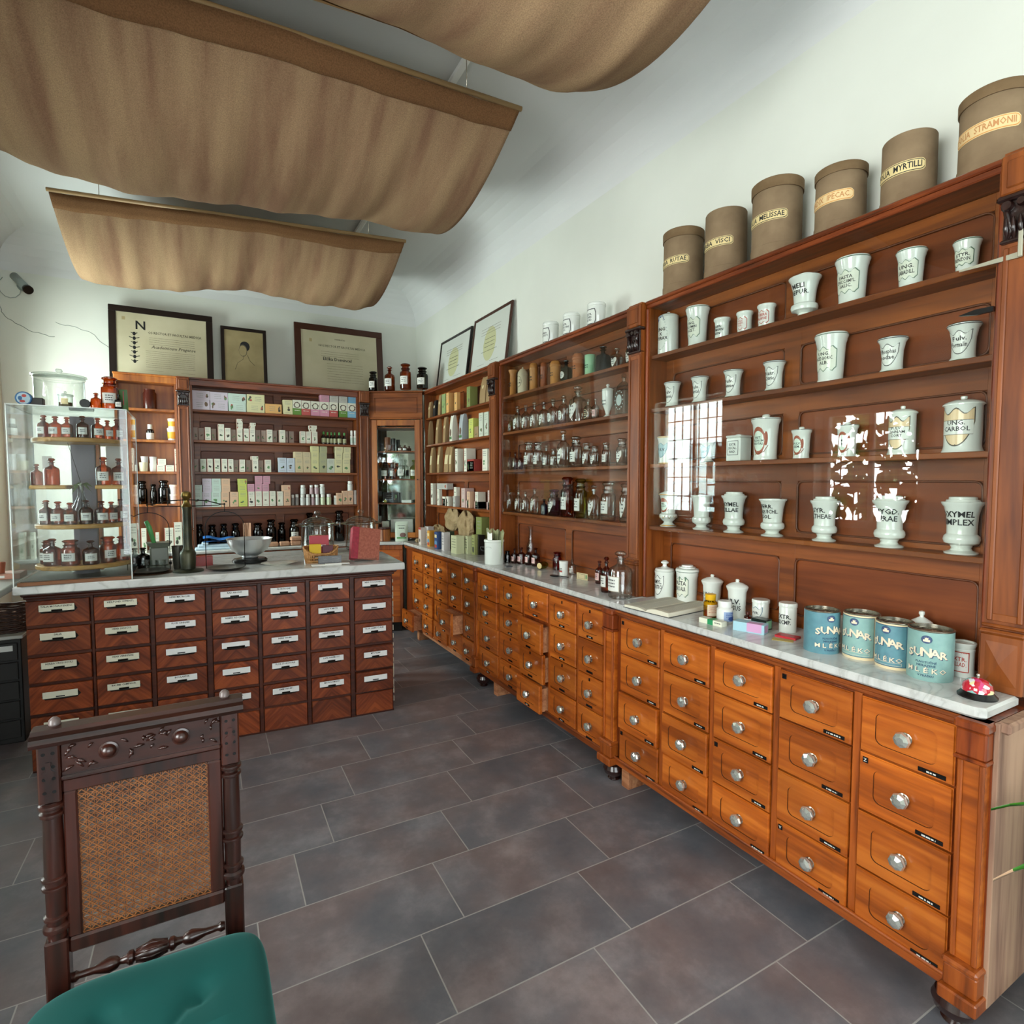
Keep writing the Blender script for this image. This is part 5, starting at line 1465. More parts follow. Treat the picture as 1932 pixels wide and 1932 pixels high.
for (kind, lab, colour, x, y, r, h, z0) in BOTS:
    cnt[z0] = cnt.get(z0, 0)+1; k = cnt[z0]
    if z0 in SHELFW: where = '%s from left on the %s shelf of the middle show case' % (ORD[k], SHELFW[z0]); grp = 'bottles and jars in the middle show case'
    else: where = '%s from left on the middle marble' % ORD[k]; grp = 'small bottles on the middle marble'
    if kind in ('bottle', 'jar'):
        bottle(kind, lab, colour, x, y, r, h, z0, '%s glass %s, %s' % (CTXT[colour], 'jar' if kind == 'jar' else 'bottle', where), grp)
    elif kind in ('albarello', 'woodpot', 'dometop', 'tinpot', 'china', 'whitejar'):
        m_ = plain('pot_'+colour, SOLID[colour], .45 if kind != 'china' else .15, col2=None)
        nm = {'albarello': 'tan waisted pot', 'woodpot': '%s wooden pot' % {'tan': 'tan', 'rust': 'red-brown', 'terra': 'terracotta'}.get(colour, ''), 'dometop': 'cream dome-lidded jar', 'tinpot': 'green cylindrical pot', 'china': 'tall white porcelain urn', 'whitejar': 'small white screw-top jar'}[kind]
        t = thing('pharmacy_pot', '%s, %s' % (nm, where), 'pot', (x, y, z0), RW, grp)
        P = {'albarello': [(0,0),(.9,0),(.92,.05),(.72,.1),(.70,.8),(.78,.9),(1,.95),(1,1),(0,1)], 'woodpot': [(0,0),(.94,0),(.96,.04),(.92,.06),(.92,.76),(1,.78),(1,.84),(.9,.86),(.9,.93),(.7,1),(0,1)],
             'dometop': [(0,0),(.95,0),(.97,.65),(.9,.68)], 'tinpot': [(0,0),(.96,0),(.96,.84),(.99,.86),(.99,.98),(.95,1),(0,1)], 'china': [(0,0),(.72,0),(.7,.04),(.3,.10),(.42,.2),(.86,.42),(.94,.8),(.8,.82)], 'whitejar': [(0,0),(.93,0),(.95,.8),(.9,.81)]}[kind]
        MB().lathe(scaled(P, r, h), seg=24).build('body', m_, t)
        LD = {'dometop': [(.98,.68),(.98,.71),(.9,.8),(.5,.91),(.14,.93),(.12,.96),(.16,.98),(0,1)], 'china': [(.95,.81),(.9,.85),(.5,.89),(.2,.9),(.18,.93),(.28,.96),(.2,1),(0,1)], 'whitejar': [(1,.81),(1,.99),(.95,1),(0,1)]}.get(kind)
        if LD: MB().lathe([(0, LD[0][1]*h)]+scaled(LD, r, h), seg=24).build('lid', m_, t)
        q = MB(); mp = cyl_map(r*.95, h*.45)
        if kind == 'dometop': plate(q, mp, r*.75, h*.2, *SH['oval'], 0, .0006); plate(q, mp, r*.70, h*.185, *SH['oval'], 1, .001)
        if kind == 'whitejar': plate(q, mp, r*.6, h*.06, *SH['rect'], 2, .001, cw=-h*.15)
        for k in range(2): strokes(q, mp, -r*.5, r*.5, h*.05-k*h*.1, h*.05, 0, off=.0014)
        q.build('lettering', [INK, m_, INKR], t)
    elif kind == 'square':
        t = thing('glass_bottle', 'large square engraved clear glass bottle, %s' % where, 'bottle', (x, y, z0), RW, grp)
        q = MB(); s_ = r*.72; q.box(-s_, s_, -s_*.8, s_*.8, 0, h*.62, 0, .008)
        q.lathe([(s_*1.05, h*.62), (s_*.9, h*.70), (s_*.5, h*.78), (r*.2, h*.81), (r*.18, h*.9), (r*.28, h*.905), (0, h*.91)], seg=20); q.build('body', G_CLEAR, t)
        MB().lathe([(0, h*.905), (r*.18, h*.91), (r*.26, h*.95), (r*.16, h), (0, h)], seg=12).build('stopper', G_CLEAR, t)
        q = MB(); mp = flat_map(0, -s_*.8, h*.36); plate(q, mp, s_*.55, h*.13, *SH['oval'], 0, .001)
        for k in range(14): a = 2*PI*k/14; q.lathe([(0, 0), (.004, 0)], mp(s_*.78*cos(a), h*.22*sin(a), .001), 5, 0, ax='y')
        q.build('engraving', plain('frosted_glass', '#b5c2be', .6), t)
ctn = ['dark lidded bottle', 'amber stoppered bottle', 'large amber jar', 'black wide-neck bottle']
for i, (x, y, r, h) in enumerate(CORN):
    bottle(('jar', 'bottle', 'jar', 'jar')[i], 'rect', ('dark', 'amber', 'amber', 'dark')[i], x, y, r*.92, h, 2.305, '%s with paper label, %s from left on top of corner cupboard' % (ctn[i], ORD[i+1]), 'bottles on the corner cupboard', rz=-.75)
# ================================================================ ISLAND COUNTER
AI = math.atan2(-.115, 1.789)           # slight turn of the counter
PI0 = Vector((-.747, 3.5))               # left end of the front face
rI = thing('drawer_counter', 'mahogany drawer counter with white drawer labels in the middle of the room', 'counter', (PI0.x, PI0.y, 0), AI)
WI = 1.793
MB().box(.0, WI, .018, .56, .0, .897).build('carcass', W_MAHOR, rI)
q = MB(); q.box(-.012, WI+.022, -.022, .58, .880, .897, 0, .006); q.box(-.004, WI+.008, -.010, .57, .866, .882, 0, .004); q.build('top_moulding', W_MAHOR, rI)
colI = [(1.794, 1.535), (1.522, 1.283), (1.262, 1.024), (.996, .768), (.748, .512), (.490, .262), (.236, .006)]
rowI = [.864, .727, .583, .440, .285, .145, .006]
q = MB()
for i in range(len(colI)-1): q.box(WI-colI[i][1], WI-colI[i+1][0], .002, .02, 0, .868, 0, .002)
for z in rowI[1:-1]: q.box(0, WI, .006, .02, z-.008, z+.008, 0, .001)
q.box(0, WI, .004, .02, 0, .010); q.build('face_frame', W_MAHOR, rI)
q = MB()     # worn plaster along the right edge
for k in range(16):
    z = .06+.05*k; q.box(WI-.001, WI+.0035, .004+rnd.uniform(0, .004), .012, z, z+rnd.uniform(.02, .05), 0, .001)
q.build('worn_edge', plain('worn_paint', '#c9bda6', .8), rI)
ITX = {(0,0): 'TALIA MONASTERIENS', (0,1): 'SALIA', (0,2): 'HERBA UNGUICULI', (1,0): 'HEILFOND OFFENTL', (1,1): 'HERB SANICUL', (1,2): 'HERB VERBENAE', (1,3): 'BAUME CAMPHOR', (2,0): 'HERB MATRICAR', (2,1): 'FLOR CINNAM', (2,3): 'BOULARDIK',
       (3,0): 'RAD ARONIS', (3,1): 'REMED AD CLAM', (3,4): 'CAMPHOR', (4,0): 'FLOR ROSAE', (4,1): 'SILISTREN', (4,2): 'HERB THYMI', (4,3): 'FLOR STOECH ALB', (4,4): 'AMMONIUM I', (5,0): 'A', (5,1): 'LAPIS PUMICIS', (5,2): 'HERB SCABIOSAE', (5,3): 'LAPIS HAEMATIT', (5,4): 'MATE ROMANT',
       (6,0): 'MINI COCCIONELLI', (6,2): 'FLOR SAMBUC ALBI', (6,3): 'MTS FLEMI'}
BLANK = {(0,3), (2,2), (3,2), (3,3), (6,1), (6,4)}
LBL = plain('white_card', '#dcdcda', .5)
for ci, (a, b_) in enumerate(colI):
    w = a-b_-.006; xc = WI-(a+b_)/2
    for ri in range(6):
        z1, z0 = rowI[ri], rowI[ri+1]; h = z1-z0-.018 if ri < 5 else z1-z0-.012; zc = (z0+z1)/2
        out = {(6,3): .022, (6,4): .018, (4,1): .006, (1,0): .006}.get((ci, ri), 0)
        q = MB(); q.box(-w/2, w/2, -.010, .014+out, -h/2, h/2, 0, .0025)
        f = q.build('drawer' if ri < 5 else 'bottom_panel', W_MAHO, rI, (xc, -out+.004, zc))
        if ri == 5: continue
        k = MB(); hx = w*.31; zc2 = .008+h*.08
        k.prism([(-hx, -.010, zc2-.004), (-hx+.012, -.010, zc2+.016), (hx-.012, -.010, zc2+.016), (hx, -.010, zc2-.004), (hx-.014, -.010, zc2-.020), (-hx+.014, -.010, zc2-.020)], (0, -.004, 0))
        k.tube([(-hx*.75, -.013, zc2-.010), (-hx*.4, -.024, zc2-.013), (0, -.027, zc2-.013), (hx*.4, -.024, zc2-.013), (hx*.75, -.013, zc2-.010)], .0050, 8)
        k.build('bow_handle', IRON, f)
        lw = min(.070, w*.31); lz0, lz1 = zc2-.008, zc2+.024; n0 = .022 if (ci, ri) not in ((3,2), (5,0)) else .045
        t = MB(); blank = (ci, ri) in BLANK
        yo = -.030
        if blank and (ci, ri) != (3, 2):
            t.prism([(-lw, yo, lz0), (lw, yo, lz0), (lw, yo, lz1), (-lw, yo, lz1)], (0, .0012, 0)); t.add([(-.018, yo-.0006, lz0+.003), (.018, yo-.0006, lz0+.003), (.018, yo-.0006, lz0+.009), (-.018, yo-.0006, lz0+.009)], [(0, 1, 2, 3)], 1)
        else:
            t.prism([(-lw, yo, lz0), (-n0, yo, lz0), (-n0, yo, lz0+.008), (n0, yo, lz0+.008), (n0, yo, lz0), (lw, yo, lz0), (lw, yo, lz1), (-lw, yo, lz1)], (0, .0012, 0))
        tx = ITX.get((ci, ri))
        if tx == 'A': put_text(t, tx, flat_map(0, yo, lz1-.008), -lw*.75, 0, .012, 1, off=.0006)
        elif tx: put_text(t, tx, flat_map(0, yo, lz1-.0085), 0, 0, .0125, 1, maxw=lw*1.8, off=.0006)
        t.build('paper_label', [LBL if ci > 1 else plain('cream_card', '#cfccb8', .5), INK], f)
def ipt(u, v):
    """counter frame to world plan"""
    return (PI0.x+u*cos(AI)-v*sin(AI), PI0.y+u*sin(AI)+v*cos(AI))
slab('thick white marble top of the island drawer counter', [ipt(-.028, -.055), ipt(WI+.062, -.055), ipt(WI+.062, .56), ipt(-.028, .56)], .897, .940, .005)
t = thing('side_table', 'side table with bright white marble top standing behind the island counter', 'table', (.03, 4.0, 0))
MB().box(0, 1.11, 0, .32, .905, .940, 0, .005).build('table_top', MARB, t)
MB().box(.03, 1.08, .03, .30, .85, .905).build('apron', W_MAHOR, t)
for x, y in ((.05, .05), (1.06, .05), (.05, .28), (1.06, .28)): MB().box(x-.02, x+.02, y-.02, y+.02, 0, .85).build('leg', W_MAHOR, t)

ZI = .940
# --- acrylic display case with round wooden shelves
cx0, cx1, cy0, cy1, cz1 = -.768, -.305, 3.425, 3.90, 1.80
t = thing('display_case', 'clear acrylic display case with amber bottles on the left of the island', 'display case', ((cx0+cx1)/2, (cy0+cy1)/2, ZI))
M_ = Matrix.Translation((-(cx0+cx1)/2, -(cy0+cy1)/2, -ZI))
def cbox(name, mat, *b, parent=None, c=0.0):
    q = MB(); q.box(*b, 0, c); q.xf(M_); return q.build(name, mat, parent or t)
cbox('base_board', plain('case_base', '#7a4a26', .5), cx0+.01, cx1-.004, cy0+.006, cy1-.01, ZI, ZI+.018, c=.002)
cbox('base_cover', plain('dark_base', '#3a322c', .35), cx0+.02, cx1-.014, cy0+.02, cy1-.02, ZI+.018, ZI+.022)
for b in ((cx0, cx1, cy0, cy0+.004), (cx0, cx1, cy1-.004, cy1), (cx0, cx0+.004, cy0+.004, cy1-.004), (cx1-.004, cx1, cy0+.004, cy1-.004)): cbox('acrylic_side', ACRYL, *b, ZI+.0225, cz1-.004)
cbox('acrylic_top', ACRYL, cx0, cx1, cy0, cy1, cz1-.004, cz1)
q = MB(); e_ = .0022
for (x, y) in ((cx0, cy0), (cx1, cy0), (cx0, cy1), (cx1, cy1)): q.box(x-e_, x+e_, y-e_, y+e_, ZI+.001, cz1)
for y in (cy0, cy1): q.box(cx0, cx1, y-e_, y+e_, cz1-e_*2, cz1+.0004)
for x in (cx0, cx1): q.box(x-e_, x+e_, cy0, cy1, cz1-e_*2, cz1+.0004)
q.xf(M_); q.build('acrylic_edges', ACEDGE, t)
scx, scy = -.525, 3.66
SHC = [(1.655, .20, 1), (1.42, .19, 2), (1.225, .20, 1), (1.02, .205, 1)]
PINE = wood('shelf_pine', '#c79a55', '#b3853f', '#8b6228', 'x', .5, .6, vary=.05, coat=0)
for (z, r, kind) in SHC:
    q = MB()
    if kind == 1: q.lathe([(0, z-.022), (r-.004, z-.022), (r, z-.018), (r, z-.004), (r-.004, z), (0, z)], (scx, scy, 0), 40)
    else:
        q.box(scx-r, scx-.045, scy-.15, scy+.05, z-.02, z, 0, .006); q.box(scx+.07, scx+r, scy-.15, scy+.05, z-.02, z, 0, .004)
    q.xf(M_); q.build('shelf', PINE, t)
q = MB(); q.box(scx-.055, scx+.05, scy+.055, scy+.09, ZI+.022, 1.78, 0, .003); q.lathe([(.0, ZI+.022), (.06, ZI+.022), (.03, ZI+.04), (.02, ZI+.06)], (scx, scy, 0), 16); q.xf(M_); q.build('upright', plain('grey_card', '#8e8a93', .7), t)
q = MB(); q.box(scx+.06, scx+.075, scy-.0, scy+.05, ZI+.03, 1.64, 0, .002); q.xf(M_); q.build('shelf_post', W_PLAIN, t)
for (a, b_, z0, z1) in ((-.70, -.585, 1.24, 1.30), (-.42, -.35, 1.24, 1.31), (-.70, -.66, 1.50, 1.57), (-.43, -.355, 1.47, 1.63)):
    cbox('info_card', PAPER, a, b_, scy+.07, scy+.072, z0, z1)
# bottles in the case
k = 0
def case_bottle(z, a, rad, r, h, kind='bottle', row=''):
    global k
    k += 1
    x, y = scx+rad*sin(a), scy-rad*cos(a)
    bottle(kind, 'rect', 'amber', x, y, r, h, z, 'amber bottle with white label, %s from left on the %s shelf inside the acrylic case' % (ORD[k], row), 'amber bottles in the acrylic case', rz=a*.6, name='amber_bottle')
for row, z, n, r, h, rad in (('top', 1.655, 8, .026, .105, .150), ('third', 1.225, 8, .029, .115, .155), ('lowest', 1.02, 6, .037, .128, .150)):
    k = 0
    for i in range(n): case_bottle(z, -1.35+2.7*i/(n-1), rad+(.012 if i % 2 else 0), r*(1+.06*((i*7) % 3-1)), h*(1+.05*((i*5) % 3-1)), 'bottle' if row != 'lowest' or i % 2 else 'jar', row)
k = 0
for (x, y, r, h) in ((-.695, 3.575, .024, .105), (-.640, 3.60, .032, .135), (-.425, 3.575, .034, .145), (-.362, 3.60, .032, .14)):
    k += 1; bottle('bottle', 'rect' if x > -.5 else None, 'amber', x, y, r, h, 1.42, 'amber bottle, %s from left on the split second shelf inside the acrylic case' % ORD[k], 'amber bottles in the acrylic case', rz=0, name='amber_bottle')
q = MB(); q.lathe([(0, 0), (.05, 0), (.055, .01), (.052, .05), (.03, .10), (.014, .14), (.012, .19), (.016, .195), (.016, .2)], seg=24)
f_ = thing('glass_flask', 'clear conical flask holding a dried leaf sprig inside the acrylic case', 'flask', (-.520, 3.56, 1.225+.0), 0)
q.build('body', G_CLEAR, f_)
q = MB()
for j in range(9):
    a = j*.8; L = .05; q.add([(0, 0, .20), (.02*cos(a)+.006, .02*sin(a), .21-.01*(j % 3)), (.05*cos(a), .05*sin(a), .185-.018*(j % 3)), (.02*cos(a)-.006, .02*sin(a)+.006, .20)], [(0, 1, 2, 3)], 0)
q.tube([(0, 0, .06), (.002, 0, .14), (-.002, .0, .21)], .0015, 5, 1); q.tube([(0, 0, .21), (-.02, .0, .3), (-.05, .01, .42)], .0012, 5, 1)
q.build('leaf_sprig', [plain('dry_leaf', '#5d6a44', .6), plain('twig', '#3c2c20', .8)], f_)
# --- things on top of the case
ZT = cz1+.0006
tj = thing('glass_jar', 'large round clear glass jar with flat lid on top of the acrylic case', 'jar', (-.60, 3.63, ZT))
MB().lathe([(0, .004), (.098, 0), (.104, .006), (.104, .150), (.108, .155), (.108, .160)], seg=48).build('body', G_CLEAR, tj)
MB().lathe([(0, .162), (.108, .161), (.115, .165), (.114, .173), (.06, .181), (.012, .183), (.010, .188), (.016, .196), (.012, .206), (0, .208)], seg=48).build('lid', G_CLEAR, tj)
tj = thing('glass_jar', 'small lidded glass jar with paper label on top of the acrylic case', 'jar', (-.553, 3.475, ZT))
MB().lathe([(0, .003), (.028, 0), (.030, .004), (.030, .052), (.032, .054)], seg=28).build('body', G_CLEAR, tj)
MB().lathe([(0, .055), (.033, .055), (.034, .059), (.02, .064), (.004, .065), (.004, .069), (.007, .073), (0, .078)], seg=28).build('lid', G_CLEAR, tj)
q = MB(); plate(q, cyl_map(.030, .026), .014, .014, *SH['rect'], 0, .0006); q.build('paper_label', CREAMP, tj)
MB().lathe([(0, .004), (.026, .004), (.026, .022), (0, .026)], seg=16).build('contents', plain('dried_herb', '#6b5a3c', .9), tj)
t2 = thing('oval_tin', 'dark tin with blue and red oval end lying on the acrylic case', 'tin', (-.713, 3.50, ZT), 0)
q = MB(); q.lathe([(0, -.02), (.030, -.02), (.032, -.018), (.032, .018), (.030, .02), (0, .02)], (0, 0, .033), 28, 0, ax='y'); q.build('oval_end', [plain('tin_blue', '#2f5f8c', .35)], t2)
q = MB(); mp = flat_map(0, -.0203, .033); plate(q, mp, .026, .026, *SH['oval'], 0, .0003); plate(q, mp, .009, .007, *SH['oval'], 1, .0008, cu=.003, cw=.012); plate(q, mp, .011, .006, *SH['oval'], 1, .0008, cu=-.004, cw=-.014); plate(q, mp, .008, .010, *SH['oval'], 2, .0008, cu=-.012); q.build('painted_face', [plain('tin_pale', '#9fb8c4', .35), plain('tin_red', '#a83a35', .35), plain('tin_blue', '#2f5f8c', .35)], t2)
MB().box(.018, .072, -.012, .03, 0, .040, 0, .003).build('tin_box', plain('tin_dark', '#2e2a28', .4), t2)
t2 = thing('round_box', 'small black round box on the acrylic case', 'box', (-.475, 3.465, ZT))
MB().lathe([(0, -.014), (.021, -.014), (.022, 0), (.021, .014), (0, .014)], (0, 0, .022), 24, ax='y').build('body', BLACK, t2)
bottle('bottle', None, 'amber', -.432, 3.475, .024, .078, ZT, 'small squat amber bottle with stopper on top of the acrylic case', None, rz=0, name='amber_bottle')
bottle('jar', 'rect', 'amber', -.378, 3.50, .040, .165, ZT, 'big amber wide-neck bottle with pale label on top of the acrylic case', None, rz=0, name='amber_bottle')
bottle('bottle', 'rect', 'dark', -.338, 3.455, .017, .075, ZT, 'small dark bottle with white band at the right end of the case top', None, rz=0)
q = MB(); q.grid(lambda u, v: (-.020+.040*u*(1-.1*v), .008*sin(PI*u)*(1-v), .11*v), 8, 8, 0); q.grid(lambda u, v: (-.020+.040*u*(1-.1*v), -.008*sin(PI*u)*(1-v), .11*v), 8, 8, 0); q.box(-.002, .002, -.0085, -.0075, .03, .10, 1); 
o = q.build('herb_packet', [plain('packet_green', '#3f6b2c', .4), plain('packet_red', '#a8352a', .4)], None, (-.322, 3.52, ZT)); tag(o, 'green herb packet with red stripe standing on the acrylic case', 'packet')

# --- brass pharmacy balance
t = thing('balance_scale', 'old brass balance scale with two hanging pans on the island counter', 'scale', (-.058, 3.585, ZI))
MB().lathe([(0, 0), (.075, 0), (.078, .004), (.072, .010), (.036, .016), (.036, .020), (.040, .10), (.034, .115), (.027, .12), (.022, .14), (.021, .34), (.024, .352), (.024, .358)], seg=28).build('column', BRASS, t)
MB().lathe([(.026, .358), (.027, .362), (.018, .375), (.012, .392), (.014, .400), (.024, .412), (.0265, .424), (.020, .440), (0, .448)], seg=20).build('finial', plain('old_brass', '#7a6533', .3, metal=.9), t)
ab = -.18                             # the beam is a little turned
ux, uy = cos(ab), sin(ab)
q = MB()
for s_ in (-1, 1):
    q.tube([(0, 0, .398), (s_*.10*ux, s_*.10*uy, .392), (s_*.155*ux, s_*.155*uy, .385-.010), (s_*.175*ux, s_*.175*uy, .372), (s_*.188*ux, s_*.188*uy, .372)], .0032, 6)
    q.tube([(0, 0, .362), (s_*.10*ux, s_*.10*uy, .364), (s_*.155*ux, s_*.155*uy, .366), (s_*.175*ux, s_*.175*uy, .372)], .0028, 6)
    q.tube([(s_*.09*ux, s_*.09*uy, .364), (s_*.09*ux, s_*.09*uy, .392)], .002, 5)
    q.lathe([(0, -.008), (.007, 0), (0, .008)], (s_*.188*ux, s_*.188*uy, .372), 10)
q.build('beam', IRON, t)
for s_ in (-1, 1):
    hx, hy = s_*.188*ux, s_*.188*uy; q = MB(); w = .098
    arc = [(hx-w*cos(a)*1, hy, .245+.085*sin(a)) for a in [PI*i/14 for i in range(15)]]
    q.tube([(hx-w, hy, .012)] + arc + [(hx+w, hy, .012)], .0023, 6); q.tube([(hx, hy, .33), (hx, hy, .366)], .0022, 5)
    q.build('pan_bow', IRON, t)
    q = MB(); q.lathe([(0, .004), (.070, .004), (.096, .012), (.099, .016), (.094, .017), (.068, .0085), (0, .0075)], (hx, hy, 0), 36); q.build('pan', plain('old_pan', '#4a443a', .35, metal=.6, col2='#332e27', scale=8), t)
bx_ = thing('scale_tray', 'round brown wooden tray under the left pan of the balance', 'tray', (-.243, 3.618+.035-.033, ZI))
MB().lathe([(0, 0), (.108, 0), (.112, .0012), (.10, .0034), (0, .0034)], seg=36).build('body', plain('tray_wood', '#4a3320', .5), bx_)
# --- mixing bowl on digital scale, plate, basket, books, jars
t = thing('mixing_bowl', 'stainless steel mixing bowl on a black kitchen scale', 'bowl', (.268, 3.78, ZI+.035))
MB().lathe([(0, 0), (.045, 0), (.048, .006), (.044, .010), (.070, .022), (.103, .052), (.121, .090), (.128, .116), (.131, .117), (.125, .115), (.100, .053), (.068, .026), (0, .016)], seg=48).build('body', STEEL, t)
t = thing('kitchen_scale', 'flat black round kitchen scale under the steel bowl', 'scale', (.268, 3.78, ZI))
MB().lathe([(0, 0), (.085, 0), (.098, .008), (.100, .020), (.090, .030), (.05, .034), (0, .034)], seg=40, sy=.8).build('body', BLACK, t)
t = thing('porcelain_plate', 'white oval plate lying on the island between bowl and basket', 'plate', (.418, 3.61, ZI))
MB().lathe([(0, .003), (.05, .002), (.055, .0), (.06, .004), (.098, .012), (.105, .015), (.100, .016), (.06, .008), (0, .007)], seg=44, sx=1.0, sy=.72).build('body', CERW, t)
# open wicker basket
t = thing('wicker_basket', 'small wicker basket with cut-down front holding packets, right part of the island', 'basket', (.655, 3.60, ZI), -.2)
q = MB(); WBK = plain('wicker', '#b98a55', .7, col2='#98693a', scale=60, bump=.2); bw, bd, bh = .095, .055, .095
nst = 44
for i in range(nst):
    a = 2*PI*i/nst; c_, s_ = cos(a), sin(a); e = .45
    X = bw*(abs(c_)**e)*(1 if c_ > 0 else -1); Y = bd*(abs(s_)**e)*(1 if s_ > 0 else -1)
    top = bh*(1.0 if s_ > -.3 else 1-.42*cos((X/bw)*PI/2))
    q.tube([(X*.92, Y*.92, .003), (X, Y, top*.5), (X*1.05, Y*1.05, top)], .0042, 5)
for z in (.012, .030, .048):
    q.tube([(bw*(.93+.05*z/.1)*(abs(cos(a))**.45)*(1 if cos(a) > 0 else -1), bd*(.94+.05*z/.1)*(abs(sin(a))**.45)*(1 if sin(a) > 0 else -1), z) for a in [2*PI*i/40 for i in range(40)]], .005, 5, closed=True)
q.tube([(bw*1.06*(abs(cos(a))**.45)*(1 if cos(a) > 0 else -1), bd*1.06*(abs(sin(a))**.45)*(1 if sin(a) > 0 else -1), bh*(1.0 if sin(a) > -.3 else 1-.42*cos(cos(a)*PI/2))) for a in [2*PI*i/48 for i in range(48)]], .006, 6, closed=True)
q.box(-bw*.9, bw*.9, -bd*.9, bd*.9, 0, .005); q.build('body', WBK, t)
def pack(name, label, cat, mats, x, y, z, w, d, h, rz=0.0, tilt=0.0, extra=None, group=None):
    q = MB(); q.box(-w/2, w/2, -d/2, d/2, 0, h, 0, .001)
    if extra: extra(q, flat_map(0, -d/2, h/2), w, h)
    if tilt: q.xf(Matrix.Rotation(tilt, 4, 'X'))
    return tag(q.build(name, mats, None, (x, y, z), rz), label, cat, group)
REDP = plain('red_card', '#a02030', .45); YELP = plain('yellow_card', '#c9a516', .45); DKR = plain('maroon_card', '#4d1020', .45)
pack('gift_box', 'red box standing in the wicker basket', 'box', [REDP, PAPER], .648, 3.615, ZI+.06, .115, .03, .105, -.2, 0, lambda q, mp, w, h: (plate(q, mp, w*.36, .005, *SH['rect'], 1, .0008, cw=-.01)))
pack('packet', 'yellow packet standing in the wicker basket', 'packet', [YELP, DKR], .617, 3.572, ZI+.045, .068, .012, .072, -.2, .1)
pack('packet', 'maroon packet standing at the right side of the wicker basket', 'packet', [DKR, REDP], .690, 3.563, ZI+.045, .062, .016, .062, -.2, .05)
pack('label_rack', 'small black slotted rack with writing leaning before the basket', 'rack', [BLACK, plain('grey_print', '#8a8a84', .5)], .69, 3.506, ZI, .135, .016, .048, -.2, -.1, lambda q, mp, w, h: [strokes(q, mp, -w*.42+w*.5*c, -w*.1+w*.5*c, .012-.012*r_, .0018, 1, off=.001, seed=c*3+r_) for c in (0, 1) for r_ in (0, 1, 2)])
for i, (x, y, w, d) in enumerate(((.66, 3.455, .17, .05), (.72, 3.44, .14, .035))):
    pack('paper_strip', ('long folded white paper lying before the black rack', 'short white paper lying on the longer one before the black rack')[i], 'paper', [PAPER], x, y, ZI+i*.0045, w, d, .004, -.1)
# big old book leaning on a stand
t = thing('old_book', 'large old book with red spine and pinkish cover standing tilted at the island end', 'book', (.905, 3.535, ZI+.002), AI+.10)
CLOTHR = plain('red_book_cloth', '#9c2438', .6, col2='#86202f', scale=60, bump=.1); COV = plain('worn_pink_board', '#a8604c', .75, col2='#8f4c3c', scale=90, bump=.15)
M_t = Matrix.Rotation(-.30, 4, 'X') @ Matrix.Rotation(.16, 4, 'Y')
bw, bh, bd = .175, .205, .055
q = MB(); q.box(-bw/2+.002, bw/2-.004, -bd/2+.003, bd/2-.003, .004, bh-.004, 0); q.xf(M_t); q.build('pages', plain('page_edge_rose', '#a3574d', .8), t)
q = MB(); q.box(-bw/2+.040, bw/2, -bd/2-.0005, -bd/2+.003, 0, bh, 0, .001); q.box(-bw/2+.040, bw/2, bd/2-.003, bd/2+.0005, 0, bh, 0, .001)
q.box(-bw/2, -bw/2+.040, -bd/2-.001, -bd/2+.003, 0, bh, 1, .001); q.box(-bw/2, -bw/2+.040, bd/2-.003, bd/2+.001, 0, bh, 1, .001); q.box(-bw/2-.003, -bw/2+.003, -bd/2-.001, bd/2+.001, 0, bh, 1, .002)
q.xf(M_t); q.build('cover', [COV, CLOTHR], t)
q = MB(); q.box(-.07, .07, -.045, .05, 0, .004); q.prism([(-.05, .045, 0), (-.05, .09, 0), (-.05, .10, .12)], (.1, 0, 0)); q.box(-.07, .07, -.048, -.044, 0, .016); q.xf(Matrix.Identity(4))
tag(q.build('book_stand', ACRYL, None, (.905, 3.55, ZI), AI+.10), 'clear acrylic stand carrying the large old book', 'stand')
# two large lidded glass jars
for i, (x, y, ds) in enumerate(((.735, 4.15, 'left'), (1.042, 4.15, 'right'))):
    t = thing('glass_jar', '%s of the two large glass jars with domed lids behind the basket and book' % ds, 'jar', (x, y, ZI), 0, 'large lidded glass jars')
    MB().lathe([(0, .006), (.10, 0), (.108, .008), (.110, .03), (.108, .185), (.112, .195)], seg=40).build('body', G_CLEAR, t)
    MB().lathe([(0, .25), (.03, .248), (.07, .238), (.098, .222), (.104, .208), (.140, .200), (.150, .195), (.146, .190), (.112, .192)], seg=44).build('lid', G_CLEAR, t)
    MB().lathe([(.010, .250), (.008, .256), (.018, .264), (.024, .276), (.020, .288), (.010, .293), (0, .294)], seg=24).build('lid_knob', G_CLEAR, t)
    if i == 0:
        q = MB(); q.box(-.05, .03, -.03, .02, .008, .12, 0, .004); q.lathe([(0, .008), (.04, .01), (.03, .06), (0, .09)], (.05, 0, 0), 14, 1); q.build('contents', [plain('packet_straw', '#c9bb7a', .6), plain('packet_grey', '#9aa39a', .4)], t)
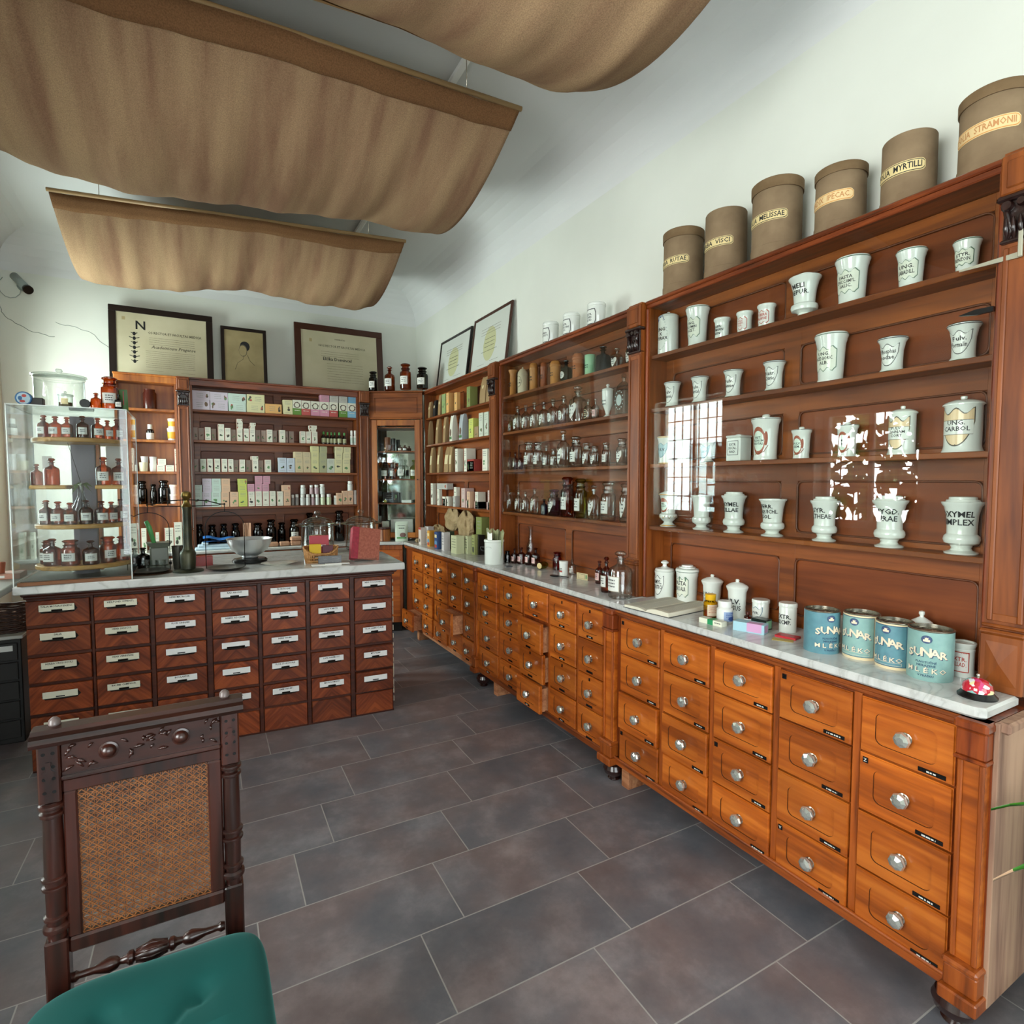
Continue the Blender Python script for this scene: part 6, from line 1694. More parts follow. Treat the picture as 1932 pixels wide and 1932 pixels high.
# beakers, brown bottle, spatula jar behind the balance
ZB2 = ZI
t = thing('storage_jar', 'grey-green square ceramic jar with flared rim behind the left pan', 'jar', (-.205, 3.80, ZI), .1)
q = MB(); q.box(-.045, .045, -.04, .04, .02, .125, 0, .006)
q.add([(-.045, -.04, .125), (.045, -.04, .125), (.045, .04, .125), (-.045, .04, .125), (-.062, -.055, .15), (.062, -.055, .15), (.062, .055, .15), (-.062, .055, .15)], [(0,1,5,4), (1,2,6,5), (2,3,7,6), (3,0,4,7), (4,5,6,7)], 0); q.box(-.05, .05, -.045, .045, 0, .02, 0, .004)
q.build('body', plain('grey_ceramic', '#6f7466', .4), t)
q = MB().tube([(-.02, -.02, .13), (-.045, -.02, .24), (-.06, -.02, .275)], [.011, .013, .011], 10); q.build('green_spatula', plain('green_plastic', '#57a05c', .35), t)
for i, (x, y) in enumerate(((-.262, 3.655), (-.195, 3.66))):
    tb_ = thing('glass_beaker', ('left small glass beaker standing behind the left pan', 'right small glass beaker standing behind the left pan')[i], 'beaker', (x, y, ZI)) 
    tb_.location = (x, 3.76-.0, ZI) if i == 0 else (x, 3.735, ZI)
    MB().lathe([(0, .003), (.024, 0), (.026, .004), (.026, .052), (.028, .056)], seg=24).build('body', G_CLEAR, tb_)
bottle('bottle', None, 'dark', -.285, 3.83, .034, .12, ZI, 'dark brown bottle beside the grey ceramic jar behind the scale', None, rz=0)
t = thing('metal_cup', 'dark metal measuring cup standing behind the balance column', 'cup', (-.108, 3.72, ZI))
MB().lathe([(0, .002), (.024, 0), (.026, .004), (.033, .13), (.035, .132), (.032, .131), (.024, .01), (0, .008)], seg=28).build('body', plain('dark_pewter', '#6a6860', .3, metal=.85), t)
pack('red_box', 'red box lying behind the balance column', 'box', [plain('red_plastic', '#8e1f16', .4), PAPER], .005, 3.80, ZI, .12, .06, .055, .05)
pack('paper_stack', 'stack of white papers with black print behind the column', 'paper', [PAPER, INK], -.165, 3.90, ZI, .12, .06, .035, .2, 0, lambda q, mp, w, h: plate(q, mp, .012, .008, *SH['rect'], 1, .001))
# --- far left: counter return, chest and basket
t = thing('side_table', 'side table with grey top and iron frame at the left edge of the photo', 'table', (0, 0, 0))
MB().box(-1.32, -.80, 3.30, 3.95, .905, .94, 0, .004).build('table_top', plain('grey_table_top', '#8f9691', .35), t)
tl_ = MB()
for x in (-1.30,): 
    for y in (3.33, 3.92): tl_.box(x-.02, x+.02, y-.02, y+.02, 0, .905)
tl_.box(-1.30, -.83, 3.40, 3.42, .86, .905); tl_.build('table_frame', IRON, t)
pack('wooden_tray', 'pinkish wooden tray with papers at the far left on the grey top', 'tray', [plain('pink_wood', '#c28a74', .6), PAPER], -.98, 3.80, .9405, .34, .14, .028, 0, 0, lambda q, mp, w, h: plate(q, mp, .03, .006, *SH['rect'], 1, .001, cu=.08))
tag(MB().lathe([(0, 0), (.020, 0), (.026, .055), (.024, .055), (.018, .005), (0, .005)], seg=20).build('copper_cup', plain('copper', '#b06a50', .35, metal=.6), None, (-.90, 3.78, .969)), 'small copper cup on the wooden tray at the left edge', 'cup')
t = thing('chest_of_drawers', 'black chest with white drawer labels left of the island', 'chest', (-1.06, 3.97, 0), 0)
MB().box(-.26, .19, 0, .40, 0, .58, 0, .004).build('carcass', plain('black_chest', '#141210', .5), t)
q = MB(); q.box(-.27, .20, -.012, .41, .58, .598, 0, .003); q.build('top_board', plain('pale_shelf', '#c9c8be', .5), t)
for i in range(5):
    f = MB().box(-.245, .175, -.008, .004, .03+.108*i, .128+.108*i, 0, .003).build('drawer', plain('black_drawer', '#1c1917', .45), t)
MB().box(.10, .155, -.0095, -.0085, .515, .545).build('paper_label', PAPER, t); MB().box(-.02, .06, -.0095, -.0085, .505, .55).build('paper_label', PAPER, t)
t = thing('wicker_basket', 'dark brown wicker basket on the black chest at the left edge', 'basket', (-.99, 4.12, .598))
q = MB(); WKD = plain('dark_wicker', '#4c3022', .6, col2='#2f1c14', scale=80, bump=.3)
for z in range(13):
    zz = .006+.011*z; q.tube([((.13+.01*z/12)*(abs(cos(a))**.5)*(1 if cos(a) > 0 else -1), (.09+.01*z/12)*(abs(sin(a))**.5)*(1 if sin(a) > 0 else -1), zz+.002*sin(12*a+z*PI)) for a in [2*PI*i/48 for i in range(48)]], .0062, 5, closed=True)
q.box(-.12, .12, -.08, .08, 0, .006); q.build('body', WKD, t)
tag(MB().lathe([(0, 0), (.05, 0), (.085, .03), (.09, .06), (.06, .10), (0, .11)], seg=24, sy=.7).build('bread_bag', plain('peach_bag', '#c99a80', .7), None, (-.98, 4.12, .604)), 'peach coloured paper parcel lying in the dark wicker basket', 'parcel')
# ================================================================ GOODS ON THE SHELVES
CC = dict(lilac='#c9bfcc', mint='#c3d6cb', cream='#d8d4a6', orange='#dfae6a', greenp='#5f8a34', redp='#b8504c', pinkp='#cf8ea6', bluep='#7fb4cf', pink='#c690a2', grey='#b9b8b0', blue='#6aa3c4', dim='#9c8478', white='#dedecd', pale='#c8cfbe',
          sky='#c3cfdb', beige='#cdbd98', straw='#d4d19a', sage='#a9ab84', peach='#d9b394', lime='#c3cc66', red='#9c3a30', olive='#7f8a4c', kraft='#9c8058', black='#1c1a18', green='#8fa56a', silver='#a9b2b6', pinkl='#cdb3ac')
CN = dict(lilac='lilac', mint='mint green', cream='cream', orange='orange', greenp='green', redp='red', pinkp='pink', bluep='light blue', pink='rose pink', grey='grey', blue='blue', dim='dull brownish', white='white', pale='pale', sky='bluish white', beige='beige', straw='straw yellow', sage='sage green', peach='peach', lime='lime green', red='dark red', olive='olive', kraft='kraft brown', black='black', green='green', silver='silver', pinkl='pale pink')
def cmat(c): return plain('carton_'+c, CC[c], .55)
PR = [plain('print_green', '#5f8a5a', .6), plain('print_brown', '#6f5a48', .6), plain('print_grey', '#8d9288', .6), plain('print_red', '#b4564a', .6), plain('print_dark', '#3a3c34', .6)]
def carton_art(q, w, h, c, seed):
    r = random.Random(seed); mp = flat_map(0, 0, h/2)
    edge = 3 if c in ('white', 'dim', 'peach') else None
    if c.endswith('p'):
        plate(q, mp, w*.5, h*.28, *SH['rect'], 6, .0004, cw=h*.22)
        plate(q, mp, w*.36, w*.36, *SH['oval'], 2, .0008, cw=h*.16); plate(q, mp, w*.26, w*.26, *SH['oval'], 6, .0012, cw=h*.16)
        for k in range(5): a = 2*PI*k/5+r.random(); plate(q, mp, w*.09, w*.06, *SH['oval'], 5, .0014, cu=w*.33*cos(a), cw=h*.16+w*.33*sin(a), n=5)
        strokes(q, mp, -w*.3, w*.3, -h*.2, h*.05, 6, seed=seed)
    elif w > h*1.3:
        u = r.choice((-1, 1))*w*.33
        for k in range(4): plate(q, mp, w*.07*r.uniform(.5, 1.2), h*.2*r.uniform(.5, 1), *SH['oval'], r.choice((1, 2, 4, 5)), .0005+.0002*k, cu=u+r.uniform(-.05, .05)*w, cw=r.uniform(-.2, .2)*h, n=6)
        for k in range(3): strokes(q, mp, -w*.15-u*.3, w*.22-u*.3, h*(.2-.2*k), h*.05, 3, seed=seed+k)
    elif h > w*1.25:
        cz = -h*.12
        for k in range(r.choice((2, 3, 4))): plate(q, mp, w*.17*r.uniform(.5, 1.1), h*.07*r.uniform(.5, 1.2), *SH['oval'], r.choice((1, 1, 2, 5)), .0005+.0002*k, cu=r.uniform(-.18, .18)*w, cw=cz+r.uniform(-.1, .1)*h, n=6)
        for k in range(3): strokes(q, mp, -w*.3, w*.3, h*(.38-.09*k), h*.03, 3, seed=seed+k)
        strokes(q, mp, -w*.3, w*.3, -h*.38, h*.025, 3, seed=seed+9)
    else:
        for k in range(3): strokes(q, mp, -w*.3, w*.3, h*(.25-.22*k), h*.06, 3, seed=seed+k)
    if c == 'white':
        for s_ in (-1,): q.add([mp(s_*w*.5, -h*.5, .0003), mp(s_*w*.5+w*.07, -h*.5, .0003), mp(s_*w*.5+w*.07, h*.5, .0003), mp(s_*w*.5, h*.5, .0003)], [(0, 1, 2, 3)], 4)
def carton(c, x0, x1, y, z0, z1, depth, label, group, rz=0.0, loc=None, seed=0, name='carton', cat='box'):
    w = x1-x0; h = z1-z0; q = MB(); q.box(-w/2, w/2, 0, depth, 0, h, 0, .0008); carton_art(q, w, h, c, seed)
    o = q.build(name, [cmat(c), *[PR[i] for i in (0, 1, 2, 3, 4)], cmat('white')], None, loc or ((x0+x1)/2, y, z0), rz)
    return tag(o, label, cat, group)
ROWN = {1: 'top', 2: 'second', 3: 'third', 4: 'bottom'}
ROWZ = {1: 2.045, 2: 1.790, 3: 1.523, 4: 1.222}
placed = []; tiers = {}
for row in (1, 2, 3, 4):
    items = sorted([e for e in EBOX if e[1] == row], key=lambda e: (e[4] > ROWZ[row]+.03, e[4] if e[4] > ROWZ[row]+.03 else 0, e[2]))
    base = ROWZ[row]; lastx = {}
    for e in items:
        c, _, x0, x1, z0, z1 = e; h = z1-z0
        if z0 < base+.035: z = base; tier = 0
        else:
            sup = [p for p in placed if p[0] == row and min(p[2], x1)-max(p[1], x0) > .2*(x1-x0) and p[3] <= z0+.03]
            tp = max([p[3] for p in sup], default=base); z = tp+.0002; tier = 1+sum(1 for _ in [0] if tp > base+.2) 
            tier = max([p[4] for p in sup], default=0)+1
        # keep neighbours of one tier apart
        for p in placed:
            if p[0] == row and p[3] > z+.002 and p[5] < z+h-.002:
                if p[1] < x0 < p[2]: x0 = p[2]+.0006
                if p[1] < x1 < p[2]: x1 = p[1]-.0006
        if x1-x0 < .012: continue
        top = z+h if tier == 0 else z+h
        if tier and abs(z0-z) < .03: top = z+max(.02, z1-z0)
        lim = {1: 2.262, 2: 2.024, 3: 1.768, 4: 1.501}[row]; top = min(top, lim)
        yy = 5.438+(.004 if c == 'dim' else 0)+(.02 if c == 'dim' else 0)
        placed.append((row, x0, x1, top, tier, z)); tiers.setdefault((row, tier), []).append((x0, x1, yy, z, top, c))
seed = 0
for (row, tier), lst in sorted(tiers.items()):
    lst.sort()
    for i, (x0, x1, yy, z, top, c) in enumerate(lst):
        seed += 13
        pos = ('standing' if tier == 0 else ('stacked' if tier == 1 else ('stacked higher' if tier == 2 else 'stacked topmost')))
        carton(c, x0, x1, yy, z, top, .055 if (x1-x0) < .07 else .085, '%s tea carton %s %s from left, %s shelf of the back wall case' % (CN[c], pos, ORD[min(i+1, 24)], ROWN[row]), 'tea cartons on the back wall shelves', seed=seed)
def lathed(name, label, cat, mats, segs, loc, group=None, rz=0.0, seg=16):
    t = thing(name, label, cat, loc, rz, group)
    for nm, prof, m_ in segs: MB().lathe(prof, seg=seg).build(nm, m_, t)
    return t
GRN = plain('cap_green', '#3f8a3a', .4); WPL = plain('white_plastic', '#dfe0da', .35)
BC = dict(grey=plain('bottle_grey', '#8d8a86', .4), white=plain('bottle_white', '#cfd5d0', .4), rose=plain('bottle_rose', '#b9a0a6', .4), green=plain('bottle_green', '#c6d2b0', .4), jar=WPL, wsp=WPL)
bn = {}
for (c, x, y, r, h, z0) in EBOT:
    row = min(ROWZ, key=lambda k_: abs(ROWZ[k_]-z0) if z0 < ROWZ[k_]+.02 else 9) if False else (2 if z0 > 1.6 else 4)
    up = z0 not in (1.79, 1.222)
    if up: z0 = 1.3245 if x < 1.2 else [p for p in placed if p[0] == 4 and p[1] < x < p[2]][-1][3]+.0003
    if not up and z0 == 1.222 and .8 < x < 1.1: h = .1022
    bn[(row, up)] = bn.get((row, up), 0)+1
    lab = '%s, %s from left %s shelf of back wall case' % ({'gcap': 'dark bottle with green cap', 'wsp': 'white spray bottle', 'jar': 'white jar with green print', 'grey': 'grey pill bottle', 'white': 'white pill bottle', 'rose': 'pinkish pill bottle', 'green': 'greenish white pill bottle'}[c], ORD[bn[(row, up)]], ('stacked on the %s' if up else 'on the %s') % ROWN[row])
    if c == 'gcap': segs = [('body', [(0,0),(r,0),(r,h*.55),(r*.5,h*.72),(r*.42,h*.76),(0,h*.76)], G_DARK), ('paper_label', [(r+.0005,h*.12),(r+.0006,h*.48)], plain('olive_label', '#a9ac86', .5)), ('cap', [(0,h*.761),(r*.5,h*.761),(r*.5,h*.98),(0,h)], GRN)]
    elif c == 'wsp': segs = [('body', [(0,0),(r,0),(r,h*.6),(r*.5,h*.68),(0,h*.68)], WPL), ('paper_label', [(r+.0005,h*.1),(r+.0006,h*.5)], plain('pale_green_label', '#b9c9bc', .5)), ('cap', [(0,h*.681),(r*.8,h*.681),(r*.8,h*.98),(0,h)], WPL)]
    else: segs = [('body', [(0,0),(r,0),(r*1.0,h*.66),(r*.7,h*.72),(0,h*.72)], BC[c]), ('cap', [(0,h*.721),(r*.86,h*.721),(r*.86,h*.98),(0,h)], WPL)]
    lathed('pill_bottle', lab, 'bottle', None, segs, (x, y, z0), 'small bottles on the back wall shelves')
for i, (x, y, r, h) in enumerate(EJAR):
    bottle('jar', 'rect' if i == 7 else None, 'black', x, y, r*.95, h, .868, 'black brown apothecary bottle, %s from left in the row on the back worktop' % ORD[i+1], 'dark bottles on the back worktop', rz=0)
KR = plain('kraft_peach', '#c4977a', .75, col2='#b3886b', scale=30)
pz = [.884, .868, .868, .868, .884, .868]
n_ = ['kraft packet lying on another packet behind the steel bowl', 'kraft packet lying flat on the worktop behind the steel bowl', 'kraft packet lying between bowl and labelled black bottle', 'kraft packet lying right of the middle one on the back worktop', 'kraft packet on top of another one behind the basket', 'kraft packet lying lowest behind the basket']
for i, ((x0, x1, z0, z1), lb) in enumerate(zip(EPK[:6], n_)):
    hh = .040; z = .868 if i not in (0, 4) else .868+.0402+.0003
    tag(MB().box(-(x1-x0)/2, (x1-x0)/2, -.03, .03, 0, hh, 0, .010).build('kraft_packet', KR, None, ((x0+x1)/2, 5.33, z), rnd.uniform(-.08, .08)), lb, 'packet', 'kraft packets on the back worktop')
q = MB(); q.grid(lambda u, v: (-.03+.06*u, -.012*(1-v)-.004*sin(8*u), .215*v), 6, 8); q.grid(lambda u, v: (-.03+.06*u, .012*(1-v)+.004*sin(8*u), .215*v), 6, 8)
tag(q.build('kraft_bag', KR, None, (.360, 5.33, .868)), 'upright open kraft paper bag behind the steel bowl', 'bag')
q = MB(); q.box(0, .31, 0, .12, 0, .022, 0, .006); q.box(.02, .29, .01, .11, .022, .045, 0, .006); q.box(.05, .10, .0, .1, .045, .065, 0, .006)
tag(q.build('paper_stack', plain('blue_white_paper', '#bcd0dc', .6), None, (-.035, 5.30, .868)), 'stack of bluish white papers on the back worktop behind the scale', 'paper')
q = MB(); q.grid(lambda u, v: (.24*u, .08*v, .03+.018*sin(PI*v)+.008*sin(9*u)-.02*u), 14, 6); q.grid(lambda u, v: (.24*u, .08*v, .004*sin(5*u)), 14, 6)
tag(q.build('blue_bag', plain('blue_plastic', '#2d64a4', .4), None, (.025, 5.30, .935)), 'crumpled blue bag lying on the paper stack on the back worktop', 'bag')
# cartons and tubs of the narrow pine case
fn = {}
for (k_, c, x, y, r, h, z0) in FCYL:
    SH_ = {2.03: 'top', 1.78: 'second', 1.522: 'third', 1.255: 'bottom'}
    up = z0 not in SH_; zz = z0
    if up: zz = {'yellow': 1.78+.1063, 'cup': 0}.get(c, 0) or (1.522+.0745 if (k_ == 'cup' and x < -.35) else (1.522+.0693 if k_ == 'cup' else (1.255+.0815 if x > -.3 else 1.255+.0925)))
    rowk = min(SH_, key=lambda a: abs(a-z0) if z0 >= a-.01 else 9); fn[(rowk, up)] = fn.get((rowk, up), 0)+1
    lb = '%s %s, %s from left %s the %s shelf of the pine case' % ({'plum': 'plum coloured', 'dropper': 'dark', 'yellow': 'white and yellow', 'cream': 'cream', 'white': 'white', 'black': 'black glass', 'mint': 'mint green'}[c], {'jar': 'jar', 'bottle': 'bottle', 'tub': 'tub', 'cup': 'cup'}[k_], ORD[fn[(rowk, up)]], 'stacked on' if up else 'on', SH_[rowk])
    if k_ in ('tub', 'cup'):
        bm_ = {'yellow': WPL, 'cream': plain('cup_cream', '#d8cdb0', .4), 'white': plain('cup_white', '#c9c2c0', .4), 'mint': plain('tub_mint', '#9fc4b4', .4)}[c]
        segs = [('body', [(0,0),(r*.86,0),(r*.94,h*.80),(0,h*.80)], bm_)]
        if k_ == 'tub': segs.append(('lid', [(0,h*.801),(r,h*.801),(r,h*.99),(0,h)], WPL if c != 'mint' else bm_))
        else: segs[0] = ('body', [(0,0),(r*.86,0),(r,h*.9),(r,h),(r*.9,h),(r*.8,h*.3),(0,h*.3)], bm_)
        if c == 'yellow': segs.append(('paper_label', [(r*.885,h*.15),(r*.95,h*.68)], plain('yellow_label', '#dba52c', .5)))
        lathed('cosmetic_tub', lb, k_, None, segs, (x, y, zz), 'goods on the pine shelves', seg=24)
    elif c == 'dropper': lathed('medicine_bottle', lb, 'bottle', None, [('body', [(0,0),(r,0),(r,h*.6),(r*.55,h*.7),(0,h*.7)], G_DARK), ('paper_label', [(r+.0005,h*.05),(r+.0006,h*.45)], PAPER), ('cap', [(0,h*.701),(r*.65,h*.701),(r*.65,h),(0,h)], WPL)], (x, y, zz), 'goods on the pine shelves')
    elif c == 'plum': lathed('storage_jar', lb, 'jar', None, [('body', [(0,0),(r,0),(r,h*.8),(r*.8,h*.9),(r*.8,h),(0,h)], plain('plum_glass', '#4a2018', .2))], (x, y, zz), 'goods on the pine shelves', seg=24)
    else: bottle('jar', None, 'black', x, y, r, h, zz, lb, 'goods on the pine shelves', rz=0)
for i, (x0, x1, z0, z1) in enumerate(FBOX):
    zb = (1.522+.0535 if i == 0 else 1.522) if i < 4 else .868; zt = {0: zb+.050}.get(i, z1 if i >= 4 else (zb+.053 if i < 3 else z1-.02))
    lb = (('small white carton on top of another on the third pine shelf', 'small white carton under another on the third pine shelf', 'small white carton right of the stack on the third pine shelf', 'tall white carton at the right end of the third pine shelf') + tuple('white carton standing %s from left on the worktop below the pine case' % ORD[j] for j in range(1, 6)))[i]
    if i in (1, 2): x1 = x1-.001
    carton('white', x0, x1, 5.44 if i < 4 else 5.34, zb, zt, .05, lb, 'goods on the pine shelves', seed=900+i)
# packages on the far open case of the right wall (their own frame: turned to face the room)
W_ = {}
for j, (k_, c, row, ya, yb, z0, z1) in enumerate(CBOX):
    base = ROWZ[row]; app = yb-ya; z = base; 
    up = z0 > base+.05
    if app > .12: w = max(.055, app-.14); d = min(.10, 1.95*((yb-w)/ya-1))
    else: w = app*.86; d = .085
    w = min(w, app-.002) ; d = max(.03, min(d, .085)); h = min(z1, {1: 2.25, 2: 2.02, 3: 1.765, 4: 1.498}[row])-(z0)
    if up:
        sup = [p for p in W_.get(row, []) if min(p[1], yb)-max(p[0], yb-w) > .004 and p[2] <= z0+.03]
        z = max([p[2] for p in sup], default=base)+.0004
    if not up: h = min(z1, 9)-base if row != 1 else min(h+.03, z1-base)
    h = min(h, {1: 2.255, 2: 2.02, 3: 1.765, 4: 1.498}[row]-z)
    top = z+h; W_.setdefault(row, []).append((yb-w, yb, top))
    lb = '%s %s, %s from left%s on the %s shelf of the far right case' % (CN[c], {'bag': 'paper bag', 'box': 'carton', 'pouch': 'foil pouch'}[k_], ORD[len(W_[row])], ' in the stack' if up else '', ROWN[row])
    loc = (1.945, yb-w/2, z)
    if k_ == 'box': carton(c, -w/2, w/2, 0, 0, h, d, lb, 'packages on the far right case', rz=RW, loc=loc, seed=300+j)
    else:
        q = MB(); lean = .02 if k_ == 'bag' else 0
        def side(u, v, s_): return (-w/2+w*u + lean*v, (d/2)*(1-s_*(1-.62*v**3)*(.92+.08*sin(PI*u))) , h*v*(1-.02*sin(PI*u)))
        q.grid(lambda u, v: side(u, v, 1), 8, 10); q.grid(lambda u, v: side(u, v, -1), 8, 10)
        q.add([side(0, 0, 1), side(1, 0, 1), side(1, 0, -1), side(0, 0, -1)], [(0, 1, 2, 3)], 0)
        for u_ in (0, 1):
            for jj in range(6): q.add([side(u_, jj/6, 1), side(u_, (jj+1)/6, 1), side(u_, (jj+1)/6, -1), side(u_, jj/6, -1)], [(0, 1, 2, 3)], 0)
        def mp(a, b_, off): 
            u = .5+a/w; v = .5+b_/h; p = side(u, v, 1); return (p[0], p[1]-off-.001, p[2])
        if k_ == 'bag': plate(q, mp, .014, .014, *SH['oval'], 1, .0008, n=8, cw=h*.12)
        if k_ == 'bag' and row == 3: plate(q, mp, w*.36, h*.18, *SH['rect'], 1, .0008, n=4)
        if k_ == 'pouch': plate(q, mp, w*.3, h*.14, *SH['oval'], 2, .0008, cw=-h*.15); plate(q, mp, w*.4, h*.05, *SH['rect'], 3, .0008, cw=-h*.36)
        o = q.build('paper_bag' if k_ == 'bag' else 'foil_pouch', [cmat(c), plain('sticker_cream', '#d8cba0', .6), PR[1], plain('print_green2', '#4c7a44', .6)], None, loc, RW)
        tag(o, lb, 'bag' if k_ == 'bag' else 'pouch', 'packages on the far right case')
# herb boxes on the far marble
mm = {'redwhite': ('#dccfc4', 'white and red'), 'white': ('#c9c4c2', 'plain whitish'), 'orange': ('#d99a3a', 'orange and yellow'), 'bluered': ('#2f4a7c', 'blue and red'), 'dkgreen': ('#2c3a24', 'dark green'), 'pale': ('#c9cba4', 'pale green'), 'olive': ('#a3a86a', 'olive green'), 'black': ('#1e1c18', 'black')}
used_ = []
for j, (k_, c, x, ya, yb, zt) in enumerate(CMAR):
    app = yb-ya; w = max(.05, app*.42); d = .055 if c != 'pale' else .07
    q = MB(); h = min(zt-.868, .155); y1 = yb; q.box(-w/2, w/2, 0, d, 0, h, 0, .001); mp = flat_map(0, 0, h/2)
    if c == 'redwhite': plate(q, mp, w*.5, h*.06, *SH['rect'], 2, .0006, cw=h*.44); plate(q, mp, w*.25, w*.25, *SH['oval'], 1, .0008, cw=-h*.25)
    elif c in ('orange', 'bluered'): plate(q, mp, w*.45, h*.14, *SH['oval'], 3, .0006, cw=-h*.15); plate(q, mp, w*.4, h*.1, *SH['oval'], 2, .0008, cw=-h*.33); plate(q, mp, w*.35, h*.09, *SH['rect'], 4, .001, cw=h*.25)
    else:
        for k2 in range(4): strokes(q, mp, -w*.35, w*.35, h*(.3-.15*k2), h*.04, 1, seed=j*7+k2)
        if c == 'olive': plate(q, mp, w*.3, h*.16, *SH['oval'], 1, .001, cw=-h*.25)
    o = q.build('herb_carton', [plain('hb_'+c, mm[c][0], .5), plain('print_dark', '#3a3c34', .6), plain('print_redd', '#b5402f', .5), plain('print_sky', '#5d8fb5', .5), CREAMP], None, (x, y1-w/2, .868), RW)
    tag(o, '%s herb carton standing %s from left on the far right marble' % (mm[c][1], ORD[j+1]), 'box', 'herb cartons on the far marble')
# crumpled kraft bags behind them
KB = plain('crumpled_kraft', '#a8906a', .8, col2='#8f7852', scale=20, bump=.2)
def crumple(label, loc, sx, sy, sz, seed, mat, name='kraft_bag', cat='bag'):
    r = random.Random(seed); ph = [r.uniform(0, 6) for _ in range(6)]
    def fn(u, v):
        a = 2*PI*u; b_ = PI*v; k_ = 1+.16*sin(3*a+ph[0])*sin(b_)+.12*sin(5*b_+ph[1]+2*a)+.08*sin(9*a+ph[2])
        return (sx*k_*cos(a)*sin(b_)**.7, sy*k_*sin(a)*sin(b_)**.7, sz*(1-cos(b_))*(1+.1*sin(4*a+ph[3]))*.5)
    return tag(MB().grid(fn, 22, 14, sm=False).build(name, mat, None, loc), label, cat)
crumple('crumpled kraft bag standing high behind the herb cartons, left', (1.98, 4.62, 1.00), .05, .12, .20, 1, KB)
crumple('crumpled pale kraft bag leaning behind the pale herb cartons', (1.96, 4.30, .96), .05, .12, .22, 2, KB)
crumple('flat kraft bag lying behind the red and white carton', (1.96, 4.92, .93), .05, .13, .10, 6, KB)
crumple('small kraft packet lying before the corner pouch', (1.80, 5.02, .868), .03, .05, .035, 5, KB, 'kraft_packet', 'packet')
for lb, loc, w, d, h, c in (('black carton lying under the leaning kraft bags', (1.965, 4.40, .868), .30, .06, .09, 'black'), ('black box lying under the left kraft bags', (1.97, 4.80, .868), .35, .06, .062, 'black'), ('tall olive carton standing behind the crock at the case edge', (1.97, 4.0, .868), .10, .07, .29, 'olive')):
    carton(c, -w/2, w/2, 0, 0, h, d, lb, None, rz=RW, loc=(loc[0]-d/2, loc[1], loc[2]), seed=77)
# corner counter: pouch and wooden jar
q = MB()
def ps(u, v, s_): return (-.06+.12*u, -s_*.022*(1-v**2)*(sin(PI*u)**.5 if 0 < u < 1 else 0), .19*v)
q.grid(lambda u, v: ps(u, v, 1), 10, 10); q.grid(lambda u, v: ps(u, v, -1), 10, 10)
mp = lambda a, b_, off: (a, ps(.5+a/.12, .5+b_/.19, 1)[1]-off-.0015, .095+b_)
plate(q, mp, .03, .022, *SH['oval'], 2, .001, cu=.012, cw=-.035, n=8); plate(q, mp, .045, .008, *SH['rect'], 1, .001, cw=-.062); strokes(q, mp, -.025, .03, .03, .010, 3, off=.001); strokes(q, mp, -.035, .035, .055, .005, 3, off=.001)
tag(q.build('foil_pouch', [plain('pouch_pale', '#c3d0bc', .35), plain('pouch_green', '#5f9a5a', .4), plain('pouch_brown', '#6b4438', .4), INK], None, (1.70, 5.22, .868), -.3), 'pale green standing pouch with brown picture in the back corner', 'pouch')
t = thing('wooden_jar', 'brown ribbed wooden jar with dark lid beside the pouch in the corner', 'jar', (1.560, 5.31, .868))
MB().lathe([(0, 0), (.052, 0), (.056, .004), (.056, .112), (.05, .115), (0, .115)], seg=14, flat=True).build('body', W_PLAIN, t); MB().lathe([(0, .1155), (.059, .1155), (.060, .118), (.058, .132), (0, .136)], seg=30).build('lid', W_MAHOR, t)
# corner cupboard content
dn = {}
for (k_, c, x, y, r, h, z0) in DIT:
    zz = {1.98: 1.9655, 1.75: 1.7355, 1.48: 1.4655}[z0]; dn[z0] = dn.get(z0, 0)+1
    u = (Vector((x, y))-P0).dot(dD.normalized()); p_ = P0+dD.normalized()*min(max(u, .09), wD-.09)+Vector((-dD.y, dD.x)).normalized()*.085
    # stay clear of each other
    lb = '%s %s, %s from left on the %s shelf inside the corner cupboard' % ({'smoke': 'smoky', 'dark': 'dark', 'brown': 'brown', 'black': 'black', 'amber': 'amber', 'clear': 'clear glass', 'olive': 'olive'}[c], {'jar': 'jar', 'bottle': 'bottle', 'cyl': 'cylinder box'}[k_], ORD[dn[z0]], {1.98: 'top', 1.75: 'second', 1.48: 'third'}[z0])
    h = min(h*1.0, {1.98: .062, 1.75: .20, 1.48: .235}[z0]); r = min(r, .040)
    if k_ == 'cyl': lathed('cylinder_box', lb, 'box', None, [('body', [(0,0),(r*.92,0),(r*.92,h*.96),(r*.9,h),(0,h)], W_PLAIN if c == 'brown' else BLACK)], (p_.x, p_.y, zz), 'things in the corner cupboard')
    else: bottle(k_ if k_ != 'cyl' else 'jar', 'rect' if c != 'dark' else None, c, p_.x, p_.y, r, h if h > .05 else .06, zz, lb, 'things in the corner cupboard', rz=aD)
nrm = Vector((-dD.y, dD.x)).normalized(); dn_ = dD.normalized()
def dput(u, v): p_ = P0+dn_*u+nrm*v; return p_.x, p_.y
x, y = dput(.17, .10); carton('black', -.075, .075, 0, 0, .10, .05, 'dark oblong case standing on the fourth shelf of the corner cupboard', None, rz=aD, loc=(x, y, 1.2325), seed=5)
x, y = dput(.34, .09); tag(MB().box(-.05, .05, -.03, .03, 0, .028, 0, .004).build('porcelain_tray', CER, None, (x, y, 1.2325), aD), 'small white tray on the fourth shelf of the corner cupboard', 'tray')
x, y = dput(.13, .06); tag(MB().lathe([(0, 0), (.012, .003), (.017, .015), (.012, .029), (0, .032)], seg=16).build('yellow_ball', plain('ball_yellow', '#c9c06a', .4), None, (x, y, 1.2325)), 'small yellow ball before the dark case in the corner cupboard', 'ball')
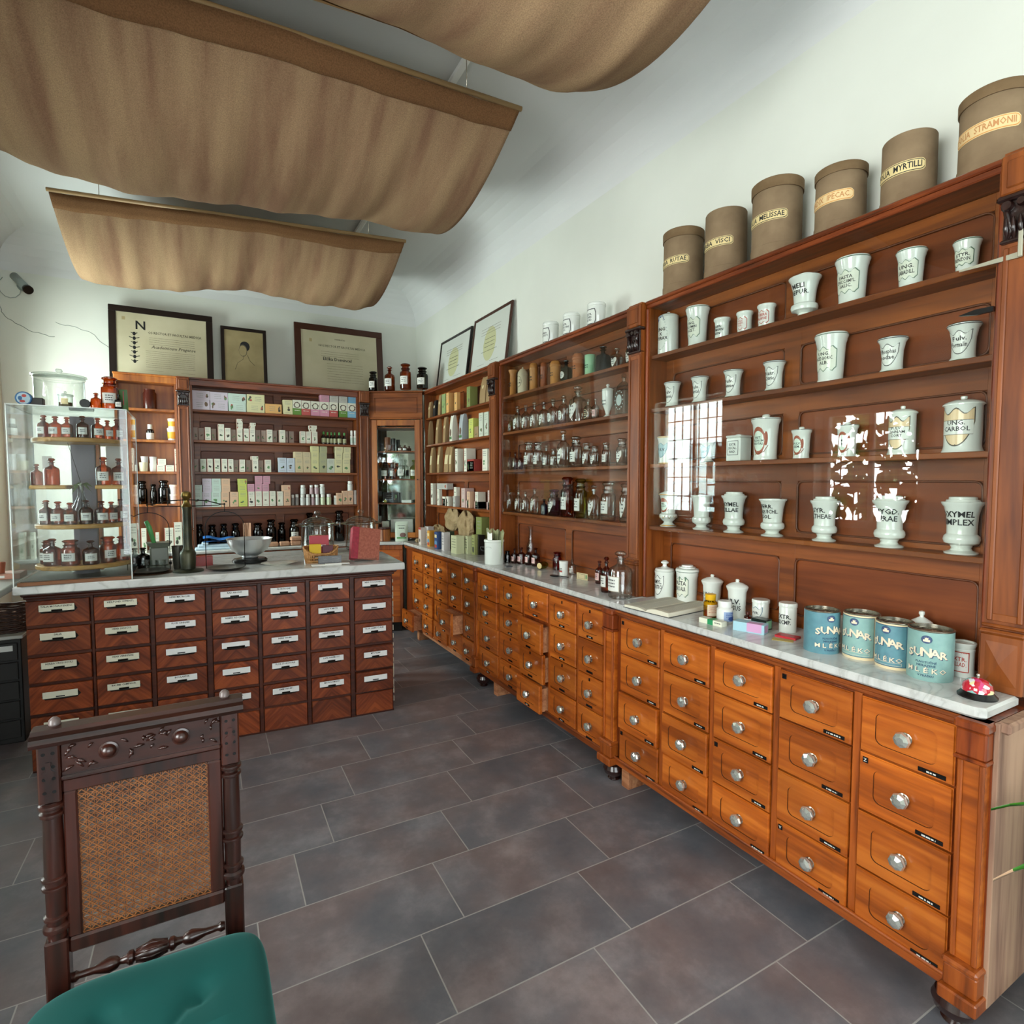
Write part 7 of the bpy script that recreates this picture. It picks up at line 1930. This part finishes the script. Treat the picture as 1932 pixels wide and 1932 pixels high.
x, y = dput(.28, .10); carton('grey', -.11, .11, 0, 0, .17, .05, 'large grey box on the lowest shelf of the corner cupboard', None, rz=aD, loc=(x, y, .9005), seed=8)
x, y = dput(.12, .08); carton('white', -.035, .035, 0, 0, .15, .03, 'white printed card box at the left of the lowest cupboard shelf', None, rz=aD, loc=(x, y, .9005), seed=81)

# ---- crock with leaf bags, small things on the middle marble
t = thing('stoneware_crock', 'white crock with black handle on the marble before the far case', 'crock', (1.790, 3.456, .868), RW)
MB().lathe([(0, 0), (.064, 0), (.067, .004), (.067, .150), (.071, .155), (.071, .168), (.066, .170), (.062, .165), (.062, .02), (0, .02)], seg=40).build('body', CER, t)
t2 = MB().tube([(.004, -.066, .115), (.002, -.092, .118), (.0, -.094, .095), (.0, -.068, .088)], .006, 8); 
M2 = Matrix.Rotation(-.55, 4, 'Z'); t2.xf(M2); t2.build('handle', BLACK, t)
q = MB(); mp = cyl_map(.067, .118, -PI/2+.45); q.tube([mp(.026*cos(a), -.008+.012*sin(a), .0006) for a in [PI*.12+PI*.76*i/10 for i in range(11)]], .0009, 4); q.build('lettering', [plain('pale_ink', '#8d938e', .5)], t)
q = MB()
for j, (dx, an, w) in enumerate(((-.03, -.25, .07), (.01, .05, .08), (.04, .35, .07))):
    c_, s_ = cos(an), sin(an)
    q.grid(lambda u, v: (dx+(u-.5)*w*(.7+.5*v)+s_*.12*v, -.01+.012*j+.010*sin(PI*u)*(1-v*.5), .02+.215*v+.008*sin(9*u+j)), 8, 8, 0)
tag(q.build('leaf_bags', [plain('cellophane_leaf', '#7f8560', .3, col2='#a3a37e', scale=25)], None, (1.790, 3.456, .870), RW), 'cellophane bags of dried leaves sticking out of the white crock', 'bag')
q = MB(); q.grid(lambda u, v: (-.035+.07*u, -.034-.006*sin(PI*u), .10*v+.005*sin(7*u)), 6, 6); tag(q.build('white_card', PAPER, None, (1.790, 3.456, .985), RW), 'white paper sleeve in the middle of the crock bags', 'paper')
t = thing('glass_flask', 'tall narrow clear glass flask behind the pink labelled bottles', 'flask', (2.03, 3.36, .868))
MB().lathe([(0, .004), (.028, 0), (.032, .01), (.030, .12), (.016, .16), (.013, .24), (.022, .26)], seg=24).build('body', G_CLEAR, t)
t = thing('glass_jar', 'small greenish jar lying on its side on the middle marble', 'jar', (1.955, 3.085, .868+.024), .35)
q = MB(); q.lathe([(0, -.035), (.022, -.035), (.024, -.03), (.024, .02), (.017, .025), (.017, .04), (0, .04)], (0, 0, 0), 20, ax='x'); q.build('body', G_OLIVE, t)
q = MB(); q.lathe([(0, -.0355), (.019, -.0355)], (0, 0, 0), 20, ax='x'); q.build('paper_label', BEIGEP, t)
pack('folded_card', 'small beige folded card on the middle marble left of the bottles', 'card', [plain('beige_card', '#c4b48c', .6), INK, PR[0]], 1.94, 2.632, .868, .090, .002, .038, RW+.15, 0, lambda q, mp, w, h: (plate(q, mp, w*.30, h*.35, *SH['rect'], 1, .0004, cu=-w*.05), plate(q, mp, w*.28, h*.32, *SH['rect'], 0, .0007, cu=-w*.05), plate(q, mp, w*.06, h*.3, *SH['rect'], 2, .0007, cu=w*.38)))
q = MB(); q.lathe([(0, .001), (.018, .001), (.022, .005), (.018, .009), (0, .009)], (0, 0, 0), 20, sx=1.5); q.box(.02, .095, -.006, .006, .002, .008, 0, .002)
tag(q.build('black_spoon', BLACK, None, (1.860, 2.80, .868), RW+.45), 'black plastic spoon lying on the middle marble', 'spoon')
q = MB(); q.prism([(-.02, -.02, 0), (.03, -.015, 0), (.02, .02, 0), (-.01, .025, 0)], (0, 0, .006)); tag(q.build('slate_piece', plain('slate_grey', '#55595c', .5), None, (1.80, 3.277, .868), 0), 'flat grey slate piece on the marble right of the crock', 'stone')
# ---- small goods on the near marble
lathed('vitamin_bottle', 'yellow-capped bottle with amber capsules on the near marble', 'bottle', None, [('body', [(0,0),(.027,0),(.028,.004),(.028,.062),(.018,.072),(0,.072)], glassy('yellow_plastic', (.85, .60, .03), (.5, .3, .01), .1)), ('contents', [(0,.003),(.024,.003),(.024,.028),(0,.032)], plain('capsules', '#8c3a10', .3)), ('cap', [(0,.0725),(.021,.0725),(.022,.097),(0,.099)], plain('yellow_cap', '#dba90c', .35))], (1.874, 1.636, .868), seg=28)
q = MB(); mp = cyl_map(.0283, .032, -PI/2-.5); plate(q, mp, .022, .024, *SH['rect'], 0, .0005); [strokes(q, mp, -.016, .016, .015-.008*k2, .003, 1, off=.001) for k2 in range(4)]; q.build('paper_label', [plain('label_peach', '#d8c4a8', .5), INKR], [o for o in C.objects if o.name.startswith('vitamin_bottle')][-1])
tj = lathed('vitamin_bottle', 'white bottle with blue label on the near marble', 'bottle', None, [('body', [(0,0),(.030,0),(.031,.004),(.031,.056),(.024,.064),(0,.064)], WPL), ('cap', [(0,.0645),(.0255,.0645),(.026,.086),(.024,.089),(0,.089)], WPL)], (1.848, 1.540, .868), seg=28)
q = MB(); mp = cyl_map(.031, .029, -PI/2); plate(q, mp, .030, .020, *SH['rect'], 0, .0005); plate(q, mp, .022, .009, *SH['oval'], 1, .001, cw=-.008, cu=.008); [strokes(q, mp, -.022, .014, .013-.007*k2, .003, 1, off=.001) for k2 in range(3)]; q.build('paper_label', [plain('label_blue', '#8fa3c4', .5), plain('label_navy', '#2f4f94', .5)], tj)
tj = lathed('dropper_bottle', 'small brown bottle with white label between the white jars', 'bottle', None, [('body', [(0,0),(.0155,0),(.0155,.026),(.008,.032),(0,.032)], G_AMBER), ('paper_label', [(.0159,.003),(.0160,.018)], PAPER), ('cap', [(0,.0322),(.008,.0322),(.008,.044),(0,.045)], plain('brown_cap', '#4a1c0a', .3))], (1.93, 1.493, .868))
def bx3(name, label, cat, x, y, w, d, h, rz, mats, fn_=None):
    q = MB(); q.box(-w/2, w/2, -d/2, d/2, 0, h, 0, .0008)
    if fn_: fn_(q, w, d, h)
    return tag(q.build(name, mats, None, (x, y, .868), rz), label, cat)
GR_ = plain('pack_green', '#1f8a55', .4)
bx3('medicine_box', 'small white box with green band lying on the near marble', 'box', 1.785, 1.545, .108, .034, .020, RW+.06, [plain('pack_cream', '#dcdcc8', .5), GR_, INK], lambda q, w, d, h: (q.box(-w*.12, w*.12, -d/2-.0004, d/2+.0004, -.0, h+.0004, 1), strokes(q, flat_map(w*.32, -d/2, h/2), -.014, .014, .002, .004, 2)))
bx3('medicine_box', 'light blue and pink box lying on the near marble', 'box', 1.822, 1.398, .115, .048, .036, RW+.32, [plain('pack_skyblue', '#9cc3cf', .45), plain('pack_pink', '#c996bd', .45)], lambda q, w, d, h: (q.box(-w*.05, w*.42, -d/2-.0004, d*.2, h*.12, h+.0004, 1), q.box(w/2, w/2+.0004, -d*.36, d*.36, h*.15, h*.85, 1)))
bx3('medicine_box', 'small black and green box behind the pink box', 'box', 1.895, 1.405, .062, .042, .040, RW+.1, [plain('pack_black', '#14201a', .3), plain('pack_palegreen', '#7fae88', .4)], lambda q, w, d, h: (q.box(w/2, w/2+.0005, -d*.4, d*.4, h*.12, h*.88, 1), strokes(q, flat_map(0, -d/2, h*.6), -.022, .022, 0, .006, 1)))
bx3('card_packet', 'flat red packet lying before the first milk powder tin', 'packet', 1.868, 1.275, .075, .045, .008, RW+.2, [plain('pack_red', '#b8262e', .4), PAPER])
bx3('card_packet', 'yellow and blue card lying under the red packet', 'packet', 1.822, 1.262, .07, .035, .0015, RW+.5, [plain('card_straw', '#b9a65a', .5)])
# open book
t = thing('open_book', 'thick open book lying on the edge of the right marble worktop', 'book', (1.845, 1.845, .868), RW+.10)
q = MB()
def pg(u, v, s_, top):
    x = s_*.125*u; th = .004+.017*(sin(min(1, u*1.6)*PI/2)**.6)*(1-.35*u) if top else .002
    return (x, -.155+.31*v, th)
for s_, hh in ((1, 1.25), (-1, .8)):
    q.grid(lambda u, v: (pg(u, v, s_, 1)[0]*1.0, pg(u, v, s_, 1)[1], pg(u, v, s_, 1)[2]*hh), 12, 4, 0)
    for v in (0, 1):
        for i in range(12):
            a, b_ = pg(i/12, v, s_, 1), pg((i+1)/12, v, s_, 1); q.add([(a[0], a[1], .002), (b_[0], b_[1], .002), (b_[0], b_[1], b_[2]*hh), (a[0], a[1], a[2]*hh)], [(0, 1, 2, 3)], 0)
    a, b_ = pg(1, 0, s_, 1), pg(1, 1, s_, 1); q.add([(a[0], a[1], .002), (b_[0], b_[1], .002), (b_[0], b_[1], b_[2]*hh), (a[0], a[1], a[2]*hh)], [(0, 1, 2, 3)], 0)
    for c_ in (0, 1):
        for k2 in range(30):
            u0, u1 = (.10, .50) if c_ == 0 else (.54, .94); v = .07+.86*k2/30
            pts = [pg(u0+(u1-u0)*i/4, v, s_, 1) for i in range(5)]
            for A, B in zip(pts, pts[1:]): q.add([(A[0], A[1], A[2]*hh+.0006), (B[0], B[1], B[2]*hh+.0006), (B[0], B[1]+.0042, B[2]*hh+.0006), (A[0], A[1]+.0042, A[2]*hh+.0006)], [(0, 1, 2, 3)], 1)
q.build('pages', [plain('book_page', '#dcd6c2', .7), plain('book_print', '#b4b0a2', .8)], t)
q = MB(); q.box(-.130, .130, -.160, .160, 0, .002); q.build('cover', plain('dark_cover', '#22242a', .5), t)
# ---- framed documents
def frame(label, cx_, cz, w, h, Y, bw, mats, art, lean=.10, z0=2.305, rz=0.0, loc=None, group='framed documents on the cases'):
    t = thing('picture_frame', label, 'picture', loc or (cx_, Y, z0), rz, group)
    M = Matrix.Rotation(-lean, 4, 'X')
    q = MB(); q.box(-w/2, w/2, 0, .018, 0, bw, 0, .003); q.box(-w/2, w/2, 0, .018, h-bw, h, 0, .003); q.box(-w/2, -w/2+bw, 0, .018, bw, h-bw, 0, .003); q.box(w/2-bw, w/2, 0, .018, bw, h-bw, 0, .003); q.xf(M); q.build('frame', mats[0], t)
    q = MB(); q.box(-w/2+bw*.8, w/2-bw*.8, .008, .014, bw*.8, h-bw*.8, 0); mp = flat_map(0, .008, h/2); art(q, mp, w-2*bw, h-2*bw); q.xf(M); q.build('document', mats[1:], t)
    return t
FBL = plain('black_frame', '#1c1412', .3); FBR = plain('brown_frame', '#3f2114', .35); PAR = plain('parchment', '#bdb598', .6, col2='#aea687', scale=3); PRK = plain('sepia_ink', '#5b5646', .7); TAN = plain('tan_paper', '#a3936a', .7, col2='#8f8059', scale=6); WD = plain('white_document', '#c9cdc4', .5); SEAL = plain('faded_seal', '#bdbd92', .6)
def art1(q, mp, w, h):
    plate(q, mp, .012, .014, *SH['rect'], 3, .0006, cu=-w*.42, cw=h*.40)
    put_text(q, 'N', mp, -w*.24, h*.30, .105, 2, off=.0008); put_text(q, 'OS RECTOR ET FACULTAS MEDICA', mp, w*.14, h*.20, .030, 1, maxw=w*.6, off=.0008)
    for z in range(7): 
        zz = h*(.18-.075*z); wd = w*(.055 if z % 2 else .035)
        q.tube([mp(-w*.31-wd, zz, .001), mp(-w*.31, zz-.012, .001), mp(-w*.31+wd, zz, .001)], .0028, 4, 2); plate(q, mp, w*.018, h*.03, *SH['oval'], 2, .0008, cu=-w*.31, cw=zz-.01, n=6)
    for k2 in range(4): strokes(q, mp, -w*.15, w*.36, h*(.12-.035*k2), .003, 1, off=.0007)
    put_text(q, 'Academicum Pragense', mp, w*.12, -h*.03, .038, 1, maxw=w*.5, off=.0008, shear=.3)
    for k2 in range(9): strokes(q, mp, -w*.19, w*.36, h*(-.10-.033*k2), .003, 1, off=.0007)
    strokes(q, mp, -w*.2, w*.0, -h*.42, .002, 1); strokes(q, mp, w*.2, w*.36, -h*.43, .002, 1)
def art3(q, mp, w, h):
    plate(q, mp, .012, .016, *SH['rect'], 3, .0006, cu=-w*.38, cw=h*.33); put_text(q, 'UNIVERSITAS', mp, 0, h*.38, .018, 1, off=.0007, maxw=w*.4); put_text(q, 'NOS RECTOR ET FACULTAS MEDICA', mp, w*.03, h*.25, .030, 1, maxw=w*.62, off=.0007)
    for k2 in range(3): strokes(q, mp, -w*.25, w*.25, h*(.15-.04*k2), .003, 1)
    put_text(q, 'Eliška Domincel', mp, -w*.04, h*.02, .044, 2, off=.0008)
    for k2 in range(8): strokes(q, mp, -w*.18, w*.3, h*(-.06-.045*k2), .003, 1)
def art2(q, mp, w, h):      # a faint drawn portrait bust: cap of dark hair and shoulders
    plate(q, mp, w*.13, h*.09, *SH['oval'], 2, .0006, cu=w*.02, cw=h*.22); plate(q, mp, w*.11, h*.11, *SH['oval'], 1, .0009, cu=-w*.03, cw=h*.14); plate(q, mp, w*.10, h*.095, *SH['oval'], 0, .0012, cu=-w*.035, cw=h*.135)
    q.tube([mp(-w*.02, h*.05, .001), mp(-w*.03, -h*.02, .001), mp(-w*.18, -h*.10, .001), mp(-w*.24, -h*.22, .001)], .0014, 4, 1); q.tube([mp(w*.08, h*.06, .001), mp(w*.14, -h*.04, .001), mp(w*.26, -h*.12, .001)], .0014, 4, 1)
def art4(q, mp, w, h):
    plate(q, mp, w*.18, h*.3, *SH['oval'], 3, .0004, cw=-h*.02)
    for k2 in range(3): strokes(q, mp, -w*.27, w*.27, h*(.28-.05*k2), .004, 1)
    for k2 in range(3): strokes(q, mp, -w*.14, w*.14, h*(.08-.07*k2), .006, 2)
    strokes(q, mp, -w*.22, w*.22, -h*.14, .005, 2); strokes(q, mp, -w*.3, -w*.1, -h*.36, .003, 1); strokes(q, mp, w*.05, w*.3, -h*.34, .003, 1)
frame('black framed diploma with big ornamental letter N, left on the back wall case', -.235, 0, .775, .635, 5.79, .052, [FBL, PAR, PRK, INK, TAN], art1)
frame('small framed faint pencil portrait between the two large diplomas', .408, 0, .385, .565, 5.79, .030, [FBL, TAN, PRK, INK, INK], art2)
frame('brown framed diploma right on the back wall case', 1.285, 0, .865, .69, 5.79, .062, [FBR, PAR, PRK, INK, TAN], art3)
frame('black framed white certificate, left one on the far right case', 0, 0, .70, .48, 0, .022, [FBL, WD, PRK, INK, SEAL], art4, rz=RW, loc=(2.03, 4.80, 2.305), lean=.13)
frame('black framed white certificate, right and taller one on the far right case', 0, 0, .66, .50, 0, .022, [FBR, WD, PRK, INK, SEAL], art4, rz=RW, loc=(2.025, 4.06, 2.305), lean=.13)
# ================================================================ CHAIR AND PLANT
t = thing('cane_chair', 'carved dark wooden chair with cane back and teal velvet seat cushion', 'chair', (-.10, 1.30, 0))
def cy(q): return q.xf(Matrix.Translation((.10, -1.30, 0)))
def turned(x, y, z0, z1, rings, r0=.014, mat=None):
    prof = [(0, z0)]
    n = 24
    for i in range(n+1):
        z = z0+(z1-z0)*i/n; r = r0*(1+.12*sin(PI*i/n))
        prof.append((r, z))
    prof.append((0, z1))
    q = MB().lathe(prof, (x, y, 0), 20)
    for z, r, th in rings: q.lathe([(r*.75, z-th), (r, z-th*.5), (r*1.02, z), (r, z+th*.5), (r*.75, z+th)], (x, y, 0), 20)
    return q
for s_, X in ((-1, -.252), (1, .045)):
    q = MB(); q.box(X-.017, X+.017, 1.285, 1.318, .845, .960, 0, .003)
    # pierced carving on the face of the block
    for dz in (.868, .893, .915, .940):
        for dx in (-.007, .007): q.lathe([(0, 0), (.0032, 0)], (X+dx, 1.2845, dz), 8, 1, ax='y')
    q.prism([(X-.010, 1.2846, .905), (X, 1.2846, .885), (X+.010, 1.2846, .905), (X+.004, 1.2846, .91), (X+.004, 1.2846, .925), (X-.004, 1.2846, .925), (X-.004, 1.2846, .91)], (0, -.003, 0), 0)
    cy(q); q.build('post_block', [W_CHAIR, BLACK], t)
    q = turned(X, 1.30, .583, .845, [(.838, .0205, .006), (.822, .0195, .006), (.700, .0205, .005), (.683, .0205, .005), (.625, .020, .005), (.604, .0215, .008)], .0145); cy(q); q.build('back_post', W_CHAIR, t)
    q = MB(); q.box(X-.018, X+.018, 1.283, 1.319, .0, .583, 0, .003); cy(q); q.build('rear_leg', W_CHAIR, t)
    q = MB().lathe([(0, .975), (.006, .975), (.006, .982), (.010, .988), (.009, .995), (.004, 1.0), (0, 1.001)], (X+.008*(-s_), 1.305, 0), 14); cy(q); q.build('finial', plain('worn_knob', '#5f524f', .3), t)
# moulded top rail
q = MB(); xs0, xs1 = -.276, .070
prof = [(-.030, .958), (-.034, .966), (-.030, .974), (-.020, .978), (-.014, .984), (.010, .986), (.030, .980), (.034, .968), (.030, .958)]
q.prism([(xs0, 1.30+a, z) for a, z in prof], (xs1-xs0, 0, 0)); cy(q); q.build('top_rail', W_CHAIRH, t)
q = MB(); q.box(-.235, .028, 1.290, 1.312, .890, .958, 0, .002); q.box(-.235, .028, 1.283, 1.312, .884, .893, 0, .003)
r_ = random.Random(5)
for bx in (-.162, -.043): q.lathe([(.016, 0), (.0165, -.003), (.013, -.004), (.011, -.009), (.006, -.014), (0, -.015)], (bx, 1.290, .925), 24, ax='y')
for k_ in range(46):
    x = -.226+.246*r_.random(); z = .902+.046*r_.random()
    if min(abs(x+.162), abs(x+.043)) < .019: continue
    a = r_.uniform(0, PI); L = r_.uniform(.004, .010)
    q.tube([(x-L*cos(a), 1.2895, z-L*sin(a)*.8), (x, 1.2868, z+.002), (x+L*cos(a), 1.2895, z+L*sin(a)*.8)], [.0012, .0032, .0012], 5)
cy(q); q.build('carved_rail', W_CHAIRH, t)
# frame of the cane panel
q = MB(); q.box(-.235, .028, 1.291, 1.311, .858, .884, 0, .003); q.box(-.235, .028, 1.289, 1.313, .547, .577, 0, .004)
q.box(-.235, -.213, 1.291, 1.311, .577, .858, 0, .003); q.box(.002, .028, 1.291, 1.311, .577, .858, 0, .003); cy(q); q.build('panel_frame', W_CHAIR, t)
# woven cane: paired verticals, paired horizontals and both diagonals
q = MB(); x0, x1, z0, z1, Yc = -.2135, .0035, .576, .859, 1.298; p = .0135; w = .0007
i = 0
x = x0
while x < x1:
    for d in (-.0018, .0018): q.box(x+d-w, x+d+w, Yc-.0006, Yc+.0006, z0, z1)
    x += p
z = z0
while z < z1:
    for d in (-.0018, .0018): q.box(x0, x1, Yc-.0016, Yc-.0004, z+d-w, z+d+w)
    z += p
def diag(c, s_):
    # line z = z0 + s*(x-x0) + c clipped to the panel
    pts = []
    for X in (x0, x1):
        Z = z0+s_*(X-x0)+c
        if z0 <= Z <= z1: pts.append((X, Z))
    for Z in (z0, z1):
        X = x0+(Z-z0-c)/s_
        if x0 < X < x1: pts.append((X, Z))
    if len(pts) < 2: return
    (a, b_), (c2, d2) = pts[0], pts[1]; L = math.hypot(c2-a, d2-b_)
    if L < .004: return
    nx, nz = -(d2-b_)/L*.0009, (c2-a)/L*.0009; yy = Yc-.0022 if s_ > 0 else Yc-.0032
    q.prism([(a-nx, yy, b_-nz), (c2-nx, yy, d2-nz), (c2+nx, yy, d2+nz), (a+nx, yy, b_+nz)], (0, .0008, 0))
k_ = -.30
while k_ < .6: diag(k_+p/2, 1); diag(k_+p/2, -1); k_ += p
cy(q); q.build('cane_panel', plain('cane', '#7f4c22', .45, col2='#673a18', scale=40), t)
# turned rail below the panel
q = MB(); pr = [(0, -.236), (.008, -.236), (.010, -.228), (.006, -.222), (.007, -.20), (.014, -.175), (.011, -.163), (.006, -.158), (.008, -.148), (.013, -.143), (.013, -.137), (.008, -.134), (.015, -.120), (.017, -.105), (.015, -.090), (.008, -.076), (.013, -.073), (.013, -.067), (.008, -.062), (.006, -.052), (.011, -.047), (.014, -.035), (.007, -.010), (.006, .012), (.010, .018), (.008, .026), (0, .026)]
q.lathe(pr, (0, 1.301, .492), 20, ax='x')
for k_ in range(8): a = 2*PI*k_/8; q.tube([(-.132, 1.301+.010*cos(a), .492+.010*sin(a)), (-.105, 1.301+.0175*cos(a), .492+.0175*sin(a)), (-.078, 1.301+.010*cos(a), .492+.010*sin(a))], .0024, 5)
cy(q); q.build('turned_rail', W_CHAIRH, t)
# seat frame and front legs
q = MB(); q.box(-.29, .085, .86, 1.283, .395, .425, 0, .006); cy(q); q.build('seat_frame', W_CHAIRH, t)
for X in (-.26, .055):
    q = turned(X, .885, .0, .395, [(.37, .024, .012), (.30, .022, .008), (.12, .022, .008), (.03, .024, .014)], .017); cy(q); q.build('front_leg', W_CHAIR, t)
# tufted teal cushion
def vel():
    m, nt, b = _new('teal_velvet'); b.inputs['Base Color'].default_value = rgb('#0a4440'); b.inputs['Roughness'].default_value = .75
    b.inputs['Sheen Weight'].default_value = .3; b.inputs['Sheen Roughness'].default_value = .4; b.inputs['Sheen Tint'].default_value = (.3, .8, .75, 1); b.inputs['Specular IOR Level'].default_value = .2
    return m
def cush(u, v):
    a = 2*PI*u; b_ = PI*v-PI/2; e = .32
    sg = lambda c: (1 if c >= 0 else -1)*abs(c)**e
    cb = abs(cos(b_))**.42; x = .197*sg(cos(a))*cb; y = .225*sg(sin(a))*cb; z = .048*(1 if b_ > 0 else -1)*abs(sin(b_))**.62
    if b_ > -.1:
        for tx, ty in ((.075, .075), (-.06, .090), (.075, -.06), (-.06, -.06), (.01, .0)):
            d2 = (x-tx)**2+(y-ty)**2; z -= .020*math.exp(-d2/.0005)+.008*math.exp(-d2/.004)
    return (x, y, z+.003*sin(22*x)*cos(17*y)*(1 if b_ > 0 else 0))
q = MB().grid(cush, 90, 50); q.xf(Matrix.Translation((0, -.255, .473))); q.build('seat_cushion', vel(), t)
# plant whose leaves reach in from the right
t = thing('potted_plant', 'green strap-leaved plant reaching in at the right edge near the floor', 'plant', (1.80, .30, 0))
MB().lathe([(0, 0), (.07, 0), (.095, .17), (.10, .175), (.088, .17), (.065, .02), (0, .02)], seg=28).build('pot', plain('plant_pot', '#8a6a55', .6), t)
MB().lathe([(0, .150), (.085, .150)], seg=20).build('soil', plain('soil', '#2c2019', .95), t)
r_ = random.Random(2)
tips = [(-.300, .22, .560), (-.225, .16, .470), (-.10, .30, .62), (.14, .22, .60), (.12, -.20, .5), (-.2, -.2, .5), (.02, .05, .75)]
for j, (tx, ty, tz) in enumerate(tips):
    q = MB(); n = 12
    def at(s_): 
        zz = .15+(tz-.15)*(1.9*s_-.9*s_*s_)+.12*sin(PI*s_)
        return Vector((tx*s_**1.3, ty*s_**1.3, zz))
    for i in range(n):
        s0, s1 = i/n, (i+1)/n
        def wd(s_): return .030*(sin(PI*min(1, s_*.9+.12))**.7)*(1-s_**4)+.0006
        d = Vector((-ty, tx, 0)).normalized()
        A, B = at(s0), at(s1); wa, wb_ = wd(s0), wd(s1); lift = Vector((0, 0, .006))
        q.add([A-d*wa+lift, A, A+d*wa+lift, B-d*wb_+lift, B, B+d*wb_+lift], [(0, 1, 4, 3), (1, 2, 5, 4)], 1 if i >= n-1 and j < 2 else 0, True)
    q.build('leaf', [plain('plant_leaf', '#3a7d22', .35, col2='#2c6418', scale=14), plain('dry_leaf_tip', '#c9a585', .7)], t)
# keep every description within sixteen words
for o in C.objects:
    l = o.get('label')
    if not l: continue
    for a, b_ in ((' on the ', ' on '), (' of the ', ' of '), (' in the ', ' in '), (' inside the ', ' in '), (' between the ', ' between '), (' with lid', ''), (' at the ', ' at '), (' from left', ' from left')):
        if len(l.split()) <= 16: break
        l = l.replace(a, b_)
    o['label'] = l
